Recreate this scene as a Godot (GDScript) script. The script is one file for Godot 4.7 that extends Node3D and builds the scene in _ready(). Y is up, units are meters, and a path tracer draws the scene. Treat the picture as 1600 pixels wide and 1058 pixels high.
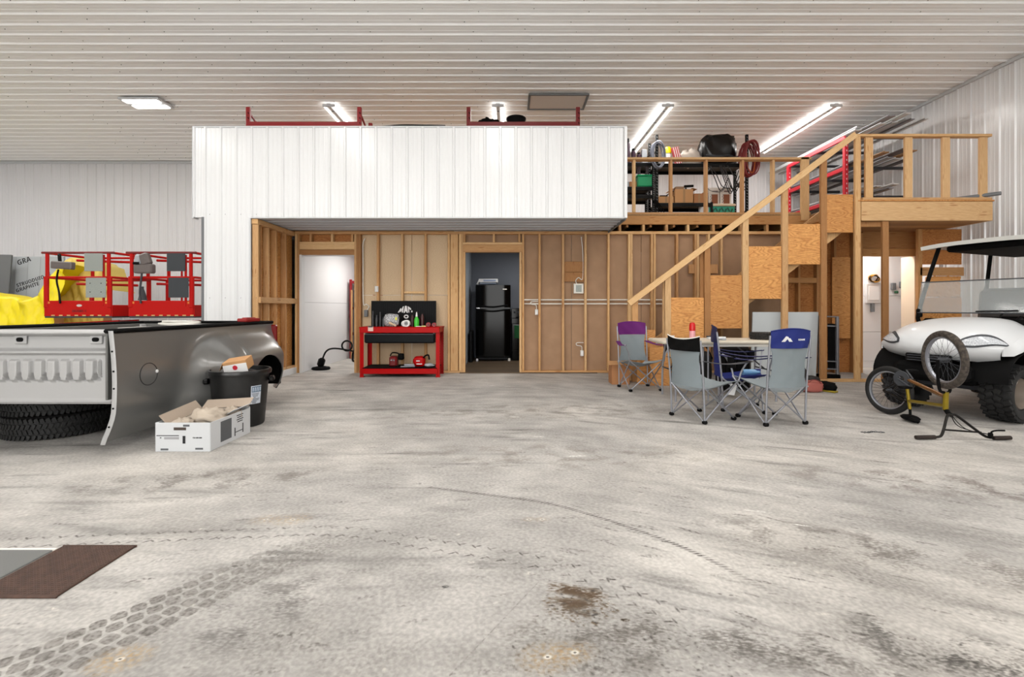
extends Node3D
# A steel-clad workshop with a framed loft. x right, y up, -z away from the lens; D below is distance (-z).

var M := {}
var cache := {}
var taken := {}
var rng := RandomNumberGenerator.new()

const EYE := 1.115
const WALL := 8.24      # front of the stud wall
const FRONT := 7.02     # front of the loft wall
const FAR := 12.2
const RIGHT := 7.57
const CEIL := 4.87
const DECK := 2.74
const PITCH := 0.2286

func _ready() -> void:
	rng.seed = 7
	# ---- camera, air, exposure
	var cam := Camera3D.new()
	cam.name = "camera"
	cam.projection = Camera3D.PROJECTION_FRUSTUM
	cam.near = 0.1
	cam.far = 60.0
	cam.size = 0.1 * 1058.0 / 745.0
	cam.frustum_offset = Vector2(0.1 * 3.0 / 745.0, -0.1 * 47.0 / 745.0)
	cam.position = Vector3(0, EYE, 0)
	add_child(cam)
	cam.current = true
	var we := WorldEnvironment.new()
	we.name = "air"
	var env := Environment.new()
	env.background_mode = Environment.BG_COLOR
	env.background_color = Color(1.0, 0.995, 0.985)
	env.background_energy_multiplier = 6.8
	env.tonemap_mode = Environment.TONE_MAPPER_LINEAR
	env.tonemap_exposure = 0.95
	env.sdfgi_enabled = true
	env.ssao_enabled = true
	env.ssil_enabled = true
	we.environment = env
	add_child(we)
	materials()
	ceiling_lights()
	shell()
	framing()
	loft()
	stairs()
	furniture()
	vehicles()
	loft_things()
	small_things()


# ------------------------------------------------------------------ scene helpers

func numbered(called: String) -> String:
	if not taken.has(called):
		taken[called] = 0
		return called
	taken[called] += 1
	return "%s_%03d" % [called, taken[called]]

func thing(called: String, label: String, category: String, at := Vector3.ZERO, turn := 0.0, group := "") -> Node3D:
	var o := Node3D.new()
	o.name = numbered(called)
	add_child(o)
	o.position = at
	o.rotation.y = turn
	o.set_meta("label", label)
	o.set_meta("category", category)
	if group != "":
		o.set_meta("group", group)
	return o

func structure(called: String, label: String, category: String, at := Vector3.ZERO) -> Node3D:
	var o := thing(called, label, category, at)
	o.set_meta("kind", "structure")
	return o

func part(parent: Node3D, called: String, mesh, mat: Material, at := Vector3.ZERO, turn := Vector3.ZERO) -> MeshInstance3D:
	var o := MeshInstance3D.new()
	o.name = called
	var me: Mesh = mesh.commit() if mesh is SurfaceTool else mesh
	o.mesh = me
	o.material_override = mat
	o.position = at
	o.rotation = turn
	parent.add_child(o, true)
	return o

func single(called: String, label: String, category: String, mesh, mat: Material, at := Vector3.ZERO, turn := Vector3.ZERO, group := "") -> MeshInstance3D:
	var o := part(self, numbered(called), mesh, mat, at, turn)
	o.set_meta("label", label)
	o.set_meta("category", category)
	if group != "":
		o.set_meta("group", group)
	return o

func dup(src: Node3D, label: String, at: Vector3, turn := 0.0) -> Node3D:
	var c: Node3D = src.duplicate()
	c.name = numbered(String(src.name).rstrip("0123456789").rstrip("_"))
	add_child(c)
	c.position = at
	c.rotation.y = turn
	if label != "":
		c.set_meta("label", label)
	return c


# ------------------------------------------------------------------ mesh helpers

func mb() -> SurfaceTool:
	var st := SurfaceTool.new()
	st.begin(Mesh.PRIMITIVE_TRIANGLES)
	return st

func tri(st: SurfaceTool, a: Vector3, b: Vector3, c: Vector3, n := Vector3.ZERO) -> void:
	# flat triangle whose front looks along n (or as wound clockwise)
	var f := (c - a).cross(b - a)
	if n != Vector3.ZERO and f.dot(n) < 0.0:
		var t := b
		b = c
		c = t
		f = -f
	f = f.normalized()
	var ax := Vector3.RIGHT if absf(f.x) < 0.6 else Vector3.UP
	var tg := f.cross(ax).normalized()
	var bt := f.cross(tg)
	for v: Vector3 in [a, b, c]:
		st.set_normal(f)
		st.set_uv(Vector2(v.dot(tg), v.dot(bt)))
		st.add_vertex(v)

func quad(st: SurfaceTool, a: Vector3, b: Vector3, c: Vector3, d: Vector3, n := Vector3.ZERO) -> void:
	tri(st, a, b, c, n)
	tri(st, a, c, d, n)

func bx(st: SurfaceTool, at: Vector3, size: Vector3, ch := 0.004, basis := Basis.IDENTITY) -> void:
	# chamfered box
	var h := size * 0.5
	ch = minf(ch, minf(h.x, minf(h.y, h.z)) * 0.9)
	var k := h - Vector3(ch, ch, ch)
	for ax in 3:
		for s in [-1.0, 1.0]:
			var u := (ax + 1) % 3
			var v := (ax + 2) % 3
			var p: Array[Vector3] = []
			for e in [[-1, -1], [1, -1], [1, 1], [-1, 1]]:
				var q := Vector3.ZERO
				q[ax] = h[ax] * s
				q[u] = k[u] * e[0]
				q[v] = k[v] * e[1]
				p.append(at + basis * q)
			var n := Vector3.ZERO
			n[ax] = s
			quad(st, p[0], p[1], p[2], p[3], basis * n)
	if ch <= 0.0:
		return
	for ax in 3:
		var u := (ax + 1) % 3
		var v := (ax + 2) % 3
		for su in [-1.0, 1.0]:
			for sv in [-1.0, 1.0]:
				var a := Vector3.ZERO
				a[ax] = -k[ax]; a[u] = h[u] * su; a[v] = k[v] * sv
				var b := Vector3.ZERO
				b[ax] = -k[ax]; b[u] = k[u] * su; b[v] = h[v] * sv
				var c := b
				c[ax] = k[ax]
				var d := a
				d[ax] = k[ax]
				var n := Vector3.ZERO
				n[u] = su; n[v] = sv
				quad(st, at + basis * a, at + basis * b, at + basis * c, at + basis * d, basis * n)
	for sx in [-1.0, 1.0]:
		for sy in [-1.0, 1.0]:
			for sz in [-1.0, 1.0]:
				tri(st, at + basis * Vector3(h.x * sx, k.y * sy, k.z * sz), at + basis * Vector3(k.x * sx, h.y * sy, k.z * sz), at + basis * Vector3(k.x * sx, k.y * sy, h.z * sz), basis * Vector3(sx, sy, sz))

func box_mesh(size: Vector3, ch := 0.004) -> Mesh:
	var key := "b%.4f,%.4f,%.4f,%.4f" % [size.x, size.y, size.z, ch]
	if not cache.has(key):
		var st := mb()
		bx(st, Vector3.ZERO, size, ch)
		cache[key] = st.commit()
	return cache[key]

func box(parent: Node3D, called: String, at: Vector3, size: Vector3, mat: Material, ch := 0.004, turn := Vector3.ZERO) -> MeshInstance3D:
	return part(parent, called, box_mesh(size, ch), mat, at, turn)

func spans(parent: Node3D, called: String, lo: Vector3, hi: Vector3, mat: Material, ch := 0.003) -> MeshInstance3D:
	return box(parent, called, (lo + hi) * 0.5, (hi - lo).abs(), mat, ch)

func aim(dir: Vector3, up := Vector3.BACK) -> Basis:
	var y := dir.normalized()
	if absf(y.dot(up)) > 0.98:
		up = Vector3.RIGHT if absf(y.x) < 0.9 else Vector3.UP
	var x := y.cross(up).normalized()
	return Basis(x, y, x.cross(y))

func board(parent: Node3D, called: String, a: Vector3, b: Vector3, w: float, d: float, mat: Material = null, up := Vector3.BACK) -> MeshInstance3D:
	# a length of timber from a to b: w across, d along «up»
	var o := part(parent, called, box_mesh(Vector3(w, snappedf(a.distance_to(b), 0.001), d), 0.003), mat if mat else wood())
	o.transform = Transform3D(aim(b - a, up), (a + b) * 0.5)
	return o

func ring_strip(st: SurfaceTool, rings: Array, closed: bool, cap := true) -> void:
	# smooth skin through rings of equal size (PackedVector3Array each)
	var base := 0
	var n: int = rings[0].size()
	var m := rings.size()
	var nor: Array = []
	for i in m:
		var row := PackedVector3Array()
		for j in n:
			var l: Vector3
			var r: Vector3
			if closed:
				l = rings[i][(j + n - 1) % n]
				r = rings[i][(j + 1) % n]
			else:
				l = rings[i][maxi(j - 1, 0)]
				r = rings[i][mini(j + 1, n - 1)]
			var u: Vector3 = rings[mini(i + 1, m - 1)][j] - rings[maxi(i - 1, 0)][j]
			if (r - l).length_squared() < 1e-14:
				var o: PackedVector3Array = rings[i + 1] if i == 0 else rings[i - 1]
				l = o[(j + n - 1) % n] if closed else o[maxi(j - 1, 0)]
				r = o[(j + 1) % n] if closed else o[mini(j + 1, n - 1)]
			var nn := u.cross(r - l)
			if nn.length_squared() < 1e-18:
				nn = Vector3.UP * 1e-3
			row.append(nn.normalized())
		nor.append(row)
	var jn := n if closed else n - 1
	for i in m - 1:
		for j in jn:
			var j2 := (j + 1) % n
			var q := [[i, j], [i + 1, j], [i + 1, j2], [i, j2]]
			for t in [[0, 2, 1], [0, 3, 2]]:
				for k in t:
					var e = q[k]
					st.set_normal(nor[e[0]][e[1]])
					st.set_uv(Vector2(float(e[1]) / n, float(e[0]) / (m - 1)))
					st.add_vertex(rings[e[0]][e[1]])
	if cap and closed:
		for e in [0, m - 1]:
			var c := Vector3.ZERO
			for p: Vector3 in rings[e]:
				c += p
			c /= n
			var other := Vector3.ZERO
			for p: Vector3 in rings[1 if e == 0 else m - 2]:
				other += p
			other /= n
			for j in n:
				tri(st, c, rings[e][j], rings[e][(j + 1) % n], c - other)

func tube(st: SurfaceTool, pts: Array, r, sides := 8, cap := true) -> void:
	# swept round bar; r is a radius or one per point
	var rings: Array = []
	var up := Vector3.UP
	for i in pts.size():
		var t: Vector3 = (pts[mini(i + 1, pts.size() - 1)] - pts[maxi(i - 1, 0)])
		t = t.normalized()
		if absf(t.dot(up)) > 0.95:
			up = Vector3.RIGHT if absf(t.x) < 0.8 else Vector3.BACK
		var x := t.cross(up).normalized()
		var y := x.cross(t).normalized()
		up = y
		var rr: float = r[i] if r is Array else r
		var ring := PackedVector3Array()
		for k in sides:
			var a := TAU * k / sides
			ring.append(pts[i] + (x * cos(a) + y * sin(a)) * rr)
		rings.append(ring)
	ring_strip(st, rings, true, cap)

func curve(pts: Array, steps := 6) -> Array:
	# Catmull-Rom through pts
	var out: Array = []
	for i in pts.size() - 1:
		var p0: Vector3 = pts[maxi(i - 1, 0)]
		var p1: Vector3 = pts[i]
		var p2: Vector3 = pts[i + 1]
		var p3: Vector3 = pts[mini(i + 2, pts.size() - 1)]
		for s in steps:
			out.append(p1.cubic_interpolate(p2, p0, p3, float(s) / steps))
	out.append(pts[-1])
	return out

func lathe(st: SurfaceTool, profile: Array, at := Vector3.ZERO, basis := Basis.IDENTITY, sides := 24) -> void:
	# profile of Vector2(radius, height) about local y; sharp corners stay sharp
	var run: Array = []
	for i in profile.size():
		var p: Vector2 = profile[i]
		var ring := PackedVector3Array()
		for k in sides:
			var a := TAU * k / sides
			ring.append(at + basis * Vector3(cos(a) * p.x, p.y, sin(a) * p.x))
		run.append(ring)
		if i > 0 and i < profile.size() - 1:
			var d0: Vector2 = (p - profile[i - 1]).normalized()
			var d1: Vector2 = (profile[i + 1] - p).normalized()
			if d0.dot(d1) < 0.75 and run.size() > 1:
				ring_strip(st, run, true, false)
				run = [ring]
	if run.size() > 1:
		ring_strip(st, run, true, false)

func prism(st: SurfaceTool, poly: PackedVector2Array, depth: float, xf := Transform3D.IDENTITY) -> void:
	# polygon in local xy pushed from z = 0 to z = depth
	var idx := Geometry2D.triangulate_polygon(poly)
	var nb := xf.basis
	for i in range(0, idx.size(), 3):
		for z in [0.0, depth]:
			tri(st, xf * Vector3(poly[idx[i]].x, poly[idx[i]].y, z), xf * Vector3(poly[idx[i + 1]].x, poly[idx[i + 1]].y, z), xf * Vector3(poly[idx[i + 2]].x, poly[idx[i + 2]].y, z), nb * Vector3(0, 0, 1 if (z > 0.0) == (depth > 0.0) else -1) * (1.0 if depth != 0.0 else 1.0))
	var ccw := 0.0
	for i in poly.size():
		var a := poly[i]
		var b := poly[(i + 1) % poly.size()]
		ccw += a.x * b.y - b.x * a.y
	for i in poly.size():
		var a := poly[i]
		var b := poly[(i + 1) % poly.size()]
		var n := Vector3(b.y - a.y, a.x - b.x, 0) * signf(ccw)
		quad(st, xf * Vector3(a.x, a.y, 0), xf * Vector3(b.x, b.y, 0), xf * Vector3(b.x, b.y, depth), xf * Vector3(a.x, a.y, depth), nb * n)

func blob(st: SurfaceTool, at: Vector3, size: Vector3, lump := 0.0, seed_ := 1, rings := 12, sides := 18, square := 1.0) -> void:
	# rounded lump: an ellipsoid pushed by noise; square < 1 makes it boxier
	var nz := FastNoiseLite.new()
	nz.seed = seed_
	nz.frequency = 1.6
	var rr: Array = []
	for i in rings + 1:
		var th := PI * i / rings
		var ring := PackedVector3Array()
		for k in sides:
			var a := TAU * k / sides
			var d := Vector3(sin(th) * cos(a), -cos(th), sin(th) * sin(a))
			var e := Vector3(signf(d.x) * pow(absf(d.x), square), signf(d.y) * pow(absf(d.y), square), signf(d.z) * pow(absf(d.z), square))
			var f := 1.0 + lump * nz.get_noise_3d(d.x * 1.3, d.y * 1.3, d.z * 1.3) * 2.0
			ring.append(at + e * size * 0.5 * f)
		rr.append(ring)
	ring_strip(st, rr, true, false)

func sheet(st: SurfaceTool, grid: Array, thick := 0.0) -> void:
	# smooth cloth or panel through a grid of points, with a back when thick
	ring_strip(st, grid, false, false)
	if thick > 0.0:
		var back: Array = []
		for i in grid.size():
			var row := PackedVector3Array()
			for j in grid[i].size():
				var u: Vector3 = grid[mini(i + 1, grid.size() - 1)][j] - grid[maxi(i - 1, 0)][j]
				var v: Vector3 = grid[i][mini(j + 1, grid[i].size() - 1)] - grid[i][maxi(j - 1, 0)]
				row.append(grid[i][j] - u.cross(v).normalized() * thick)
			back.append(row)
		var turned := back.duplicate()
		turned.reverse()
		ring_strip(st, turned, false, false)
		var m := grid.size() - 1
		var n: int = grid[0].size() - 1
		for i in m:
			for j in [0, n]:
				quad(st, grid[i][j], grid[i + 1][j], back[i + 1][j], back[i][j])
		for j in n:
			for i in [0, m]:
				quad(st, grid[i][j], grid[i][j + 1], back[i][j + 1], back[i][j])

func letters(parent: Node3D, called: String, what: String, height: float, mat: Material, xf: Transform3D, font := "Droid Sans", weight := 700) -> MeshInstance3D:
	var tm := TextMesh.new()
	var f := SystemFont.new()
	f.font_names = PackedStringArray([font])
	f.font_weight = weight
	tm.font = f
	tm.text = what
	tm.font_size = 48
	tm.pixel_size = height / 36.0
	tm.depth = 0.002
	tm.curve_step = 4.0
	var o := part(parent, called, tm, mat)
	o.transform = xf
	return o


# ------------------------------------------------------------------ materials

func mat(color: Color, rough := 0.6, metal := 0.0, spec := 0.5) -> StandardMaterial3D:
	var m := StandardMaterial3D.new()
	m.albedo_color = color
	m.roughness = rough
	m.metallic = metal
	m.metallic_specular = spec
	return m

func tex(m: StandardMaterial3D, t: Texture2D, scale := Vector3.ONE, offset := Vector3.ZERO, world := false) -> StandardMaterial3D:
	m.albedo_texture = t
	m.uv1_triplanar = true
	m.uv1_world_triplanar = world
	m.uv1_scale = scale
	m.uv1_offset = offset
	m.uv1_triplanar_sharpness = 8.0
	return m

func noise_bytes(w: int, h: int, freq: float, seed_: int, oct := 4) -> Image:
	var f := FastNoiseLite.new()
	f.noise_type = FastNoiseLite.TYPE_SIMPLEX_SMOOTH
	f.seed = seed_
	f.frequency = freq
	f.fractal_octaves = oct
	var im := f.get_seamless_image(w, h, false, false, 0.12, true)
	im.convert(Image.FORMAT_L8)
	return im

func ramp_image(src: Image, lo: Color, hi: Color, power := 1.0) -> ImageTexture:
	var d := src.get_data()
	var out := PackedByteArray()
	out.resize(d.size() * 3)
	var lut: Array[Color] = []
	for i in 256:
		lut.append(lo.lerp(hi, pow(i / 255.0, power)))
	for i in d.size():
		var c := lut[d[i]]
		out[i * 3] = c.r8
		out[i * 3 + 1] = c.g8
		out[i * 3 + 2] = c.b8
	return ImageTexture.create_from_image(Image.create_from_data(src.get_width(), src.get_height(), false, Image.FORMAT_RGB8, out))

func wood_texture(light: Color, dark: Color, seed_: int, knots := 5) -> ImageTexture:
	# softwood: grain along v
	var w := 256
	var h := 512
	var a := noise_bytes(w, 16, 0.05, seed_, 3)
	a.resize(w, h, Image.INTERPOLATE_CUBIC)
	var b := noise_bytes(w, 64, 0.25, seed_ + 3, 3)
	b.resize(w, h, Image.INTERPOLATE_CUBIC)
	var da := a.get_data()
	var db := b.get_data()
	var out := PackedByteArray()
	out.resize(w * h * 3)
	var r := RandomNumberGenerator.new()
	r.seed = seed_
	var kn: Array = []
	for k in knots:
		kn.append(Vector3(r.randi_range(10, w - 10), r.randi_range(10, h - 10), r.randf_range(4.0, 9.0)))
	for y in h:
		for x in w:
			var i := y * w + x
			var f := 0.5 + 0.5 * sin(da[i] / 255.0 * 34.0)
			var t := 0.42 * f + 0.5 * db[i] / 255.0
			for k: Vector3 in kn:
				var dx := (x - k.x) / k.z
				var dy := (y - k.y) / (k.z * 1.5)
				var q := dx * dx + dy * dy
				if q < 3.0:
					t = lerpf(minf(1.0, t + 0.75), t, clampf((q - 0.7) / 2.3, 0.0, 1.0))
			var c := light.lerp(dark, clampf(t, 0.0, 1.0))
			out[i * 3] = c.r8
			out[i * 3 + 1] = c.g8
			out[i * 3 + 2] = c.b8
	return ImageTexture.create_from_image(Image.create_from_data(w, h, false, Image.FORMAT_RGB8, out))

func ply_texture(light: Color, dark: Color, seed_: int) -> ImageTexture:
	# rotary cut veneer: wavy contour grain
	var w := 512
	var a := noise_bytes(128, w, 0.010, seed_, 2)
	a.resize(w, w, Image.INTERPOLATE_CUBIC)
	var b := noise_bytes(w, w, 0.05, seed_ + 1, 3)
	var c0 := noise_bytes(64, w, 0.1, seed_ + 5, 3)
	c0.resize(w, w, Image.INTERPOLATE_CUBIC)
	var da := a.get_data()
	var db := b.get_data()
	var dc := c0.get_data()
	var out := PackedByteArray()
	out.resize(w * w * 3)
	for i in w * w:
		var v := da[i] / 255.0 * 8.0
		var f := absf(fmod(v, 1.0) - 0.5) * 2.0
		var t := 0.50 * pow(f, 2.6) + 0.26 * db[i] / 255.0 + 0.3 * dc[i] / 255.0 - 0.08
		var c := light.lerp(dark, clampf(t, 0.0, 1.0))
		out[i * 3] = c.r8
		out[i * 3 + 1] = c.g8
		out[i * 3 + 2] = c.b8
	return ImageTexture.create_from_image(Image.create_from_data(w, w, false, Image.FORMAT_RGB8, out))

var woods: Array = []
var darkwoods: Array = []
var plies: Array = []

func wood() -> Material:
	return woods[rng.randi() % woods.size()]

func oldwood() -> Material:
	return darkwoods[rng.randi() % darkwoods.size()]

func ply() -> Material:
	return plies[rng.randi() % plies.size()]

func materials() -> void:
	var w1 := wood_texture(Color(0.93, 0.81, 0.62), Color(0.76, 0.57, 0.36), 11)
	var w2 := wood_texture(Color(0.90, 0.77, 0.58), Color(0.68, 0.50, 0.32), 29)
	for i in 6:
		woods.append(tex(mat(Color(1, 1, 1).lerp(Color(0.86, 0.78, 0.7), (i % 3) * 0.4), 0.7), w1 if i % 2 else w2, Vector3(4.0, 0.55, 4.0), Vector3(i * 0.17, i * 0.31, i * 0.23)))
	for i in 3:
		darkwoods.append(tex(mat(Color(0.84, 0.75, 0.65).lerp(Color(0.72, 0.62, 0.53), i * 0.4), 0.75), w2 if i % 2 else w1, Vector3(4.0, 0.55, 4.0), Vector3(i * 0.27, i * 0.41, i * 0.13)))
	var p1 := ply_texture(Color(0.94, 0.76, 0.51), Color(0.68, 0.45, 0.23), 5)
	for i in 4:
		plies.append(tex(mat(Color(0.96, 0.89, 0.80).lerp(Color(0.88, 0.80, 0.70), (i % 2) * 1.0), 0.6), p1, Vector3(0.8, 0.8, 0.8), Vector3(i * 0.37, i * 0.21, i * 0.37)))
	M.ply_dark = tex(mat(Color(0.80, 0.68, 0.56), 0.7), p1, Vector3(1.0, 1.0, 1.0))
	M.steel = mat(Color(0.88, 0.885, 0.89), 0.22, 0.0, 0.55)
	M.steel_far = mat(Color(0.87, 0.87, 0.88), 0.35, 0.0, 0.5)
	M.ceil = mat(Color(0.95, 0.95, 0.945), 0.42, 0.0, 0.5)
	M.trim = mat(Color(0.78, 0.79, 0.80), 0.4)
	M.screw = mat(Color(0.45, 0.45, 0.45), 0.5, 0.6)
	M.white = mat(Color(0.86, 0.86, 0.86), 0.75)
	M.plaster = mat(Color(0.88, 0.88, 0.885), 0.8)
	M.kitchen = mat(Color(0.40, 0.42, 0.455), 0.8)
	M.brown = tex(mat(Color(1, 1, 1), 0.8), ramp_image(noise_bytes(256, 256, 0.02, 3, 3), Color(0.60, 0.475, 0.365), Color(0.655, 0.525, 0.41)), Vector3(0.6, 0.6, 0.6), Vector3.ZERO, true)
	var osb := noise_bytes(512, 512, 0.09, 21, 4)
	M.osb = tex(mat(Color(1, 1, 1), 0.8), ramp_image(osb, Color(0.72, 0.61, 0.48), Color(0.88, 0.79, 0.66)), Vector3(1.0, 3.0, 1.0), Vector3.ZERO, true)
	M.red = mat(Color(0.66, 0.008, 0.015), 0.4, 0.0, 0.28)
	M.rack_red = mat(Color(0.55, 0.05, 0.08), 0.45)
	M.rack_pink = mat(Color(0.74, 0.08, 0.16), 0.45)
	M.lift_red = mat(Color(0.72, 0.07, 0.05), 0.45, 0.0, 0.3)
	M.black = mat(Color(0.02, 0.02, 0.023), 0.4, 0.0, 0.28)
	M.matt_black = mat(Color(0.025, 0.025, 0.027), 0.75, 0.0, 0.25)
	M.gloss_black = mat(Color(0.006, 0.006, 0.008), 0.12, 0.0, 0.3)
	M.rubber = mat(Color(0.05, 0.05, 0.052), 0.7)
	M.rubber_dusty = tex(mat(Color(1, 1, 1), 0.8), ramp_image(noise_bytes(128, 128, 0.06, 8), Color(0.10, 0.095, 0.09), Color(0.20, 0.19, 0.175)), Vector3(3, 3, 3))
	M.grey = mat(Color(0.42, 0.43, 0.44), 0.6)
	M.dark_grey = mat(Color(0.22, 0.23, 0.25), 0.6)
	M.chrome = mat(Color(0.78, 0.78, 0.80), 0.25, 0.9)
	M.tubing = mat(Color(0.62, 0.63, 0.66), 0.35, 0.7)
	M.galv = tex(mat(Color(1, 1, 1), 0.55, 0.2), ramp_image(noise_bytes(128, 128, 0.15, 9), Color(0.52, 0.55, 0.53), Color(0.68, 0.70, 0.68)), Vector3(4, 4, 4))
	M.pvc = mat(Color(0.88, 0.87, 0.84), 0.45)
	M.cardboard = mat(Color(0.74, 0.56, 0.38), 0.85)
	M.cardboard2 = mat(Color(0.66, 0.46, 0.30), 0.85)
	M.paper = mat(Color(0.88, 0.88, 0.88), 0.7)
	M.yellow = mat(Color(0.92, 0.84, 0.02), 0.4)
	M.pale_yellow = mat(Color(0.86, 0.76, 0.38), 0.5)
	M.green = mat(Color(0.02, 0.56, 0.36), 0.4)
	M.teal = mat(Color(0.12, 0.58, 0.48), 0.4)
	M.blue = mat(Color(0.02, 0.11, 0.42), 0.7)
	M.navy = mat(Color(0.05, 0.09, 0.28), 0.7)
	M.purple = mat(Color(0.36, 0.03, 0.38), 0.75)
	M.seat_grey = mat(Color(0.55, 0.585, 0.60), 0.8)
	M.glass = mat(Color(0.9, 0.93, 0.93, 0.12), 0.05)
	M.glass.transparency = BaseMaterial3D.TRANSPARENCY_ALPHA
	M.mesh_grey = mat(Color(0.52, 0.56, 0.58, 0.80), 0.8)
	M.mesh_grey.transparency = BaseMaterial3D.TRANSPARENCY_ALPHA
	M.foam = mat(Color(0.66, 0.68, 0.70), 0.8)
	M.ink = mat(Color(0.10, 0.10, 0.11), 0.8)
	M.lamp = mat(Color(1, 1, 1), 0.5)
	M.lamp.emission_enabled = true
	M.lamp.emission = Color(1.0, 0.985, 0.97)
	M.lamp.emission_energy_multiplier = 6.0


# ------------------------------------------------------------------ lamps

func lamp_light(parent: Node3D, at: Vector3, size: Vector2, energy: float, turn := 0.0) -> void:
	var l := AreaLight3D.new()
	l.name = "lamp_light"
	l.area_size = size
	l.light_energy = energy
	l.light_color = Color(1.0, 0.985, 0.965)
	l.area_range = 40.0
	l.area_attenuation = 2.0
	l.shadow_enabled = true
	parent.add_child(l, true)
	l.transform = Transform3D(Basis(Vector3.UP, turn) * Basis(Vector3.RIGHT, -PI / 2), at)

const STRIP := 5.2

func strip_lamp(x: float, d0: float, label: String, energy: float) -> void:
	# twin tubes under a white batten, running away from the lens
	var t := thing("strip_light", label, "light", Vector3(x, CEIL - 0.02, -d0 - 1.33), 0.0, "")
	box(t, "housing", Vector3(0, -0.035, 0), Vector3(0.07, 0.05, 2.66), M.trim, 0.006)
	var st := mb()
	var s2 := mb()
	for s in [-1, 1]:
		var q := st if s < 0 else s2
		tube(q, [Vector3(0.085 * s, -0.055, -1.3), Vector3(0.085 * s, -0.055, 1.3)], 0.016, 10)
	part(t, "tube", st, M.lamp)
	part(t, "tube", s2, M.lamp)
	for e in [-1.31, 1.31]:
		box(t, "end_cap", Vector3(0, -0.045, e), Vector3(0.22, 0.05, 0.03), M.trim, 0.006)
	for k in 5:
		box(t, "clip", Vector3(0, -0.064, -1.1 + k * 0.55), Vector3(0.05, 0.012, 0.02), M.grey, 0.003)
	lamp_light(t, Vector3(0, -0.085, 0), Vector2(0.24, 2.6), energy)

func ceiling_lights() -> void:
	var where := ["leftmost strip light over the loft, above the empty red rack", "second strip light from the left, above the black tub on the red rack", "third strip light, running towards the loft shelves", "rightmost strip light, running towards the long rack of trims"]
	var xs := [-3.3, -0.22, 2.87, 5.93]
	for i in 4:
		strip_lamp(xs[i], 8.65, where[i], STRIP)
	# the nearer rows of the same lamps, over and behind the lens
	for row in [2.6, -3.6]:
		for i in 6:
			strip_lamp([-9.7, -6.5, -3.3, -0.22, 2.87, 5.93][i], row, "%s strip light from the left wall, in the row %s the lens" % [["first", "second", "third", "fourth", "fifth", "sixth"][i], "behind" if row < 0.0 else "above"], STRIP * 1.15)
	panel_light(-6.57, "short twin panel light on the ceiling left of the loft")
	panel_light(-9.85, "twin panel light over the tarps, outside the frame")
	panel_light(-12.6, "twin panel light in the far left corner, outside the frame")

func panel_light(x: float, label: String) -> void:
	var t := thing("panel_light", label, "light", Vector3(x, CEIL - 0.02, -8.62))
	box(t, "housing", Vector3(0, -0.02, 0), Vector3(0.72, 0.04, 0.42), M.trim, 0.006)
	for s in [-1, 1]:
		box(t, "diffuser", Vector3(0, -0.045, 0.11 * s), Vector3(0.62, 0.02, 0.13), M.lamp, 0.008)
	lamp_light(t, Vector3(0, -0.065, 0), Vector2(0.62, 0.36), STRIP * 0.95)


# ------------------------------------------------------------------ the shell

func rib_profile(n: int) -> PackedVector2Array:
	# agricultural steel cladding: tall ribs every nine inches, two low ribs between
	var p := PackedVector2Array()
	for i in n:
		var x := i * PITCH
		for q in [[0.0, 0.0], [0.014, 0.019], [0.033, 0.019], [0.047, 0.0], [0.088, 0.0], [0.094, 0.0035], [0.108, 0.0035], [0.114, 0.0], [0.156, 0.0], [0.162, 0.0035], [0.176, 0.0035], [0.182, 0.0]]:
			p.append(Vector2(x + q[0], q[1]))
	p.append(Vector2(n * PITCH, 0.0))
	return p

func rib_mesh(n: int, length: float) -> Mesh:
	var key := "rib%d,%.4f" % [n, length]
	if not cache.has(key):
		var st := mb()
		var p := rib_profile(n)
		for i in p.size() - 1:
			var a := p[i]
			var b := p[i + 1]
			var nn := Vector3(-(b.y - a.y), 0, b.x - a.x)
			quad(st, Vector3(a.x, 0, a.y), Vector3(b.x, 0, b.y), Vector3(b.x, length, b.y), Vector3(a.x, length, a.y), nn)
			# the sheet's back and cut ends
			quad(st, Vector3(a.x, 0, a.y - 0.002), Vector3(b.x, 0, b.y - 0.002), Vector3(b.x, length, b.y - 0.002), Vector3(a.x, length, a.y - 0.002), -nn)
			for y in [0.0, length]:
				quad(st, Vector3(a.x, y, a.y), Vector3(b.x, y, b.y), Vector3(b.x, y, b.y - 0.002), Vector3(a.x, y, a.y - 0.002), Vector3(0, -1 if y == 0.0 else 1, 0))
		cache[key] = st.commit()
	return cache[key]

func clad(parent: Node3D, origin: Vector3, basis: Basis, width: float, length: float, m: Material, from_rib := 4) -> void:
	# side-by-side steel panels, each four ribs wide
	var ribs := int(round(width / PITCH))
	var i := 0
	while i < ribs:
		var n := mini(from_rib, ribs - i)
		var o := part(parent, "steel_panel", rib_mesh(n, length), m)
		o.transform = Transform3D(basis, origin + basis * Vector3(i * PITCH, 0, 0))
		i += n

func screws(parent: Node3D, called: String, pts: Array, r := 0.006) -> void:
	var mm := MultiMesh.new()
	mm.transform_format = MultiMesh.TRANSFORM_3D
	var st := mb()
	blob(st, Vector3.ZERO, Vector3(r, r, r) * 2.0, 0.0, 1, 4, 6)
	mm.mesh = st.commit()
	mm.instance_count = pts.size()
	for i in pts.size():
		mm.set_instance_transform(i, Transform3D(Basis.IDENTITY, pts[i]))
	var o := MultiMeshInstance3D.new()
	o.name = called
	o.multimesh = mm
	o.material_override = M.screw
	o.set_meta("kind", "stuff")
	parent.add_child(o, true)

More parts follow.
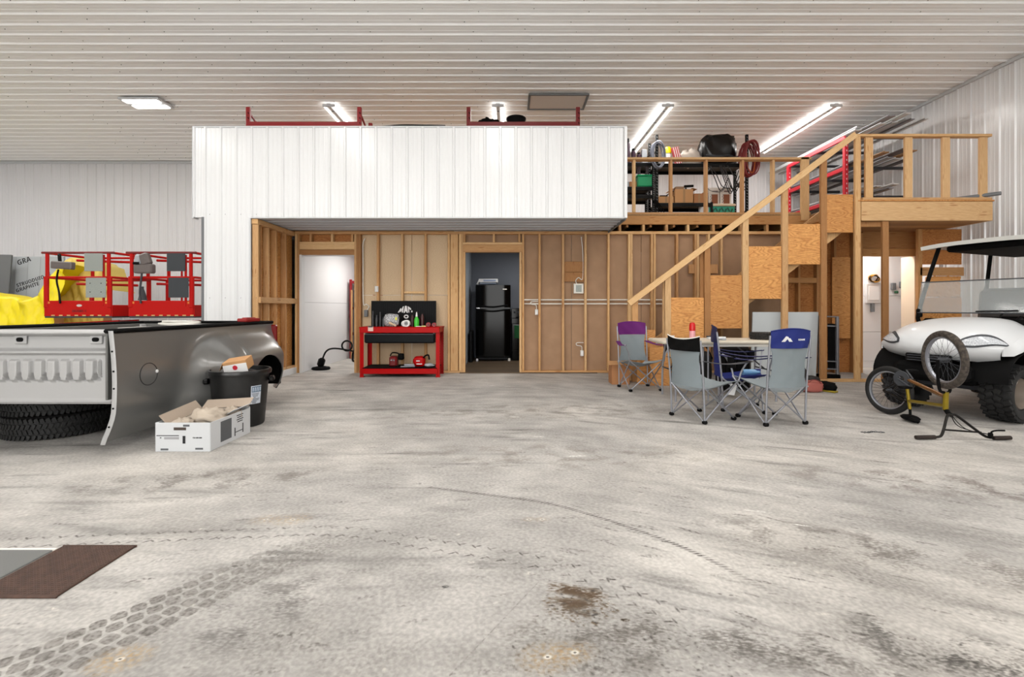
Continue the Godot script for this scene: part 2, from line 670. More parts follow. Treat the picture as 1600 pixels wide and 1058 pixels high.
func shell() -> void:
	floor_slab()
	# ceiling: three runs of steel panels with lap seams at x = -7 and x = 0.26
	var c := structure("ceiling", "white ribbed steel ceiling over the whole workshop", "ceiling")
	spans(c, "backing", Vector3(-14.2, CEIL + 0.03, 6.2), Vector3(RIGHT + 0.2, CEIL + 0.2, -FAR - 0.2), M.white)
	var cb := Basis(Vector3(0, 0, -1), Vector3(1, 0, 0), Vector3(0, -1, 0))
	for run in [[-14.05, -6.98, 0.0], [-7.0, 0.28, -0.003], [0.26, 7.6, -0.006]]:
		clad(c, Vector3(run[0], CEIL + run[2] + 0.012, 6.05), cb, 18.29, run[1] - run[0], M.ceil)
	var pts: Array = []
	for r in 30:
		for k in 24:
			pts.append(Vector3(-9.0 + k * 0.7 + (r % 3) * 0.1, CEIL + 0.006, -5.6 - r * PITCH * 0.96 + (k % 2) * 0.06))
	screws(c, "roofing_screws", pts, 0.007)
	# outer walls
	var wb := structure("wall_back", "far white steel wall behind the loft and lifts", "wall")
	spans(wb, "backing", Vector3(-14.2, -0.1, -FAR - 0.2), Vector3(RIGHT + 0.2, CEIL + 0.2, -FAR - 0.012), M.white)
	clad(wb, Vector3(-14.05, 0, -FAR), Basis.IDENTITY, 21.62, CEIL, M.steel_far)
	spans(wb, "top_trim", Vector3(-14, CEIL - 0.06, -FAR), Vector3(RIGHT, CEIL, -FAR + 0.04), M.trim)
	var wr := structure("wall_right", "white ribbed steel wall on the right side", "wall")
	spans(wr, "backing", Vector3(RIGHT + 0.012, -0.1, -FAR - 0.2), Vector3(RIGHT + 0.2, CEIL + 0.2, 6.2), M.white)
	clad(wr, Vector3(RIGHT, 0, -FAR), Basis(Vector3.UP, -PI / 2), 18.25, CEIL, M.steel)
	spans(wr, "top_trim", Vector3(RIGHT - 0.045, CEIL - 0.055, -FAR), Vector3(RIGHT, CEIL - 0.004, 6.0), M.trim)
	var wl := structure("wall_left", "white wall on the left side, outside the frame", "wall")
	spans(wl, "backing", Vector3(-14.2, -0.1, -FAR - 0.2), Vector3(-14.05, CEIL + 0.2, 6.2), M.white)
	# the wall behind the lens: two overhead doors stand open to the day
	var wf := structure("wall_front", "white wall with two open overhead doorways behind the lens", "wall")
	for q in [[-14.2, -8.4, -0.1, 5.07], [-3.8, -2.0, -0.1, 5.07], [2.6, RIGHT + 0.2, -0.1, 5.07], [-8.4, -3.8, 4.1, 5.07], [-2.0, 2.6, 4.1, 5.07]]:
		spans(wf, "backing", Vector3(q[0], q[2], 6.05), Vector3(q[1], q[3], 6.2), M.white)
	var out := structure("ground", "snow covered yard outside the overhead doors", "ground")
	spans(out, "yard", Vector3(-30, -0.2, 6.21), Vector3(30, -0.02, 40), mat(Color(0.93, 0.93, 0.93), 0.9))
	# attic hatch in the ceiling
	var h := thing("attic_hatch", "beige attic hatch in a thin frame on the white ceiling", "hatch", Vector3(0.85, CEIL - 0.02, -8.6))
	box(h, "hatch_panel", Vector3(0, -0.005, 0), Vector3(0.98, 0.02, 0.56), mat(Color(0.84, 0.82, 0.80), 0.7))
	for s in [-1, 1]:
		box(h, "frame", Vector3(0, -0.012, s * 0.3), Vector3(1.06, 0.03, 0.04), M.grey)
		box(h, "frame", Vector3(s * 0.51, -0.012, 0), Vector3(0.04, 0.03, 0.56), M.grey)


# ------------------------------------------------------------------ the floor and its wear

var fa: PackedByteArray
var fb: PackedByteArray
var fc: PackedByteArray
var fd: PackedByteArray

func mark(z: Dictionary, x: float, d: float, rx: float, rd: float, ang: float, col: Color, alpha: float, hard := 0.0, rough := 0.75) -> void:
	# a soft oval mark of wear at (x, d), turned by ang
	var r := maxf(rx, rd)
	var pit: float = z.pitch
	var w: int = z.w
	var h: int = z.h
	var u0 := maxi(0, int((x - r - z.x0) / pit))
	var u1 := mini(w - 1, int((x + r - z.x0) / pit) + 1)
	var v0 := maxi(0, int((z.d1 - d - r) / pit))
	var v1 := mini(h - 1, int((z.d1 - d + r) / pit) + 1)
	if u0 > u1 or v0 > v1:
		return
	var buf: PackedByteArray = z.buf
	var ca := cos(ang)
	var sa := sin(ang)
	for v in range(v0, v1 + 1):
		var dy: float = z.d1 - (v + 0.5) * pit - d
		for u in range(u0, u1 + 1):
			var dx: float = z.x0 + (u + 0.5) * pit - x
			var p := (dx * ca + dy * sa) / rx
			var q := (-dx * sa + dy * ca) / rd
			var s := p * p + q * q
			if hard >= 0.7:
				s = p * p * p * p + q * q * q * q
			if s < 1.0:
				var a := alpha * (1.0 if s < hard else (1.0 - s) / (1.0 - hard))
				if rough > 1.5:
					var hx := int((x + dx) * 300.0) & 511
					var hy := int((d + dy) * 380.0) & 511
					a *= clampf((0.6 * fa[hy * 512 + hx] + 0.4 * fc[((hy * 2) & 511) * 512 + hx]) / 255.0 * 5.0 - 2.35, 0.0, 1.0)
				elif rough > 0.0:
					var gx := int((x + dx) * 420.0) & 511
					var gy := int((d + dy) * 420.0) & 511
					a *= lerpf(1.0, clampf((fc[gy * 512 + gx] / 255.0 - 0.42) * 5.0, 0.0, 1.6), rough)
					a = minf(a, 1.0)
				var i := (v * w + u) * 3
				buf[i] = int(lerpf(buf[i], col.r8, a))
				buf[i + 1] = int(lerpf(buf[i + 1], col.g8, a))
				buf[i + 2] = int(lerpf(buf[i + 2], col.b8, a))

func zone(x0: float, x1: float, d0: float, d1: float, w: int) -> Dictionary:
	var pitch := (x1 - x0) / w
	var h := int(round((d1 - d0) / pitch))
	var buf := PackedByteArray()
	buf.resize(w * h * 3)
	for v in h:
		var d := d1 - (v + 0.5) * pitch
		for u in w:
			var x := x0 + (u + 0.5) * pitch
			# wear follows the turning paths of vehicles: streaks run along x, bending towards the lens on the right
			var bend := maxf(0.0, x - 0.3) * 0.42 + d
			var rx := x + bend * 0.25
			var s1 := fb[(int(bend * 190.0) & 511) * 512 + (int(rx * 150.0) & 511)] / 255.0
			var s2 := fb[(int(bend * 74.0 + 91.0) & 511) * 512 + (int(rx * 61.0) & 511)] / 255.0
			var a1 := fa[(int(d * 88.0) & 511) * 512 + (int(x * 88.0) & 511)] / 255.0
			var a2 := fa[(int(d * 31.0 + 200.0) & 511) * 512 + (int(x * 31.0 + 77.0) & 511)] / 255.0
			var f1 := fc[(int(d * 360.0) & 511) * 512 + (int(x * 360.0) & 511)] / 255.0
			var a3 := fa[(int(bend * 300.0 + 50.0) & 511) * 512 + (int(rx * 170.0 + 31.0) & 511)] / 255.0
			var t := 0.48 + (a2 - 0.5) * 0.28 + (a1 - 0.5) * 0.30 + (a3 - 0.5) * 0.27 + (f1 - 0.5) * 0.36
			var dirt := clampf((s1 - 0.56) * 2.6, 0.0, 1.0) * clampf((s2 - 0.32) * 2.1, 0.0, 1.0) * clampf((a1 - 0.2) * 1.7, 0.0, 1.0)
			var scr := clampf((s2 - 0.62) * 2.2, 0.0, 1.0)
			var g := clampf(0.705 + (t - 0.5) * 0.42 - dirt * 0.36 - scr * 0.10, 0.2, 0.92)
			var warm := clampf((a2 - 0.42) * 1.4, 0.0, 1.0)
			var i := (v * w + u) * 3
			buf[i] = int(255.0 * g)
			buf[i + 1] = int(255.0 * g * (0.984 - 0.012 * warm))
			buf[i + 2] = int(255.0 * g * (0.962 - 0.03 * warm))
	return {"x0": x0, "d1": d1, "pitch": pitch, "w": w, "h": h, "buf": buf, "x1": x1, "d0": d0}

func along(pts: Array, step: float) -> Array:
	# evenly spaced [point, heading] along a bent path of Vector2(x, d)
	var p3: Array = []
	for p: Vector2 in pts:
		p3.append(Vector3(p.x, p.y, 0))
	var c := curve(p3, 24)
	var out: Array = []
	var left := 0.0
	for i in c.size() - 1:
		var a: Vector3 = c[i]
		var b: Vector3 = c[i + 1]
		var l := a.distance_to(b)
		while left < l:
			var q := a.lerp(b, left / l)
			out.append([Vector2(q.x, q.y), atan2(b.y - a.y, b.x - a.x)])
			left += step
		left -= l
	return out

func wear(z: Dictionary) -> void:
	var r := RandomNumberGenerator.new()
	r.seed = 41
	var dark := Color(0.26, 0.245, 0.23)
	var soot := Color(0.36, 0.345, 0.33)
	var rust := Color(0.52, 0.40, 0.28)
	var pale := Color(0.84, 0.825, 0.79)
	# the narrow tyre line curving across the middle
	for e in along([Vector2(-0.5, 2.97), Vector2(-0.1, 2.84), Vector2(0.264, 2.70), Vector2(0.65, 2.387), Vector2(0.87, 2.14), Vector2(1.03, 1.854)], 0.022):
		var k := r.randf_range(0.5, 0.95) * clampf((e[0].y - 1.8) * 2.5, 0.3, 1.0)
		mark(z, e[0].x, e[0].y, 0.024, 0.0068, e[1] + 0.95, dark, k, 0.3, 0.35)
	# a wandering line of open tread prints
	for row in [[0.0, 1.0], [0.085, -1.0]]:
		for e in along([Vector2(-2.4, 2.22), Vector2(-1.3, 2.32), Vector2(-0.85, 2.34), Vector2(-0.42, 2.22), Vector2(0.17, 2.03), Vector2(0.45, 1.80), Vector2(0.62, 1.66)], 0.075):
			var n := Vector2(-sin(e[1]), cos(e[1]))
			var p: Vector2 = e[0] + n * row[0]
			var k := r.randf_range(0.35, 0.9)
			mark(z, p.x - 0.010, p.y, 0.021, 0.0055, e[1] + 0.7 * row[1], dark, k, 0.3, 0.35)
			mark(z, p.x + 0.012, p.y + 0.004, 0.018, 0.005, e[1] - 0.6 * row[1], dark, k * 0.9, 0.3, 0.35)
	# the broad block tread print at lower left
	for e in along([Vector2(-1.55, 1.42), Vector2(-1.44, 1.55), Vector2(-1.28, 1.78), Vector2(-1.10, 2.05), Vector2(-0.86, 2.25)], 0.060):
		var n := Vector2(-sin(e[1]), cos(e[1]))
		var fade := clampf((2.35 - e[0].y) * 1.6, 0.15, 1.0)
		for k in 4:
			var o := -0.10 + k * 0.062
			var p: Vector2 = e[0] + n * o
			p += Vector2(cos(e[1]), sin(e[1])) * (0.03 if k % 2 else 0.0)
			mark(z, p.x, p.y, 0.025, 0.027, e[1] + (0.25 if k < 2 else -0.25), soot, 0.75 * fade * r.randf_range(0.7, 1.0), 0.72, 0.45)
	# grey scuffs
	for q in [[-0.95, 2.15, 0.35, 0.14, 0.9, 0.35], [-0.75, 1.62, 0.20, 0.16, 0.2, 0.30], [-0.45, 1.50, 0.26, 0.10, 0.4, 0.28], [0.30, 1.62, 0.34, 0.22, 0.2, 0.36], [0.15, 1.50, 0.5, 0.09, 0.0, 0.30], [0.85, 1.52, 0.4, 0.08, -0.2, 0.34], [1.30, 1.55, 0.3, 0.12, -0.5, 0.45], [1.52, 1.50, 0.16, 0.07, -0.3, 0.5], [1.6, 1.9, 0.5, 0.10, -0.6, 0.26], [1.2, 2.2, 0.5, 0.10, -0.5, 0.22], [2.1, 2.45, 0.8, 0.12, -0.5, 0.24], [0.6, 4.4, 0.9, 0.10, 0.1, 0.22], [-0.6, 4.3, 1.0, 0.14, 0.05, 0.2], [-1.9, 3.25, 0.9, 0.09, 0.2, 0.28], [2.6, 3.9, 0.7, 0.2, -0.2, 0.25], [0.2, 6.0, 1.2, 0.10, 0.03, 0.24], [-1.4, 5.6, 0.9, 0.16, 0.1, 0.22], [1.6, 5.3, 0.8, 0.13, -0.1, 0.24], [-2.3, 2.75, 0.5, 0.03, 0.02, 0.4]]:
		mark(z, q[0], q[1], q[2], q[3], q[4], soot, q[5] * 0.75)
	# short rubbed dashes: many along the driven paths
	for i in 1500:
		var d := 1.3 + pow(r.randf(), 1.3) * 6.6
		var x := r.randf_range(-1.15, 1.15) * d
		var a := r.randf_range(-0.15, 0.35) - maxf(0.0, x) * 0.35
		var l := r.randf_range(0.012, 0.075)
		mark(z, x, d, l, l * r.randf_range(0.10, 0.30), a, dark if r.randf() < 0.5 else soot, r.randf_range(0.10, 0.42), 0.0, 1.0)
	for i in 260:
		var d := 1.3 + r.randf() * 3.4
		var x := r.randf_range(0.1, 1.1) * d
		var l := r.randf_range(0.02, 0.09)
		mark(z, x, d, l, l * 0.14, -0.5 + r.randf_range(-0.25, 0.25), dark, r.randf_range(0.2, 0.55))
	for i in 160:
		var d := 1.3 + r.randf() * 4.0
		mark(z, r.randf_range(-1.1, 1.1) * d, d, r.randf_range(0.01, 0.05), r.randf_range(0.006, 0.02), r.randf_range(-0.6, 0.6), pale, r.randf_range(0.2, 0.6), 0.2)
	# the brown oil stain and crumbs round it
	for q in [[0.20, 1.90, 0.09, 0.03, -0.2], [0.30, 1.87, 0.10, 0.03, -0.3], [0.36, 1.80, 0.09, 0.04, -0.4], [0.24, 1.80, 0.10, 0.025, -0.2], [0.19, 1.745, 0.06, 0.05, 0.0], [0.29, 1.73, 0.07, 0.025, 0.1], [0.25, 1.70, 0.04, 0.02, 0.1], [0.12, 1.72, 0.04, 0.02, 0.2]]:
		mark(z, q[0], q[1], q[2] * 1.3, q[3] * 1.5, q[4], Color(0.31, 0.245, 0.175), 0.95, 0.1, 2.0)
	mark(z, 0.33, 1.62, 0.42, 0.20, 0.1, Color(0.33, 0.31, 0.29), 0.7, 0.1, 2.0)
	mark(z, 0.9, 1.56, 0.5, 0.13, -0.1, Color(0.30, 0.285, 0.27), 0.7, 0.1, 2.0)
	mark(z, 1.45, 1.55, 0.34, 0.16, -0.5, Color(0.22, 0.21, 0.20), 0.85, 0.1, 2.0)
	mark(z, -0.95, 1.75, 0.4, 0.28, 0.5, Color(0.36, 0.35, 0.34), 0.6, 0.1, 2.0)
	mark(z, 1.7, 2.2, 0.9, 0.22, -0.45, Color(0.33, 0.31, 0.29), 0.6, 0.1, 2.0)
	mark(z, 2.8, 3.0, 1.3, 0.3, -0.3, Color(0.36, 0.33, 0.31), 0.6, 0.1, 2.0)
	mark(z, -2.0, 3.1, 1.2, 0.25, 0.15, Color(0.38, 0.36, 0.34), 0.6, 0.1, 2.0)
	mark(z, 0.4, 5.2, 2.6, 0.5, 0.05, Color(0.42, 0.40, 0.37), 0.5, 0.1, 2.0)
	mark(z, 0.3, 3.6, 1.6, 0.4, 0.0, Color(0.44, 0.41, 0.38), 0.45, 0.1, 2.0)
	for i in 160:
		var a := r.randf() * TAU
		var q := sqrt(r.randf())
		mark(z, 0.265 + cos(a) * q * 0.14, 1.80 + sin(a) * q * 0.12, r.randf_range(0.004, 0.024), r.randf_range(0.002, 0.009), r.randf_range(-1.0, 0.4), Color(0.36, 0.29, 0.21) if r.randf() < 0.65 else dark, r.randf_range(0.25, 0.7), 0.2, 0.9)
	for i in 260:
		var q := Vector2(r.randf_range(0.0, 0.75), r.randf_range(1.44, 1.68))
		mark(z, q.x, q.y, r.randf_range(0.004, 0.02), r.randf_range(0.002, 0.007), r.randf_range(-1.2, 0.6), dark, r.randf_range(0.15, 0.5), 0.2)
	mark(z, 0.412, 1.705, 0.021, 0.009, -0.1, Color(0.2, 0.16, 0.11), 0.9, 0.5)
	# filled anchor holes with a rusty halo
	for q in [[-1.24, 1.515, 0.11, 0.55], [-1.29, 2.52, 0.10, 0.25], [-1.15, 2.52, 0.12, 0.3], [0.12, 1.525, 0.12, 0.42], [0.21, 1.545, 0.09, 0.36], [0.10, 2.52, 0.05, 0.2], [0.17, 2.52, 0.05, 0.2]]:
		mark(z, q[0], q[1], q[2], q[2] * 0.7, 0.3, Color(0.70, 0.58, 0.42), q[3])
		mark(z, q[0], q[1], 0.017, 0.012, 0.2, pale, 0.8, 0.4, 0.0)
		mark(z, q[0], q[1], 0.006, 0.004, 0.2, dark, 0.85, 0.4, 0.0)
	# worn white flakes
	for q in [[1.36, 2.62, 0.08, 0.012, -0.3], [1.50, 2.45, 0.05, 0.010, -0.4], [0.25, 4.15, 0.06, 0.02, 0.0], [-0.25, 6.9, 0.05, 0.02, 0.0], [0.05, 4.9, 0.06, 0.02, 0.0], [-0.02, 5.4, 0.05, 0.02, 0.0], [0.5, 3.6, 0.1, 0.02, 0.1]]:
		mark(z, q[0], q[1], q[2], q[3], q[4], Color(0.9, 0.9, 0.88), 0.8, 0.3)
	# saw-cut control joint, very faint
	for e in along([Vector2(-0.2, 1.42), Vector2(0.12, 1.95)], 0.01):
		mark(z, e[0].x, e[0].y, 0.008, 0.003, e[1], soot, 0.35, 0.2)
	mark(z, -0.26, 1.91, 0.016, 0.012, 0.3, Color(0.1, 0.1, 0.1), 0.9, 0.5)

func floor_slab() -> void:
	fa = noise_bytes(512, 512, 0.012, 2, 6).get_data()
	var s := noise_bytes(96, 512, 0.035, 17, 5)
	s.resize(512, 512, Image.INTERPOLATE_CUBIC)
	fb = s.get_data()
	fc = noise_bytes(512, 512, 0.11, 33, 5).get_data()
	var f := structure("floor", "worn pale concrete floor with tyre marks and stains", "floor")
	var am := ArrayMesh.new()
	var relief := ImageTexture.create_from_image(noise_bytes(512, 512, 0.09, 61, 5))
	for q in [[-3.2, 3.2, 1.1, 2.35, 2048], [3.2, 5.4, 1.1, 2.35, 400], [-5.4, -3.2, 1.1, 2.35, 400], [-5.4, 5.4, 2.35, 4.3, 2048], [-8.8, 7.7, 4.3, 8.6, 2048]]:
		var z := zone(q[0], q[1], q[2], q[3], q[4])
		wear(z)
		var im := Image.create_from_data(z.w, z.h, false, Image.FORMAT_RGB8, z.buf)
		var m := mat(Color(1, 1, 1), 0.72, 0.0, 0.4)
		m.albedo_texture = ImageTexture.create_from_image(im)
		m.texture_repeat = false
		var st := mb()
		var zz: float = z.d1 - z.h * z.pitch
		for e in [[0, 0], [1, 0], [1, 1], [0, 0], [1, 1], [0, 1]]:
			st.set_normal(Vector3.UP)
			st.set_uv(Vector2(e[0], e[1]))
			st.add_vertex(Vector3(lerpf(q[0], q[1], e[0]), 0, -lerpf(q[3], zz, e[1])))
		st.set_material(m)
		am = st.commit(am)
	# the rest of the slab, outside the frame or behind the walls, and its body
	var plain := tex(mat(Color(1, 1, 1), 0.75, 0.0, 0.4), ramp_image(noise_bytes(256, 256, 0.02, 5, 5), Color(0.62, 0.605, 0.585), Color(0.78, 0.765, 0.74)), Vector3(0.4, 0.4, 0.4), Vector3.ZERO, true)
	var st := mb()
	for q in [[-14.2, 7.8, -6.2, 1.1], [-14.2, -5.4, 1.1, 2.35], [5.4, 7.8, 1.1, 2.35], [-14.2, -5.4, 2.35, 4.3], [5.4, 7.8, 2.35, 4.3], [-14.2, -8.8, 4.3, 8.6], [7.7, 7.8, 4.3, 8.6], [-14.2, 7.8, 8.6, 12.4]]:
		quad(st, Vector3(q[0], 0, -q[2]), Vector3(q[1], 0, -q[2]), Vector3(q[1], 0, -q[3]), Vector3(q[0], 0, -q[3]), Vector3.UP)
	bx(st, Vector3(-3.2, -0.1, -3.1), Vector3(22.0, 0.19, 18.6), 0.0)
	st.set_material(plain)
	am = st.commit(am)
	var o := MeshInstance3D.new()
	o.name = "slab"
	o.mesh = am
	f.add_child(o)


# ------------------------------------------------------------------ the framed wall under the loft

func V(x: float, y: float, d: float) -> Vector3:
	return Vector3(x, y, -d)

func stud(w: Node3D, x: float, h0 := 0.038, h1 := 2.40, m: Material = null, d := WALL, deep := 0.089) -> void:
	board(w, "stud", V(x, h0, d + deep * 0.5), V(x, h1, d + deep * 0.5), 0.038, deep, m, Vector3.BACK)

func framing() -> void:
	var w := structure("wall_framed", "open stud wall with brown sheathing under the loft", "wall")
	var wd := WALL + 0.045
	# plates
	for q in [[-3.72, 1.75], [1.75, 4.9]]:
		board(w, "top_plate", V(q[0], 2.425, wd), V(q[1], 2.425, wd), 0.05, 0.089, null, Vector3.BACK)
	for q in [[-2.66, -0.81], [0.19, 1.9], [1.9, 4.9]]:
		board(w, "bottom_plate", V(q[0], 0.019, wd), V(q[1], 0.019, wd), 0.038, 0.089, null, Vector3.BACK)
	# sheathing seen between the studs
	var sd := WALL + 0.096
	for q in [[-2.66, -1.72, "osb"], [-1.715, -1.03, "osb"]]:
		spans(w, "sheathing", V(q[0], 1.35, sd), V(q[1], 2.45, sd + 0.012), M[q[2]])
		spans(w, "sheathing", V(q[0], 0.0, sd), V(q[1], 1.345, sd + 0.012), M[q[2]])
	spans(w, "sheathing", V(-1.025, 0.0, sd), V(-0.81, 2.45, sd + 0.012), M.ply_dark)
	for q in [[0.19, 1.07], [1.075, 2.29], [2.295, 3.51], [3.515, 4.73]]:
		spans(w, "sheathing", V(q[0], 0.0, sd), V(q[1], 2.45, sd + 0.012), M.brown)
	# studs (16 inch centres), some doubled or proud as built
	for x in [-2.287, -1.867, -1.464, -1.06]:
		stud(w, x)
	for x in [-0.865, -0.83]:
		stud(w, x)
	spans(w, "packer", V(-1.035, 0.038, WALL + 0.02), V(-0.90, 2.40, WALL + 0.058), wood())
	board(w, "trimmer", V(-0.795, 0.0, wd), V(-0.795, 2.09, wd), 0.038, 0.089)
	board(w, "trimmer", V(0.18, 0.0, wd), V(0.18, 2.09, wd), 0.038, 0.089)
	stud(w, 0.225)
	for x in [0.51, 0.917, 1.305, 1.703, 2.10, 2.50, 2.89, 3.25, 3.66]:
		stud(w, x)
	for x in [2.06, 2.455, 3.21]:
		stud(w, x, 0.038, 2.40, null, WALL + 0.002)
	stud(w, 3.44, 1.25, 2.40)
	# head of the kitchen opening
	board(w, "header", V(-0.82, 2.165, wd - 0.02), V(0.245, 2.165, wd - 0.02), 0.11, 0.038)
	board(w, "header_plate", V(-0.82, 2.24, wd), V(0.245, 2.24, wd), 0.036, 0.089)
	board(w, "header_plate", V(-0.82, 2.098, wd), V(0.245, 2.098, wd), 0.024, 0.089)
	for x in [-0.79, -0.28, 0.16]:
		stud(w, x, 2.26, 2.40)
	spans(w, "sheathing", V(-0.81, 2.12, sd), V(0.19, 2.45, sd + 0.012), M.brown)
	# blocking and knot board
	spans(w, "blocking", V(0.94, 1.75, WALL + 0.05), V(1.285, 1.93, WALL + 0.088), oldwood())
	spans(w, "blocking", V(0.94, 1.58, WALL + 0.05), V(1.285, 1.745, WALL + 0.088), oldwood())
	spans(w, "blocking", V(3.10, 1.72, WALL + 0.02), V(3.60, 1.88, WALL + 0.058), wood())
	spans(w, "blocking", V(-1.845, 1.375, WALL + 0.03), V(-1.485, 1.41, WALL + 0.07), wood())
	# store opening on the left
	stud(w, -3.70, 0.0)
	stud(w, -3.655, 0.0, 2.40, oldwood())
	for x in [-2.676, -2.64, -2.60]:
		stud(w, x, 0.0, 2.40, oldwood() if x > -2.65 else null)
	board(w, "header", V(-3.64, 2.085, wd), V(-2.69, 2.085, wd), 0.09, 0.089, oldwood())
	board(w, "header", V(-3.64, 2.183, wd), V(-2.69, 2.183, wd), 0.095, 0.089, wood())
	board(w, "header_plate", V(-3.64, 2.25, wd), V(-2.69, 2.25, wd), 0.036, 0.089)
	for x in [-3.45, -3.08, -2.73]:
		stud(w, x, 2.27, 2.40)
	spans(w, "sheathing", V(-3.7, 2.1, sd), V(-2.66, 2.45, sd + 0.012), M.ply_dark)
	spans(w, "door_lining", V(-3.642, 0.0, WALL - 0.005), V(-3.60, 2.045, WALL + 0.12), M.white)
	spans(w, "door_lining", V(-3.60, 2.03, WALL + 0.02), V(-2.69, 2.045, WALL + 0.12), M.white)
	# rim on top of the wall, short cripples below it, right of the soffit
	for x in [1.90, 2.31, 2.71, 3.08, 3.52, 4.0, 4.45]:
		board(w, "cripple", V(x, 2.45, wd), V(x, 2.565, wd), 0.042, 0.089)
	# alcove end wall on the left, its studs seen edge-on
	var e := structure("wall_alcove", "bare stud end wall of the alcove beside the white loft wall", "wall")
	for d in [7.06, 7.36, 7.60, 7.93]:
		board(e, "stud", V(-3.765, 0.1, d), V(-3.765, 2.36, d), 0.038, 0.089, null, Vector3.RIGHT)
	for d in [7.14]:
		board(e, "stud", V(-3.77, 0.1, d), V(-3.77, 2.36, d), 0.038, 0.089, oldwood(), Vector3.RIGHT)
	board(e, "top_plate", V(-3.765, 2.40, FRONT + 0.01), V(-3.765, 2.40, WALL), 0.075, 0.089, null, Vector3.RIGHT)
	board(e, "bottom_plate", V(-3.765, 0.119, FRONT + 0.01), V(-3.765, 0.119, WALL), 0.038, 0.089, null, Vector3.RIGHT)
	board(e, "rail", V(-3.70, 1.24, FRONT + 0.02), V(-3.70, 1.24, WALL - 0.02), 0.089, 0.038, null, Vector3.RIGHT)
	spans(e, "sheathing", V(-3.83, 0.1, FRONT + 0.01), V(-3.815, 2.44, WALL + 0.1), ply())
	spans(e, "kerb", V(-3.83, 0.0, FRONT + 0.01), V(-3.69, 0.1, WALL), M.white)
	# store behind the left opening
	var s := structure("wall_store", "plain white wall inside the store room", "wall")
	spans(s, "wall_panel", V(-3.72, 0, WALL + 0.12), V(-3.62, 1.22, FAR - 0.05), M.plaster)
	spans(s, "wall_panel", V(-3.72, 1.223, WALL + 0.12), V(-3.62, 2.46, FAR - 0.05), M.plaster)
	spans(s, "wall_panel", V(-3.62, 0, FAR - 0.15), V(-1.2, 2.46, FAR - 0.05), M.plaster)
	# kitchen behind the middle opening
	var k := structure("wall_kitchen", "slate grey walls of the small kitchen", "wall")
	spans(k, "wall_panel", V(-0.98, 0, 10.72), V(1.6, 2.46, 10.8), M.kitchen)
	spans(k, "wall_panel", V(-0.98, 0, WALL + 0.11), V(-0.87, 2.46, 10.72), mat(Color(0.60, 0.63, 0.66), 0.7))
	spans(k, "wall_panel", V(1.5, 0, WALL + 0.11), V(1.6, 2.46, 10.72), M.kitchen)
	spans(k, "wall_panel", V(-0.98, 2.46, WALL + 0.11), V(1.6, 2.52, 10.8), M.white)
	var kf := structure("floor_kitchen", "grey wood plank floor of the small kitchen", "floor")
	for i in 14:
		var tint := rng.randf_range(0.85, 1.1)
		var pm := tex(mat(Color(0.62, 0.60, 0.58) * tint, 0.55), woods[0].albedo_texture, Vector3(4.0, 0.6, 4.0), Vector3(i * 0.13, i * 0.37, 0))
		pm.albedo_color = Color(0.46 * tint, 0.47 * tint, 0.50 * tint)
		board(kf, "plank", V(-0.87, 0.006, WALL + 0.02 + i * 0.178), V(1.5, 0.006, WALL + 0.02 + i * 0.178), 0.175, 0.012, pm, Vector3.UP)
	# electrics on the framed wall
	var c := thing("conduit_run", "pair of white conduits across the brown stud bays", "conduit", V(0, 0, 0))
	for y in [1.265, 1.195]:
		var st := mb()
		tube(st, [V(0.24, y, WALL + 0.05), V(2.72, y, WALL + 0.05)], 0.011, 8)
		part(c, "pipe", st, M.pvc)
	var bx_ := [[0.46, 1.05, "small white switch box with looped cable on brown sheathing"], [1.25, 0.335, "low white outlet box beside a stud right of the kitchen opening"]]
	for q in bx_:
		var t := thing("outlet_box", q[2], "outlet", V(q[0], q[1], WALL + 0.06))
		box(t, "box", Vector3.ZERO, Vector3(0.055, 0.10, 0.06), M.pvc, 0.006)
		box(t, "cover", Vector3(0, 0, 0.034), Vector3(0.048, 0.088, 0.008), M.white, 0.003)
		var st := mb()
		tube(st, curve([Vector3(0.0, 0.05, 0), Vector3(-0.01, 0.12, 0.01), Vector3(-0.09, 0.14, 0.01), Vector3(-0.09, 0.18, 0.01), Vector3(0.03, 0.185, 0)], 5), 0.008, 6)
		part(t, "cable", st, M.pvc)
	var j := thing("junction_box", "square metal junction box with cable loop below timber blocking", "junction box", V(1.19, 1.46, WALL + 0.055))
	box(j, "box", Vector3.ZERO, Vector3(0.17, 0.17, 0.06), M.pvc, 0.006)
	box(j, "cover", Vector3(0, 0.0, 0.034), Vector3(0.10, 0.12, 0.01), M.galv, 0.003)
	var jc := mb()
	tube(jc, curve([Vector3(-0.03, 0.08, 0.0), Vector3(-0.05, 0.14, 0.02), Vector3(0.0, 0.19, 0.02), Vector3(0.07, 0.18, 0.0), Vector3(0.075, 0.6, 0.0), Vector3(0.05, 0.9, 0.0)], 6), 0.008, 6)
	part(j, "cable", jc, M.pvc)
	var g := thing("cable_box", "grey cable box by the store opening beside the red workbench", "outlet", V(-2.50, 1.03, WALL + 0.04))
	box(g, "box", Vector3.ZERO, Vector3(0.06, 0.12, 0.06), M.grey, 0.008)
	var gc := mb()
	tube(gc, curve([Vector3(0.02, 0.06, 0), Vector3(0.05, 0.12, 0), Vector3(0.0, 0.16, 0.0), Vector3(-0.05, 0.2, 0), Vector3(-0.055, 0.9, 0), Vector3(-0.055, 1.2, 0), Vector3(-0.02, 1.3, 0)], 6), 0.009, 6)
	part(g, "cable", gc, M.pvc)
	var sw := thing("wall_switch", "white double switch box on a stud above the black tool board", "switch", V(-2.30, 1.45, WALL - 0.02))
	box(sw, "box", Vector3.ZERO, Vector3(0.06, 0.10, 0.04), M.white, 0.006)
	box(sw, "rocker", Vector3(0, 0, 0.022), Vector3(0.026, 0.05, 0.008), M.pvc, 0.003)
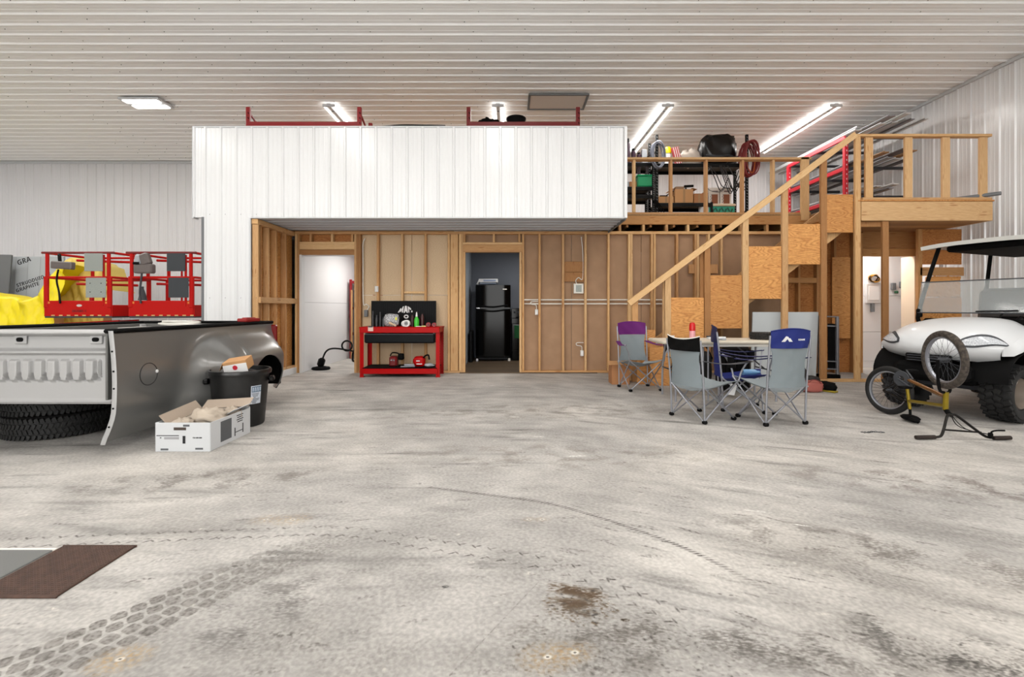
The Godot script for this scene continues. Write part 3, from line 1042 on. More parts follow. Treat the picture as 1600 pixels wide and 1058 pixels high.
	# right end: boarding behind the stairs and the pantry opening
	var r := structure("wall_plywood", "plywood faced wall behind the staircase with a white doorway", "wall")
	spans(r, "sheathing", V(4.74, 0.0, sd), V(5.45, 2.45, sd + 0.012), M.ply_dark)
	spans(r, "sheathing", V(5.455, 0.0, sd), V(6.07, 2.45, sd + 0.012), M.ply_dark)
	for x in [4.75, 5.0, 5.32, 5.62, 5.95]:
		stud(r, x, 0.0, 2.42, oldwood(), WALL)
	spans(r, "sheathing", V(5.55, 0.6, WALL - 0.03), V(5.86, 2.0, WALL - 0.015), ply())
	board(r, "rail", V(4.77, 1.6, wd), V(5.3, 1.6, wd), 0.089, 0.089, oldwood())
	spans(r, "trimmer", V(6.05, 0.0, WALL), V(6.10, 2.42, WALL + 0.089), oldwood())
	spans(r, "trimmer", V(7.03, 0.0, WALL), V(7.075, 2.42, WALL + 0.089), oldwood())
	board(r, "header", V(6.1, 2.085, wd), V(7.03, 2.085, wd), 0.13, 0.089, oldwood())
	board(r, "header", V(6.1, 2.30, wd), V(7.03, 2.30, wd), 0.29, 0.08, oldwood())
	spans(r, "door_lining", V(7.0, 0.0, WALL + 0.01), V(7.03, 2.02, WALL + 0.3), mat(Color(0.88, 0.80, 0.70), 0.7))
	var pr := structure("wall_pantry", "bright white panelled wall beyond the right doorway", "wall")
	for q in [[0.0, 0.12], [0.125, 0.67], [0.675, 1.35], [1.355, 2.46]]:
		spans(pr, "wall_panel", V(5.6, q[0], 9.0), V(RIGHT, q[1], 9.08), M.plaster)
	spans(pr, "wall_panel", V(5.5, 0, WALL + 0.11), V(5.6, 2.46, 9.08), M.plaster)
	spans(pr, "wall_panel", V(RIGHT - 0.06, 0, WALL + 0.11), V(RIGHT, 2.46, 9.08), M.plaster)
	lamp_room(V(6.3, 2.42, 8.7), Vector2(0.9, 0.3), 2.2, "flush ceiling light inside the white pantry")
	lamp_room(V(-2.6, 2.42, 9.9), Vector2(0.6, 1.6), 3.2, "flush ceiling light inside the white store room")
	lamp_room(V(0.5, 2.42, 9.5), Vector2(0.6, 0.6), 1.4, "flush ceiling light inside the grey kitchen")
	# low timber box section against the right wall, with wrapped insulation
	var q2 := structure("wall_stub", "timber framed stub wall against the right steel wall", "wall")
	spans(q2, "sheathing", V(6.86, 1.85, 7.97), V(RIGHT - 0.02, 2.44, 7.985), M.ply_dark)
	board(q2, "beam", V(6.82, 1.73, 7.95), V(RIGHT - 0.02, 1.73, 7.95), 0.14, 0.04, wood())
	spans(q2, "sheathing", V(6.86, 0.0, 7.97), V(RIGHT - 0.02, 1.30, 7.985), ply())
	spans(q2, "post", V(6.79, 0.0, 7.93), V(6.86, 2.44, 7.985), oldwood())
	var ins := thing("insulation_batt", "shiny wrapped insulation batt under a beam by the steel wall", "insulation", V(7.25, 1.48, 7.99))
	var im := mb()
	var grid: Array = []
	var nz := FastNoiseLite.new()
	nz.frequency = 9.0
	for i in 15:
		var row := PackedVector3Array()
		for kk in 21:
			var u := (kk / 20.0 - 0.5) * 0.56
			var v := (i / 14.0 - 0.5) * 0.34
			row.append(Vector3(u, v, 0.02 + 0.02 * nz.get_noise_2d(u * 3.0, v * 3.0) * 2.0))
		grid.append(row)
	grid.reverse()
	sheet(im, grid, 0.03)
	part(ins, "wrap", im, mat(Color(0.86, 0.62, 0.36), 0.25))

func lamp_room(at: Vector3, size: Vector2, energy: float, label: String) -> void:
	var t := thing("room_light", label, "light", at)
	box(t, "housing", Vector3(0, 0.02, 0), Vector3(size.x + 0.06, 0.03, size.y + 0.06), M.trim)
	box(t, "diffuser", Vector3(0, -0.005, 0), Vector3(size.x, 0.03, size.y), M.lamp, 0.006)
	lamp_light(t, Vector3(0, -0.03, 0), size, energy)


# ------------------------------------------------------------------ the loft

func loft() -> void:
	var w := structure("wall_loft", "white ribbed steel front of the loft with a column on the left", "wall")
	var left := -4.66
	# body behind the sheets
	spans(w, "backing", V(left, 2.46, FRONT + 0.012), V(1.70, 3.78, FRONT + 0.1), M.white)
	spans(w, "backing", V(-4.51, 0.0, FRONT + 0.012), V(-3.83, 2.46, FRONT + 0.1), M.white)
	# sheets: one full-height run on the left, the rest only above the opening
	var o := part(w, "steel_panel", rib_mesh(1, 1.33), M.steel, V(left, 2.455, FRONT))
	o.scale.x = 0.15 / PITCH
	clad(w, V(-4.51, 0.0, FRONT), Basis.IDENTITY, 3 * PITCH, 3.785, M.steel, 3)
	clad(w, V(-4.51 + 3 * PITCH, 2.455, FRONT), Basis.IDENTITY, 24 * PITCH, 1.33, M.steel)
	spans(w, "cap", V(left - 0.01, 3.775, FRONT - 0.012), V(1.72, 3.80, FRONT + 0.14), M.trim)
	spans(w, "corner_trim", V(left - 0.012, 2.44, FRONT - 0.02), V(left + 0.012, 3.79, FRONT + 0.1), M.trim)
	spans(w, "corner_trim", V(1.68, 2.445, FRONT - 0.022), V(1.722, 3.79, FRONT + 0.1), M.steel)
	spans(w, "corner_trim", V(-4.535, 0.0, FRONT - 0.02), V(-4.49, 2.46, FRONT + 0.12), M.grey)
	spans(w, "edge_trim", V(-3.84, 0.0, FRONT - 0.012), V(-3.815, 2.45, FRONT + 0.1), M.trim)
	spans(w, "edge_trim", V(-3.82, 2.44, FRONT - 0.014), V(1.72, 2.462, FRONT + 0.03), M.trim)
	var pts: Array = []
	for i in 28:
		for y in [3.74, 2.50]:
			pts.append(V(-4.48 + i * PITCH, y, FRONT - 0.003))
	for i in 4:
		for y in [1.27, 0.4, 2.5]:
			pts.append(V(-4.42 + i * PITCH, y, FRONT - 0.003))
	screws(w, "screws", pts)
	# ribbed soffit of the overhang
	var s := structure("ceiling_soffit", "ribbed steel soffit under the loft overhang", "ceiling")
	spans(s, "backing", V(-3.83, 2.475, FRONT + 0.03), V(1.70, 2.50, WALL + 0.1), M.white)
	var sb := Basis(Vector3(0, 0, -1), Vector3(1, 0, 0), Vector3(0, -1, 0))
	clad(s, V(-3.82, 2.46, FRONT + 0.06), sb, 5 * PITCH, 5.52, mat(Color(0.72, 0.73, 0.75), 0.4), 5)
	spans(s, "edge_trim", V(1.69, 2.42, FRONT + 0.02), V(1.715, 2.48, WALL), M.grey)
	# the deck
	var d := structure("floor_loft", "plywood loft deck behind the white front", "floor")
	var dusty := tex(mat(Color(0.62, 0.60, 0.58), 0.85), plies[0].albedo_texture, Vector3(1.6, 1.6, 1.6))
	dusty.albedo_color = Color(0.66, 0.68, 0.74)
	var x := left
	while x < RIGHT - 0.1:
		var x1 := minf(x + 1.22, RIGHT - 0.01)
		for q in [[FRONT + 0.1, WALL + 0.6], [WALL + 0.603, 10.6], [10.603, FAR - 0.02]]:
			if x > 1.5 and q[0] < WALL:
				q = [WALL - 0.005, WALL + 0.6]
			elif x1 > 1.72 and q[0] < WALL:
				spans(d, "deck_sheet", V(x, DECK - 0.02, q[0]), V(1.70, DECK, q[1]), dusty)
				q = [WALL - 0.005, q[1]]
				spans(d, "deck_sheet", V(1.703, DECK - 0.02, q[0]), V(x1 - 0.003, DECK, q[1]), dusty)
				continue
			spans(d, "deck_sheet", V(x, DECK - 0.02, q[0]), V(x1 - 0.003, DECK, q[1]), dusty)
		x += 1.22
	board(d, "rim_board", V(1.72, 2.642, WALL + 0.01), V(5.25, 2.642, WALL + 0.01), 0.153, 0.04, darkwoods[0])
	for i in 30:
		var jx := left + 0.2 + i * 0.406
		board(d, "joist", V(jx, 2.62, (FRONT + 0.12) if jx < 1.65 else WALL + 0.04), V(jx, 2.62, FAR - 0.03), 0.19, 0.038, oldwood(), Vector3.RIGHT)
	# side walls under the deck
	var ws := structure("wall_loft_side", "white side wall under the loft facing the lifts", "wall")
	spans(ws, "backing", V(-4.5, 0.0, FRONT + 0.1), V(-4.4, 2.6, FAR - 0.02), M.white)
	# guard rail right of the box
	var g := thing("guard_rail", "light timber guard rail along the loft edge over the framed wall", "railing", V(0, 0, 0))
	var gd := WALL + 0.05
	board(g, "bottom_rail", V(1.73, DECK + 0.019, gd), V(5.2, DECK + 0.019, gd), 0.038, 0.089)
	board(g, "top_rail", V(1.73, DECK + 0.965, gd), V(5.2, DECK + 0.965, gd), 0.038, 0.14)
	for px in [2.15, 2.79, 3.40, 4.03, 4.56]:
		board(g, "post", V(px, DECK + 0.038, gd), V(px, DECK + 0.946, gd), 0.042, 0.089)
	spans(g, "post", V(5.02, DECK - 0.1, WALL - 0.02), V(5.16, DECK + 0.99, WALL + 0.02), wood())


# ------------------------------------------------------------------ staircase and landing

func rail_h(x: float) -> float:
	return 1.21 + 0.746 * (x - 1.83)

func stairs() -> void:
	var s := thing("staircase", "open timber staircase with plywood sides climbing right to the landing", "staircase", V(0, 0, 0))
	var d0 := 7.24
	for q in [[1.90, 1], [2.40, 0], [3.0, 1], [3.58, 0], [4.18, 1], [4.77, 2]]:
		var x: float = q[0]
		var m := oldwood() if q[1] == 2 or x == 3.0 else wood()
		spans(s, "post", V(x - 0.045, 0.0, d0), V(x + 0.045, rail_h(x) - 0.03, d0 + 0.05), m)
	spans(s, "post", V(2.34, 0.0, d0 + 0.06), V(2.40, rail_h(2.4) - 0.05, d0 + 0.1), wood())
	spans(s, "post", V(2.91, 0.0, d0 + 0.06), V(2.97, rail_h(2.97) - 0.05, d0 + 0.1), oldwood())
	board(s, "handrail", V(1.80, rail_h(1.80), d0 - 0.01), V(5.24, rail_h(5.24), d0 - 0.01), 0.089, 0.038, woods[3], Vector3.BACK)
	board(s, "handrail_cap", V(1.80, rail_h(1.80) + 0.03, d0 + 0.03), V(5.24, rail_h(5.24) + 0.03, d0 + 0.03), 0.03, 0.06, oldwood(), Vector3.BACK)
	var pi := 0
	for q in [[2.43, 2.95, 0.62, 1.28], [3.04, 3.53, 0.81, 1.62], [3.63, 4.13, 1.26, 2.06], [4.23, 4.72, 1.785, 2.40], [4.82, 5.22, 2.27, 2.85]]:
		spans(s, "plywood_side", V(q[0], q[2], d0 + 0.015), V(q[1], q[3], d0 + 0.033), plies[pi % 3])
		pi += 1
	# closed stringers: light 2x12 boards, lower edge rising with the flight
	for sd in [d0 + 0.10, 8.06]:
		var st := mb()
		prism(st, PackedVector2Array([Vector2(2.135, 0.0), Vector2(5.26, 2.397), Vector2(5.26, 2.77), Vector2(4.83, 2.44), Vector2(1.66, 0.0)]), 0.04)
		part(s, "stringer", st, woods[1], V(0, 0, sd + 0.04))
	for k in range(1, 13):
		var h := 0.2133 * k
		var x := 3.64 + (h - 1.484) / 0.767
		spans(s, "tread", V(x - 0.03, h - 0.038, d0 + 0.145), V(x + 0.278, h, 8.055), wood())
		spans(s, "riser", V(x, h - 0.213, d0 + 0.145), V(x + 0.018, h - 0.04, 8.055), ply())
	spans(s, "sole_plate", V(4.72, 0.0, d0 - 0.02), V(5.70, 0.038, d0 + 0.09), wood())
	# landing
	var l := thing("landing", "timber landing with railing at the top of the stairs", "landing", V(0, 0, 0))
	var f0 := 7.22
	board(l, "beam", V(5.32, 2.59, f0 + 0.02), V(7.31, 2.59, f0 + 0.02), 0.29, 0.04, woods[0])
	board(l, "beam", V(7.29, 2.59, f0 + 0.04), V(7.29, 2.59, WALL + 0.1), 0.29, 0.04, wood(), Vector3.RIGHT)
	spans(l, "deck_sheet", V(5.27, 2.737, f0 - 0.01), V(6.3, 2.76, WALL + 0.1), ply())
	spans(l, "deck_sheet", V(6.303, 2.737, f0 - 0.01), V(7.33, 2.76, WALL + 0.1), ply())
	for i in 5:
		board(l, "joist", V(5.55 + i * 0.405, 2.60, f0 + 0.04), V(5.55 + i * 0.405, 2.60, WALL + 0.08), 0.235, 0.038, oldwood(), Vector3.RIGHT)
	for i in 5:
		board(l, "soffit_board", V(5.36, 2.452, f0 + 0.148 + i * 0.2), V(7.27, 2.452, f0 + 0.148 + i * 0.2), 0.195, 0.015, oldwood(), Vector3.UP)
	spans(l, "corner_post", V(5.23, 0.0, f0), V(5.31, 3.75, f0 + 0.045), woods[1])
	spans(l, "corner_post", V(5.315, 0.0, f0 + 0.05), V(5.355, 3.7, f0 + 0.14), oldwood())
	spans(l, "prop", V(5.66, 0.038, f0 + 0.02), V(5.755, 2.445, f0 + 0.06), oldwood())
	spans(l, "bearer", V(5.32, 2.36, f0 + 0.06), V(5.76, 2.44, f0 + 0.10), oldwood())
	for x in [5.46, 6.06, 6.63, 7.20]:
		spans(l, "rail_post", V(x - 0.06, 2.762, f0 + 0.02), V(x + 0.055, 3.72, f0 + 0.06), wood())
	board(l, "top_rail", V(5.23, 3.74, f0 + 0.045), V(7.30, 3.74, f0 + 0.045), 0.038, 0.10)
	board(l, "bottom_rail", V(5.34, 2.779, f0 + 0.04), V(7.30, 2.779, f0 + 0.04), 0.034, 0.089)
	var p := mb()
	tube(p, [V(6.75, 2.80, 7.50), V(7.37, 2.845, 7.16)], 0.03, 10)
	single("steel_pipe", "grey steel pipe lying on the landing and sticking out past its right end", "pipe", p, M.grey)
	# leaning things beneath the flight
	var gp := mb()
	bx(gp, Vector3.ZERO, Vector3(1.02, 1.06, 0.02), 0.002)
	single("foam_board", "tall pale grey sheet leaning behind the stair posts", "sheet", gp, mat(Color(0.74, 0.765, 0.775), 0.6), V(4.27, 0.53, 7.43), Vector3(0.06, 0, 0))
	var c := thing("steel_ladder", "narrow grey steel ladder frame leaning between the stair posts", "frame", V(5.02, 0.0, 7.52), 0.0)
	c.rotation = Vector3(-0.08, 0.0, -0.05)
	for sx in [-1, 1]:
		var st := mb()
		bx(st, Vector3(0.14 * sx, 0.5, 0), Vector3(0.035, 1.0, 0.05), 0.004)
		part(c, "rail", st, M.tubing)
	for y in [0.16, 0.28, 0.84, 0.99]:
		box(c, "rung", Vector3(0, y, 0), Vector3(0.28, 0.02, 0.04), M.tubing)
	box(c, "foot", Vector3(0, 0.04, 0), Vector3(0.33, 0.08, 0.10), M.matt_black, 0.01)
	box(c, "backing", Vector3(0.06, 0.52, -0.015), Vector3(0.12, 0.72, 0.012), M.matt_black)


# ------------------------------------------------------------------ workbench, kitchen, chairs, table

func camp_chair(label: String, at: Vector3, turn: float, band: Material, cloth: Material, strap: Material, wavy := 0.0) -> Node3D:
	var t := thing("camp_chair", label, "chair", at, turn)
	var f := 0.215
	var top := 0.86
	var sy := 0.40
	for s in [-1.0, 1.0]:
		var st := mb()
		tube(st, curve([Vector3(f * s, 0.02, -0.20), Vector3(f * s, sy, -0.215), Vector3((f + 0.005) * s, top, -0.26)], 4), 0.0095, 8)
		part(t, "back_post", st, M.tubing)
		var ar := mb()
		tube(ar, curve([Vector3((f + 0.03) * s, sy + 0.02, 0.235), Vector3((f + 0.05) * s, sy + 0.12, 0.25), Vector3((f + 0.10) * s, sy + 0.22, 0.27), Vector3((f + 0.12) * s, sy + 0.235, 0.29)], 4), 0.009, 8)
		part(t, "arm_post", ar, M.tubing)
	# crossed tubes on all four sides
	var seat_c := [Vector3(-f - 0.03, sy + 0.02, 0.235), Vector3(f + 0.03, sy + 0.02, 0.235)]
	var legs := [
		[Vector3(-f, 0.02, 0.2), seat_c[1]], [Vector3(f, 0.02, 0.2), seat_c[0]],
		[Vector3(-f, 0.02, -0.2), Vector3(f - 0.01, sy - 0.03, -0.21)], [Vector3(f, 0.02, -0.2), Vector3(-f + 0.01, sy - 0.03, -0.21)],
		[Vector3(-f, 0.02, 0.2), Vector3(-f - 0.005, sy - 0.03, -0.215)], [Vector3(-f, 0.02, -0.2), seat_c[0]],
		[Vector3(f, 0.02, 0.2), Vector3(f + 0.005, sy - 0.03, -0.215)], [Vector3(f, 0.02, -0.2), seat_c[1]]]
	var k := 0
	for q in legs:
		var st := mb()
		var off := Vector3.ZERO
		if k < 4:
			off.z = 0.008 * (1 if k % 2 else -1)
		else:
			off.x = 0.008 * (1 if k % 2 else -1)
		tube(st, [q[0] + off, q[1] + off], 0.0085, 8)
		part(t, "leg_tube", st, M.tubing)
		k += 1
	for sx in [-1, 1]:
		for sz in [-1, 1]:
			var st := mb()
			bx(st, Vector3(f * sx, 0.018, 0.2 * sz), Vector3(0.05, 0.036, 0.042), 0.01)
			part(t, "foot", st, M.black)
	# seat sling
	var grid: Array = []
	for i in 11:
		var v := i / 10.0
		var row := PackedVector3Array()
		for j in 13:
			var u := j / 12.0 * 2.0 - 1.0
			var w := lerpf(f - 0.01, f + 0.03, v)
			var sag := 0.075 * (1.0 - u * u) * (0.55 + 0.45 * sin(v * PI))
			row.append(Vector3(u * w, lerpf(sy - 0.04, sy + 0.025, v) - sag + 0.004 * sin(u * 9.0 + v * 6.0), lerpf(-0.20, 0.245, v) - 0.03 * (1.0 - u * u) * v))
		grid.append(row)
	var se := mb()
	sheet(se, grid, 0.004)
	part(t, "seat", se, cloth)
	# back sling and the coloured band above it
	for q in [["backrest", -0.03, 0.34, M.mesh_grey if cloth == M.seat_grey else cloth], ["head_band", 0.34, 0.50, band]]:
		var g: Array = []
		for i in 9:
			var v := i / 8.0
			var y: float = lerpf(q[1], q[2], v)
			var row := PackedVector3Array()
			for j in 13:
				var u := j / 12.0 * 2.0 - 1.0
				var pinch := 1.0 - 0.16 * sin(clampf((y + 0.03) / 0.42, 0.0, 1.0) * PI)
				var dip: float = -0.035 * (1.0 - u * u) * (1.0 if wavy > 0.0 else -0.75) * maxf(0.0, (y - 0.36) / 0.14)
				row.append(Vector3(u * (f - 0.004) * pinch, sy + y + dip, -0.215 - 0.045 * y / 0.46 - 0.055 * (1.0 - u * u) * (1.0 - 0.5 * v) + 0.004 * sin(u * 7.0 + y * 40.0)))
			g.append(row)
		var st := mb()
		sheet(st, g, 0.004)
		part(t, q[0], st, q[3])
		if q[0] == "head_band":
			var rim: Array = []
			for p: Vector3 in g[8]:
				rim.append(p)
			var pt := mb()
			tube(pt, rim, 0.006, 6)
			part(t, "piping", pt, M.pvc if wavy > 0.0 else band)
	# arm straps from the posts to the front uprights, and a cup pocket
	for s in [-1.0, 1.0]:
		var g: Array = []
		for i in 9:
			var v := i / 8.0
			var c := Vector3(lerpf(f, f + 0.125, v) * s, lerpf(sy + 0.25, sy + 0.235, v) - 0.03 * sin(v * PI), lerpf(-0.24, 0.29, v))
			var row := PackedVector3Array()
			for j in 3:
				row.append(c + Vector3((j - 1) * 0.032, 0.004 * (1 - absi(j - 1)), 0))
			g.append(row)
		var st := mb()
		sheet(st, g, 0.006)
		part(t, "arm_strap", st, strap)
	var cu := mb()
	lathe(cu, [Vector2(0.0, -0.11), Vector2(0.036, -0.11), Vector2(0.042, -0.01), Vector2(0.044, 0.0), Vector2(0.038, 0.0), Vector2(0.034, -0.1), Vector2(0.0, -0.1)], Vector3(f + 0.11, sy + 0.225, 0.15), Basis.IDENTITY, 14)
	part(t, "cup_pocket", cu, M.matt_black)
	return t

func furniture() -> void:
	workbench()
	kitchen()
	camp_chair("camp chair with a purple head band facing the lens, beside the stairs", V(1.79, 0, 6.60), 0.16, M.purple, M.seat_grey, M.purple)
	camp_chair("camp chair with a black head band and white piping, seen from behind", V(1.96, 0, 4.87), 2.02, M.matt_black, M.seat_grey, M.dark_grey, 1.0).scale = Vector3(1, 0.94, 1)
	var c := camp_chair("camp chair with a bright blue head band and white peak emblem, seen from behind", V(2.59, 0, 4.74), -2.95, M.blue, M.seat_grey, M.navy)
	# white emblem printed on the back of the blue band
	var em := mb()
	prism(em, PackedVector2Array([Vector2(-0.06, 0), Vector2(-0.01, 0.052), Vector2(0.012, 0.045), Vector2(0.022, 0.03), Vector2(0.032, 0.034), Vector2(0.058, 0), Vector2(0.022, 0.0), Vector2(0.004, 0.026), Vector2(-0.008, 0.014), Vector2(-0.022, 0.0)]), 0.002, Transform3D(Basis(Vector3.UP, PI), Vector3(0.075, 0.805, -0.302)))
	part(c, "emblem", em, M.white)
	letters(c, "lettering", "OZARK", 0.017, M.white, Transform3D(Basis(Vector3.UP, PI), Vector3(-0.085, 0.822, -0.297)))
	camp_chair("navy blue camp chair turned sideways beyond the black banded chair", V(2.56, 0, 5.30), 1.25, M.navy, M.blue, M.navy)
	# receipt tag hanging from the middle of the chairs
	var tg := mb()
	bx(tg, Vector3.ZERO, Vector3(0.07, 0.115, 0.003), 0.0)
	for i in 3:
		bx(tg, Vector3(0.0, -0.02 - i * 0.012, 0.002), Vector3(0.045, 0.004, 0.001), 0.0)
	single("paper_tag", "white paper tag hanging below the seat of the blue banded chair", "tag", tg, M.paper, V(2.30, 0.275, 4.93), Vector3(0.15, 0.1, -0.18))
	table()

func workbench() -> void:
	var t := thing("workbench", "bright red steel workbench with a black drawer below the top", "workbench", V(-1.785, 0, 7.95))
	var hw := 0.645
	for sx in [-1, 1]:
		for sz in [-1, 1]:
			var st := mb()
			var x: float = sx * (hw - 0.03)
			var z: float = sz * 0.235
			bx(st, Vector3(x, 0.39, z), Vector3(0.062, 0.78, 0.004), 0.001)
			bx(st, Vector3(x + sx * 0.029, 0.39, z - sz * 0.03), Vector3(0.004, 0.78, 0.06), 0.001)
			bx(st, Vector3(x, 0.006, z - sz * 0.03), Vector3(0.07, 0.012, 0.07), 0.002)
			part(t, "leg", st, M.red)
			var hl := mb()
			for k in 16:
				bx(hl, Vector3(x + sx * 0.0315, 0.06 + k * 0.045, z - sz * 0.03), Vector3(0.002, 0.022, 0.012), 0.0)
			part(t, "slot_row", hl, M.matt_black).set_meta("kind", "stuff")
	for z in [-0.25, 0.25]:
		box(t, "top_beam", Vector3(0, 0.765, z), Vector3(hw * 2.0, 0.09, 0.035), M.red, 0.006)
		box(t, "lower_beam", Vector3(0, 0.10, z), Vector3(hw * 2.0 - 0.06, 0.085, 0.035), M.red, 0.006)
	for x in [-1, 1]:
		box(t, "side_beam", Vector3(x * (hw - 0.02), 0.765, 0), Vector3(0.03, 0.09, 0.47), M.red, 0.006)
	box(t, "worktop", Vector3(0, 0.805, -0.005), Vector3(hw * 2.0 + 0.02, 0.02, 0.53), M.red, 0.005)
	box(t, "lower_shelf", Vector3(0, 0.148, 0), Vector3(hw * 2.0 - 0.08, 0.012, 0.5), M.matt_black, 0.003)
	var dr := box(t, "drawer", Vector3(0, 0.63, 0.06), Vector3(1.14, 0.155, 0.40), mat(Color(0.02, 0.04, 0.055), 0.45, 0.0, 0.28), 0.02)
	box(dr, "pull_lip", Vector3(0, 0.068, 0.205), Vector3(1.10, 0.016, 0.02), M.dark_grey, 0.004)
	for x in [-0.55, 0.55]:
		box(t, "drawer_slide", Vector3(x, 0.71, 0.02), Vector3(0.03, 0.03, 0.42), M.grey)
	var bb := box(t, "tool_board", Vector3(-0.04, 1.03, -0.245), Vector3(1.11, 0.43, 0.02), mat(Color(0.016, 0.019, 0.026), 0.5, 0.0, 0.25), 0.004)
	for x in [-1, 1]:
		box(bb, "board_edge", Vector3(0.55 * x, 0, 0.012), Vector3(0.012, 0.43, 0.012), M.black, 0.002)
	box(bb, "board_edge", Vector3(0, 0.209, 0.012), Vector3(1.10, 0.012, 0.012), M.black, 0.002)
	var slots := mb()
	for i in 34:
		bx(slots, Vector3(-0.52 + i * 0.0315, 0.0, 0.0105), Vector3(0.003, 0.40, 0.002), 0.0)
	part(bb, "groove", slots, M.black).set_meta("kind", "stuff")
	# dome-topped white lettering MAC over O, as printed
	var lg := mb()
	var dome := func(pts: Array) -> PackedVector2Array:
		var o := PackedVector2Array()
		for p in pts:
			o.append(Vector2(p[0], p[1]) * 0.1)
		return o
	var xf := Transform3D(Basis.IDENTITY, Vector3(0.03, 0.015, 0.0105))
	for poly in [
		[[-1.32, 0.0], [-0.85, 0.72], [-0.72, 0.72], [-0.72, 0.42], [-0.45, 1.02], [-0.28, 1.08], [-0.42, 0.0], [-0.62, 0.0], [-0.58, 0.5], [-0.78, 0.1], [-0.90, 0.1], [-0.88, 0.4], [-1.08, 0.0]],
		[[-0.32, -0.05], [-0.08, 1.14], [0.20, 1.14], [0.42, -0.05], [0.18, -0.05], [0.15, 0.18], [-0.05, 0.18], [-0.09, -0.05]],
		[[0.52, 0.0], [0.36, 1.08], [0.52, 1.02], [0.92, 0.72], [0.98, 0.50], [0.84, 0.42], [0.66, 0.62], [0.60, 0.55], [0.68, 0.0]],
		[[0.92, 0.12], [1.12, 0.42], [1.24, 0.12], [1.08, 0.0]]]:
		prism(lg, dome.call(poly), 0.003, xf)
	for a in 16:
		var p := TAU * a / 16.0
		var q := TAU * (a + 1) / 16.0
		var c := Vector3(0.042, -0.055, 0.012)
		quad(lg, c + Vector3(cos(p) * 0.042, sin(p) * 0.034, 0), c + Vector3(cos(q) * 0.042, sin(q) * 0.034, 0), c + Vector3(cos(q) * 0.022, sin(q) * 0.016, 0), c + Vector3(cos(p) * 0.022, sin(p) * 0.016, 0), Vector3.BACK)
	part(bb, "lettering", lg, M.white)
	bench_goods()

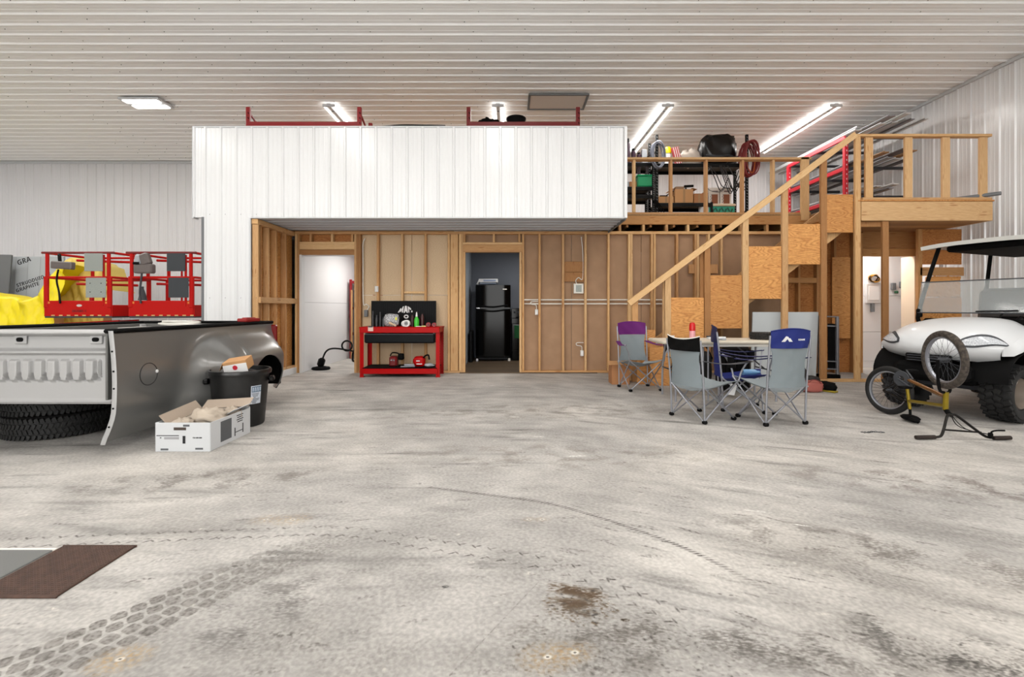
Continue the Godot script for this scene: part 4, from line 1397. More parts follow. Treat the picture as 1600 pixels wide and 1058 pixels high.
func bench_goods() -> void:
	var y := 0.816
	# clear bag of parts
	var bag := thing("parts_bag", "crumpled clear bag of small parts standing on the red workbench", "bag", V(-1.955, y, 7.87))
	var st := mb()
	blob(st, Vector3(0, 0.105, 0), Vector3(0.25, 0.21, 0.10), 0.12, 4, 12, 16, 0.6)
	part(bag, "film", st, tex(mat(Color(1, 1, 1), 0.25), ramp_image(noise_bytes(128, 128, 0.08, 12, 4), Color(0.12, 0.13, 0.15), Color(1.0, 1.0, 1.0), 0.9), Vector3(5, 5, 5)))
	var yl := mb()
	bx(yl, Vector3(0.085, 0.13, 0.045), Vector3(0.03, 0.05, 0.02), 0.006)
	part(bag, "label", yl, mat(Color(0.85, 0.85, 0.3), 0.6))
	# two white rolls
	for q in [[-1.735, 0.05, 0.0, "white tape roll standing behind another on the red workbench"], [-1.685, 0.056, 0.12, "white tape roll with a grey core facing out on the red workbench"]]:
		var r := thing("tape_roll", q[3], "tape", V(q[0], y + q[1], 7.80 - q[2] * 0.8 + 0.06))
		var rs := mb()
		var rb := Basis(Vector3.RIGHT, PI / 2)
		lathe(rs, [Vector2(0.026, -0.035), Vector2(q[1], -0.035), Vector2(q[1], 0.035), Vector2(0.026, 0.035), Vector2(0.026, -0.035)], Vector3.ZERO, rb, 24)
		part(r, "roll", rs, M.paper)
		var rc := mb()
		lathe(rc, [Vector2(0.0, 0.03), Vector2(q[1] * 0.66, 0.036), Vector2(q[1] * 0.66, 0.0), Vector2(0.0, 0.0)], Vector3.ZERO, rb, 20)
		part(r, "core", rc, M.grey)
	# green spray bottle
	var b := thing("spray_bottle", "bright green bottle with a white neck on the red workbench", "bottle", V(-1.535, y, 7.83))
	var bs := mb()
	lathe(bs, [Vector2(0.0, 0.0), Vector2(0.038, 0.0), Vector2(0.042, 0.012), Vector2(0.042, 0.09), Vector2(0.036, 0.125), Vector2(0.022, 0.15), Vector2(0.016, 0.165), Vector2(0.0, 0.165)], Vector3.ZERO, Basis.IDENTITY, 18)
	part(b, "bottle", bs, mat(Color(0.22, 0.72, 0.18), 0.3))
	var bn := mb()
	lathe(bn, [Vector2(0.016, 0.15), Vector2(0.018, 0.18), Vector2(0.012, 0.215), Vector2(0.006, 0.24), Vector2(0.0, 0.245)], Vector3.ZERO, Basis.IDENTITY, 14)
	part(b, "nozzle", bn, M.paper)
	# small goods
	for q in [[-1.40, 0.075, 0.02, 0.05, "flat pack of yellow labels beside the green bottle", Color(0.80, 0.78, 0.50)], [-1.48, 0.10, 0.012, 0.05, "white leaflet lying in front of the green bottle", Color(0.85, 0.85, 0.82)]]:
		var o := mb()
		bx(o, Vector3(0, q[2] * 0.5, 0), Vector3(q[1], q[2], q[3]), 0.003)
		single("small_pack", q[4], "pack", o, mat(q[5], 0.6), V(q[0], y, 7.74))
	for q in [[-1.335, 0.035, "round red reel at the right end of the workbench top", 0.065], [-1.24, 0.033, "red air chuck lying at the right end of the workbench top", 0.06]]:
		var t := thing("red_reel", q[2], "reel", V(q[0], y + q[1], 7.79))
		var o := mb()
		lathe(o, [Vector2(0.0, -0.03), Vector2(q[1], -0.03), Vector2(q[1], -0.02), Vector2(q[1] * 0.7, -0.015), Vector2(q[1] * 0.7, 0.015), Vector2(q[1], 0.02), Vector2(q[1], 0.03), Vector2(0.0, 0.03)], Vector3.ZERO, Basis(Vector3.RIGHT, PI / 2), 18)
		part(t, "reel", o, mat(Color(0.55, 0.02, 0.04), 0.4))
		var n := mb()
		lathe(n, [Vector2(0.0, 0.036), Vector2(0.012, 0.036), Vector2(0.012, 0.028)], Vector3.ZERO, Basis(Vector3.RIGHT, PI / 2), 12)
		part(t, "hub", n, M.dark_grey)
	# dark bottles and cans against the tool board, on the left
	var cans := [[-2.26, 0.26, 0.024, Color(0.06, 0.06, 0.07)], [-2.20, 0.19, 0.028, Color(0.10, 0.10, 0.12)], [-2.14, 0.24, 0.022, Color(0.05, 0.05, 0.06)], [-2.085, 0.16, 0.026, Color(0.16, 0.17, 0.18)]]
	var nm := ["tall black can at the left end of the workbench", "short dark can second from the left on the workbench", "slim black can third from the left on the workbench", "small grey can beside the clear parts bag"]
	for i in 4:
		var q: Array = cans[i]
		var t := thing("spray_can", nm[i], "can", V(q[0], y, 7.86))
		var o := mb()
		lathe(o, [Vector2(0, 0), Vector2(q[2], 0), Vector2(q[2], q[1] * 0.74), Vector2(q[2] * 0.6, q[1] * 0.82)], Vector3.ZERO, Basis.IDENTITY, 16)
		part(t, "body", o, mat(q[3], 0.3))
		var c := mb()
		lathe(c, [Vector2(q[2] * 0.6, q[1] * 0.8), Vector2(q[2] * 0.55, q[1]), Vector2(0, q[1])], Vector3.ZERO, Basis.IDENTITY, 14)
		part(t, "cap", c, M.dark_grey)
	for q in [[-1.62, 0.14, "dark red can behind the white tape rolls", Color(0.20, 0.03, 0.05)], [-1.455, 0.155, "dark maroon can behind the green bottle", Color(0.24, 0.05, 0.06)]]:
		var t := thing("oil_can", q[2], "can", V(q[0], y, 7.90))
		var o := mb()
		lathe(o, [Vector2(0, 0), Vector2(0.03, 0), Vector2(0.03, q[1]), Vector2(0.02, q[1] + 0.02), Vector2(0.01, q[1] + 0.05), Vector2(0, q[1] + 0.05)], Vector3.ZERO, Basis.IDENTITY, 16)
		part(t, "body", o, mat(q[3], 0.35))
		var hd := mb()
		bx(hd, Vector3(0, q[1] + 0.055, 0), Vector3(0.02, 0.02, 0.02), 0.004)
		part(t, "cap", hd, M.black)
	# pale gloves in front of the bag and a paper cup over the edge
	var gl := mb()
	tube(gl, curve([Vector3(-0.05, 0.07, 0), Vector3(0.0, 0.045, 0.02), Vector3(0.06, 0.025, 0.03)], 5), [0.012, 0.018, 0.02, 0.022, 0.022, 0.02, 0.018, 0.016, 0.014, 0.012, 0.01], 8)
	tube(gl, curve([Vector3(-0.02, 0.05, 0.02), Vector3(0.03, 0.035, 0.04), Vector3(0.07, 0.012, 0.04)], 5), 0.011, 8)
	single("work_glove", "pale work glove draped in front of the clear parts bag", "glove", gl, mat(Color(0.80, 0.70, 0.58), 0.8), V(-1.92, y, 7.76))
	var cup := thing("paper_tag_roll", "white and pink label hanging over the workbench edge", "label", V(-2.245, 0.80, 7.675))
	box(cup, "label", Vector3(0, -0.015, 0), Vector3(0.085, 0.075, 0.006), mat(Color(0.86, 0.74, 0.70), 0.7), 0.002)
	box(cup, "print", Vector3(0, 0.02, 0.004), Vector3(0.07, 0.02, 0.002), M.dark_grey, 0.0)
	# tools on the lower shelf
	var ly := 0.154
	var cmp := thing("air_compressor", "small dark red compressor on the lower shelf of the workbench", "compressor", V(-1.93, ly, 7.92))
	var a := mb()
	bx(a, Vector3(0, 0.085, 0), Vector3(0.13, 0.17, 0.16), 0.025)
	part(cmp, "body", a, mat(Color(0.42, 0.03, 0.05), 0.4))
	var b2 := mb()
	blob(b2, Vector3(0.12, 0.16, 0), Vector3(0.10, 0.11, 0.11), 0.1, 3, 10, 14, 0.6)
	part(cmp, "motor", b2, M.matt_black)
	var b3 := mb()
	tube(b3, curve([Vector3(-0.06, 0.17, 0), Vector3(-0.03, 0.22, 0), Vector3(0.05, 0.22, 0), Vector3(0.09, 0.2, 0)], 5), 0.011, 8)
	part(cmp, "handle", b3, M.matt_black)
	for sx in [-1, 1]:
		box(cmp, "gauge", Vector3(0.02 * sx, 0.11, 0.085), Vector3(0.028, 0.03, 0.016), M.chrome, 0.006)
		box(cmp, "foot", Vector3(0.055 * sx, 0.008, 0), Vector3(0.03, 0.016, 0.15), M.black)
	var saw := thing("chain_saw", "bright red saw with white stripes on the lower workbench shelf", "saw", V(-1.49, ly, 7.85))
	var s1 := mb()
	blob(s1, Vector3(0, 0.09, 0), Vector3(0.20, 0.17, 0.17), 0.10, 8, 12, 16, 0.65)
	part(saw, "engine_cover", s1, M.red)
	for i in 2:
		box(saw, "stripe", Vector3(0.01 - i * 0.02, 0.055 + i * 0.05, 0.086), Vector3(0.09 - i * 0.03, 0.016, 0.006), M.white, 0.002)
	var s2 := mb()
	tube(s2, curve([Vector3(0.06, 0.14, 0.05), Vector3(0.11, 0.19, 0.05), Vector3(0.15, 0.19, 0.02), Vector3(0.16, 0.12, 0)], 5), 0.013, 8)
	part(saw, "handle", s2, M.matt_black)
	var s3 := mb()
	bx(s3, Vector3(-0.15, 0.035, 0.02), Vector3(0.20, 0.03, 0.01), 0.004)
	part(saw, "guide_bar", s3, M.tubing)
	var rag := mb()
	blob(rag, Vector3(0, 0.03, 0), Vector3(0.17, 0.06, 0.10), 0.25, 5)
	single("shop_rag", "pale grey rag lying beside the red saw", "rag", rag, M.foam, V(-1.33, ly, 7.84))
	var wr := mb()
	bx(wr, Vector3(0, 0.012, 0), Vector3(0.22, 0.018, 0.03), 0.005)
	bx(wr, Vector3(0.1, 0.012, 0), Vector3(0.05, 0.022, 0.06), 0.008)
	single("wrench", "steel wrench lying on the lower workbench shelf", "wrench", wr, M.tubing, V(-1.68, ly, 7.80), Vector3(0, 0.2, 0))

func kitchen() -> void:
	var f := thing("refrigerator", "glossy black top-freezer refrigerator in the grey kitchen", "refrigerator", V(-0.355, 0.0, 10.28))
	box(f, "body", Vector3(0, 0.83, -0.03), Vector3(0.73, 1.56, 0.56), M.gloss_black, 0.012)
	for q in [["freezer_door", 1.37, 0.47], ["fridge_door", 0.615, 0.98]]:
		var st := mb()
		var rows: Array = []
		for i in 2:
			var row := PackedVector3Array()
			for k in 13:
				var u := k / 12.0 * 2.0 - 1.0
				row.append(Vector3(u * 0.365, q[1] + (i - 0.5) * q[2], 0.30 + 0.03 * (1.0 - pow(absf(u), 4.0))))
			rows.append(row)
		rows.reverse()
		sheet(st, rows, 0.05)
		var dd := part(f, q[0], st, M.gloss_black)
		var hy: float = 1.165 if q[0] == "freezer_door" else 1.075
		var hs := mb()
		tube(hs, curve([Vector3(-0.34, hy, 0.30), Vector3(-0.30, hy, 0.345), Vector3(0.0, hy - 0.02, 0.36), Vector3(0.25, hy + 0.01, 0.345), Vector3(0.29, hy + 0.01, 0.31)], 5), 0.018, 8)
		part(dd, "handle", hs, M.matt_black)
	box(f, "badge", Vector3(0.245, 1.515, 0.325), Vector3(0.085, 0.022, 0.006), M.pvc, 0.002)
	box(f, "hinge_cap", Vector3(-0.315, 1.12, 0.325), Vector3(0.07, 0.016, 0.01), M.chrome, 0.002)
	box(f, "kick_grille", Vector3(0, 0.065, 0.25), Vector3(0.70, 0.07, 0.04), M.matt_black, 0.004)
	for s in [-1, 1]:
		box(f, "foot", Vector3(0.335 * s, 0.035, 0.27), Vector3(0.05, 0.07, 0.04), M.pvc if s > 0 else M.chrome, 0.006)
	var vents := mb()
	for i in 20:
		bx(vents, Vector3(-0.29 + i * 0.03, 0.065, 0.272), Vector3(0.012, 0.03, 0.004), 0.0)
	part(f, "vent_slots", vents, M.dark_grey).set_meta("kind", "stuff")
	var p := thing("foil_tray", "white and silver flat carton on top of the refrigerator", "carton", V(-0.46, 1.625, 10.15))
	box(p, "carton", Vector3(0, 0.075, 0), Vector3(0.40, 0.075, 0.26), M.paper, 0.004)
	box(p, "carton_base", Vector3(-0.01, 0.02, 0), Vector3(0.34, 0.04, 0.22), mat(Color(0.50, 0.55, 0.64), 0.5), 0.004)
	box(p, "print", Vector3(0.03, 0.075, 0.132), Vector3(0.26, 0.035, 0.002), mat(Color(0.56, 0.62, 0.74), 0.6), 0.0)
	box(p, "flap", Vector3(-0.21, 0.04, 0.05), Vector3(0.03, 0.10, 0.2), M.paper, 0.004, Vector3(0, 0, -0.5))
	var s := thing("stove", "black electric stove beside the refrigerator", "stove", V(0.40, 0.0, 10.38))
	box(s, "body", Vector3(0, 0.46, 0), Vector3(0.74, 0.90, 0.60), M.gloss_black, 0.01)
	box(s, "back_panel", Vector3(0, 1.01, -0.27), Vector3(0.74, 0.22, 0.05), M.gloss_black, 0.01)
	for k in 4:
		var kn := mb()
		lathe(kn, [Vector2(0, 0.03), Vector2(0.02, 0.03), Vector2(0.024, 0)], Vector3(-0.3 + (k % 2) * 0.08 + (k / 2) * 0.5, 1.03, -0.245), Basis(Vector3.RIGHT, PI / 2), 14)
		part(s, "knob", kn, M.dark_grey)
	for k in 4:
		var bn := mb()
		lathe(bn, [Vector2(0.0, 0.0), Vector2(0.09, 0.0), Vector2(0.085, 0.012), Vector2(0.0, 0.012)], Vector3(-0.18 + (k % 2) * 0.36, 0.91, -0.12 + (k / 2) * 0.26), Basis.IDENTITY, 18)
		part(s, "burner", bn, M.matt_black)
	var od := box(s, "oven_door", Vector3(0, 0.52, 0.31), Vector3(0.72, 0.56, 0.03), M.gloss_black, 0.008)
	var oh := mb()
	tube(oh, [Vector3(-0.33, 0.24, 0.045), Vector3(0.33, 0.24, 0.045)], 0.013, 8)
	part(od, "handle", oh, M.grey)
	box(s, "drawer", Vector3(0, 0.13, 0.31), Vector3(0.72, 0.18, 0.03), M.gloss_black, 0.008)
	var tw: Array = []
	for i in 9:
		var row := PackedVector3Array()
		for k in 7:
			row.append(Vector3((k / 6.0 - 0.5) * 0.22, -i / 8.0 * 0.27, 0.008 * sin(k * 1.9)))
		tw.append(row)
	var ts := mb()
	sheet(ts, tw, 0.006)
	single("dish_towel", "green dish towel hanging on the oven handle", "towel", ts, mat(Color(0.05, 0.30, 0.14), 0.9), V(0.20, 0.76, 9.99))
	var bk := mb()
	bx(bk, Vector3(0, 0.33, 0), Vector3(0.06, 0.66, 0.36), 0.01)
	single("black_board", "narrow black panel standing between the kitchen wall and refrigerator", "panel", bk, M.black, V(-0.80, 0.0, 9.9))

func table() -> void:
	var t := thing("folding_table", "pale folding table behind the camp chairs", "table", V(2.58, 0, 5.95))
	var top := mb()
	bx(top, Vector3(0, 0.71, 0), Vector3(1.54, 0.04, 0.62), 0.012)
	part(t, "tabletop", top, mat(Color(0.80, 0.765, 0.70), 0.55))
	box(t, "apron", Vector3(0, 0.675, 0.26), Vector3(1.36, 0.035, 0.02), M.pvc, 0.004)
	box(t, "apron", Vector3(0, 0.675, -0.26), Vector3(1.36, 0.035, 0.02), M.pvc, 0.004)
	for sx in [-1, 1]:
		for sz in [-1, 1]:
			var st := mb()
			tube(st, curve([Vector3(0.58 * sx, 0.69, 0.18 * sz), Vector3(0.60 * sx, 0.35, 0.24 * sz), Vector3(0.60 * sx, 0.0, 0.25 * sz)], 4), 0.013, 8)
			part(t, "leg", st, M.tubing)
		var br := mb()
		tube(br, [Vector3(0.60 * sx, 0.36, 0.0), Vector3(0.20 * sx, 0.68, 0.0)], 0.009, 8)
		tube(br, [Vector3(0.60 * sx, 0.36, -0.24), Vector3(0.60 * sx, 0.36, 0.24)], 0.009, 8)
		part(t, "brace", br, M.dark_grey)
	for q in [[-0.22, 0.12], [-0.20, 0.22]]:
		var lg := mb()
		tube(lg, [Vector3(q[0], 0.69, q[1]), Vector3(q[0], 0.0, q[1])], 0.011, 8)
		part(t, "leg", lg, M.tubing)
	var y := 0.731
	var b := thing("drink_bottle", "clear pink drink bottle with a tall red cap on the folding table", "bottle", V(2.24, y, 5.86))
	var s1 := mb()
	lathe(s1, [Vector2(0, 0), Vector2(0.034, 0), Vector2(0.036, 0.01), Vector2(0.035, 0.11), Vector2(0.03, 0.12)], Vector3.ZERO, Basis.IDENTITY, 18)
	part(b, "bottle", s1, mat(Color(0.86, 0.62, 0.64), 0.25))
	var s2 := mb()
	lathe(s2, [Vector2(0.036, 0.11), Vector2(0.037, 0.125), Vector2(0.036, 0.18), Vector2(0.026, 0.208), Vector2(0.0, 0.215)], Vector3.ZERO, Basis.IDENTITY, 18)
	part(b, "cap", s2, mat(Color(0.76, 0.02, 0.04), 0.3))
	var w := thing("white_tool", "white plastic caulking tool lying on the folding table", "tool", V(2.50, y, 5.78), 0.2)
	box(w, "body", Vector3(0, 0.025, 0), Vector3(0.24, 0.03, 0.05), M.paper, 0.008)
	box(w, "grip", Vector3(0.06, 0.012, 0.02), Vector3(0.06, 0.024, 0.10), M.foam, 0.006)
	box(w, "tip", Vector3(-0.05, 0.046, 0), Vector3(0.16, 0.016, 0.03), M.dark_grey, 0.004)
	var c := mb()
	lathe(c, [Vector2(0, 0), Vector2(0.03, 0), Vector2(0.04, 0.05), Vector2(0.036, 0.05), Vector2(0.027, 0.005), Vector2(0, 0.005)], Vector3.ZERO, Basis.IDENTITY, 16)
	single("white_cup", "small white cup at the left end of the folding table", "cup", c, M.paper, V(1.98, y, 5.86))
	var tr := thing("knobbly_tyre", "small knobbly black tyre lying flat at the right end of the folding table", "tyre", V(3.16, y, 5.95))
	tyre(tr, 0.155, 0.075, 0.085, Transform3D(Basis.IDENTITY, Vector3(0, 0.044, 0)), 30, M.rubber_dusty)
	# luggage and clutter under and beyond the table
	var sc := thing("suitcase", "black ribbed suitcase standing under the folding table", "suitcase", V(3.0, 0, 6.42))
	box(sc, "shell", Vector3(0, 0.32, 0), Vector3(0.40, 0.58, 0.24), M.black, 0.04)
	for i in 7:
		box(sc, "rib", Vector3(-0.15 + i * 0.05, 0.34, 0.122), Vector3(0.016, 0.44, 0.012), M.matt_black, 0.005)
	box(sc, "handle", Vector3(0, 0.625, 0), Vector3(0.14, 0.025, 0.03), M.dark_grey, 0.008)
	for s in [-1, 1]:
		box(sc, "wheel", Vector3(0.15 * s, 0.02, 0.05), Vector3(0.03, 0.04, 0.05), M.dark_grey, 0.01)
	var du := thing("duffel_bag", "black duffel bag slumped on the floor left of the suitcase", "bag", V(2.66, 0, 6.70))
	var d1 := mb()
	blob(d1, Vector3(0, 0.26, 0), Vector3(0.30, 0.54, 0.30), 0.16, 9, 14, 18, 0.7)
	part(du, "body", d1, mat(Color(0.05, 0.05, 0.055), 0.8))
	var d2 := mb()
	tube(d2, curve([Vector3(-0.12, 0.42, 0.14), Vector3(-0.05, 0.58, 0.12), Vector3(0.05, 0.58, 0.12), Vector3(0.12, 0.42, 0.14)], 5), 0.012, 6)
	part(du, "handle", d2, M.matt_black)
	var wb := mb()
	lathe(wb, [Vector2(0, 0), Vector2(0.032, 0.0), Vector2(0.034, 0.02), Vector2(0.034, 0.13), Vector2(0.018, 0.16), Vector2(0.018, 0.185), Vector2(0, 0.185)], Vector3.ZERO, Basis.IDENTITY, 16)
	single("water_bottle", "translucent blue water bottle lying on the navy chair", "bottle", wb, mat(Color(0.42, 0.60, 0.76), 0.2), V(2.53, 0.42, 5.19), Vector3(0, 0, -PI / 2))
	# leaning plywood offcuts and a carton at the foot of the stairs
	for q in [[2.02, 7.02, 0.30, 0.80, 0.10, 0.10, "plywood offcut leaning upright behind the purple chair"], [2.16, 6.88, 0.27, 0.56, -0.04, 0.14, "shorter plywood offcut leaning in front at the foot of the stairs"]]:
		var st := mb()
		bx(st, Vector3(0, q[3] * 0.5, 0), Vector3(q[2], q[3], 0.018), 0.002)
		single("plywood_offcut", q[6], "plywood", st, plies[1], V(q[0], 0.0, q[1]), Vector3(-q[5], q[4], 0))
	var cb := thing("carton_box", "small brown carton on the floor behind the purple chair", "carton", V(1.62, 0, 7.10))
	box(cb, "carton", Vector3(0, 0.15, 0), Vector3(0.26, 0.30, 0.24), M.cardboard2, 0.004)
	box(cb, "flap", Vector3(-0.03, 0.315, 0.10), Vector3(0.30, 0.006, 0.14), M.cardboard, 0.001, Vector3(0.3, 0, 0))
	# footwear and a bag right of the blue chair
	for i in 2:
		var bt := thing("work_boot", ["black work boot lying behind the pink bag", "second dark boot beside the white sheet"][i], "boot", V([4.33, 4.10][i], 0, [6.95, 7.0][i]), [1.2, 2.4][i])
		var bo := mb()
		blob(bo, Vector3(0, 0.075, 0.02), Vector3(0.11, 0.13, 0.29), 0.05, 3 + i, 12, 16, 0.75)
		blob(bo, Vector3(0, 0.14, -0.07), Vector3(0.11, 0.24, 0.13), 0.05, 5 + i, 12, 16, 0.7)
		part(bt, "upper", bo, mat(Color(0.10, 0.075, 0.06), 0.6))
		box(bt, "sole", Vector3(0, 0.014, 0.02), Vector3(0.105, 0.028, 0.28), M.rubber, 0.012)
	var pb := thing("pink_bag", "dusty pink handbag on the floor right of the blue chair", "bag", V(4.02, 0, 6.36))
	var p1 := mb()
	blob(p1, Vector3(0, 0.075, 0), Vector3(0.27, 0.15, 0.15), 0.10, 7, 12, 18, 0.6)
	part(pb, "body", p1, mat(Color(0.66, 0.37, 0.33), 0.6))
	var p2 := mb()
	tube(p2, curve([Vector3(-0.08, 0.13, 0.05), Vector3(-0.03, 0.17, 0.07), Vector3(0.04, 0.16, 0.07), Vector3(0.09, 0.12, 0.06)], 5), 0.007, 6)
	part(pb, "strap", p2, mat(Color(0.50, 0.24, 0.22), 0.6))
	for i in 2:
		var sh := thing("work_shoe", ["black shoe with yellow trim right of the pink bag", "dark shoe tipped behind the pink bag"][i], "shoe", V([4.24, 4.06][i], 0, [6.40, 6.62][i]), [0.5, -0.9][i])
		var so := mb()
		blob(so, Vector3(0, 0.07, 0), Vector3(0.10, 0.13, 0.27), 0.12, 13 + i, 12, 16, 0.75)
		part(sh, "upper", so, M.matt_black)
		box(sh, "sole", Vector3(0, 0.013, 0.01), Vector3(0.095, 0.026, 0.25), mat(Color(0.6, 0.52, 0.12), 0.6), 0.01)


# ------------------------------------------------------------------ pickup bed, lifts, cart, bike

func tyre(parent: Node3D, r: float, rim: float, w: float, xf: Transform3D, lugs: int, m: Material, deep := 0.012) -> void:
	# carcass and tread blocks; the axle is local y
	var st := mb()
	var h := w * 0.5
	var c := r - deep
	lathe(st, [Vector2(rim, -h * 0.62), Vector2(rim + 0.012, -h * 0.8), Vector2(lerpf(rim, c, 0.5), -h), Vector2(lerpf(rim, c, 0.82), -h * 0.97), Vector2(c * 0.985, -h * 0.78), Vector2(c, -h * 0.4), Vector2(c, h * 0.4), Vector2(c * 0.985, h * 0.78), Vector2(lerpf(rim, c, 0.82), h * 0.97), Vector2(lerpf(rim, c, 0.5), h), Vector2(rim + 0.012, h * 0.8), Vector2(rim, h * 0.62), Vector2(rim, -h * 0.62)], xf.origin, xf.basis, 40)
	part(parent, "carcass", st, m)
	var tr := mb()
	var rows := 4
	for k in lugs:
		for j in rows:
			var a := TAU * (k + (0.5 if j % 2 else 0.0)) / lugs
			var y := (j - (rows - 1) * 0.5) / rows * w * 0.98
			var edge := 1.0 if (j == 0 or j == rows - 1) else 0.0
			var b := Basis(Vector3.UP, a) * Basis(Vector3.RIGHT, 0.35 * (1 if j % 2 else -1))
			var t := TAU * r / lugs * 0.62
			bx(tr, xf * (Basis(Vector3.UP, a) * Vector3(r - deep * (0.75 + edge * 0.35), y, 0)), Vector3(deep * 1.5, w / rows * 0.86, t), 0.002, xf.basis * b)
	part(parent, "tread", tr, m).set_meta("kind", "stuff")

func bed_x(d: float, h: float) -> float:
	# outer skin of the near bed side
	var x := -3.0 + 0.03 * sin(PI * clampf((h - 0.1) / 0.85, 0.0, 1.0)) - 0.06 * pow(clampf((0.34 - h) / 0.24, 0.0, 1.0), 1.6)
	var d0 := 4.06 + 0.40 * clampf(h, 0.0, 0.9)
	var f := smoothstep(d0, d0 + 0.52, d) * (1.0 - smoothstep(5.74, 6.04, d) * 0.75)
	var g := 1.0 - smoothstep(0.56, 0.88, h)
	return x + 0.235 * f * g

func bed_low(d: float) -> float:
	var a := (d - 5.42) / 0.40
	var low := 0.10 + 0.04 * clampf((d - 5.0) / 1.0, 0.0, 1.0)
	if absf(a) < 1.0:
		return maxf(low, 0.17 + 0.42 * sqrt(1.0 - a * a))
	return low

func vehicles() -> void:
	pickup_bed()
	bed_neighbours()
	lift(-7.52, "red scissor lift platform with speckled plates, beside the yellow tarps", 0)
	lift(-6.07, "red scissor lift platform with dark grey plates, nearest the white column", 1)
	tarps()
	golf_cart()
	bmx()

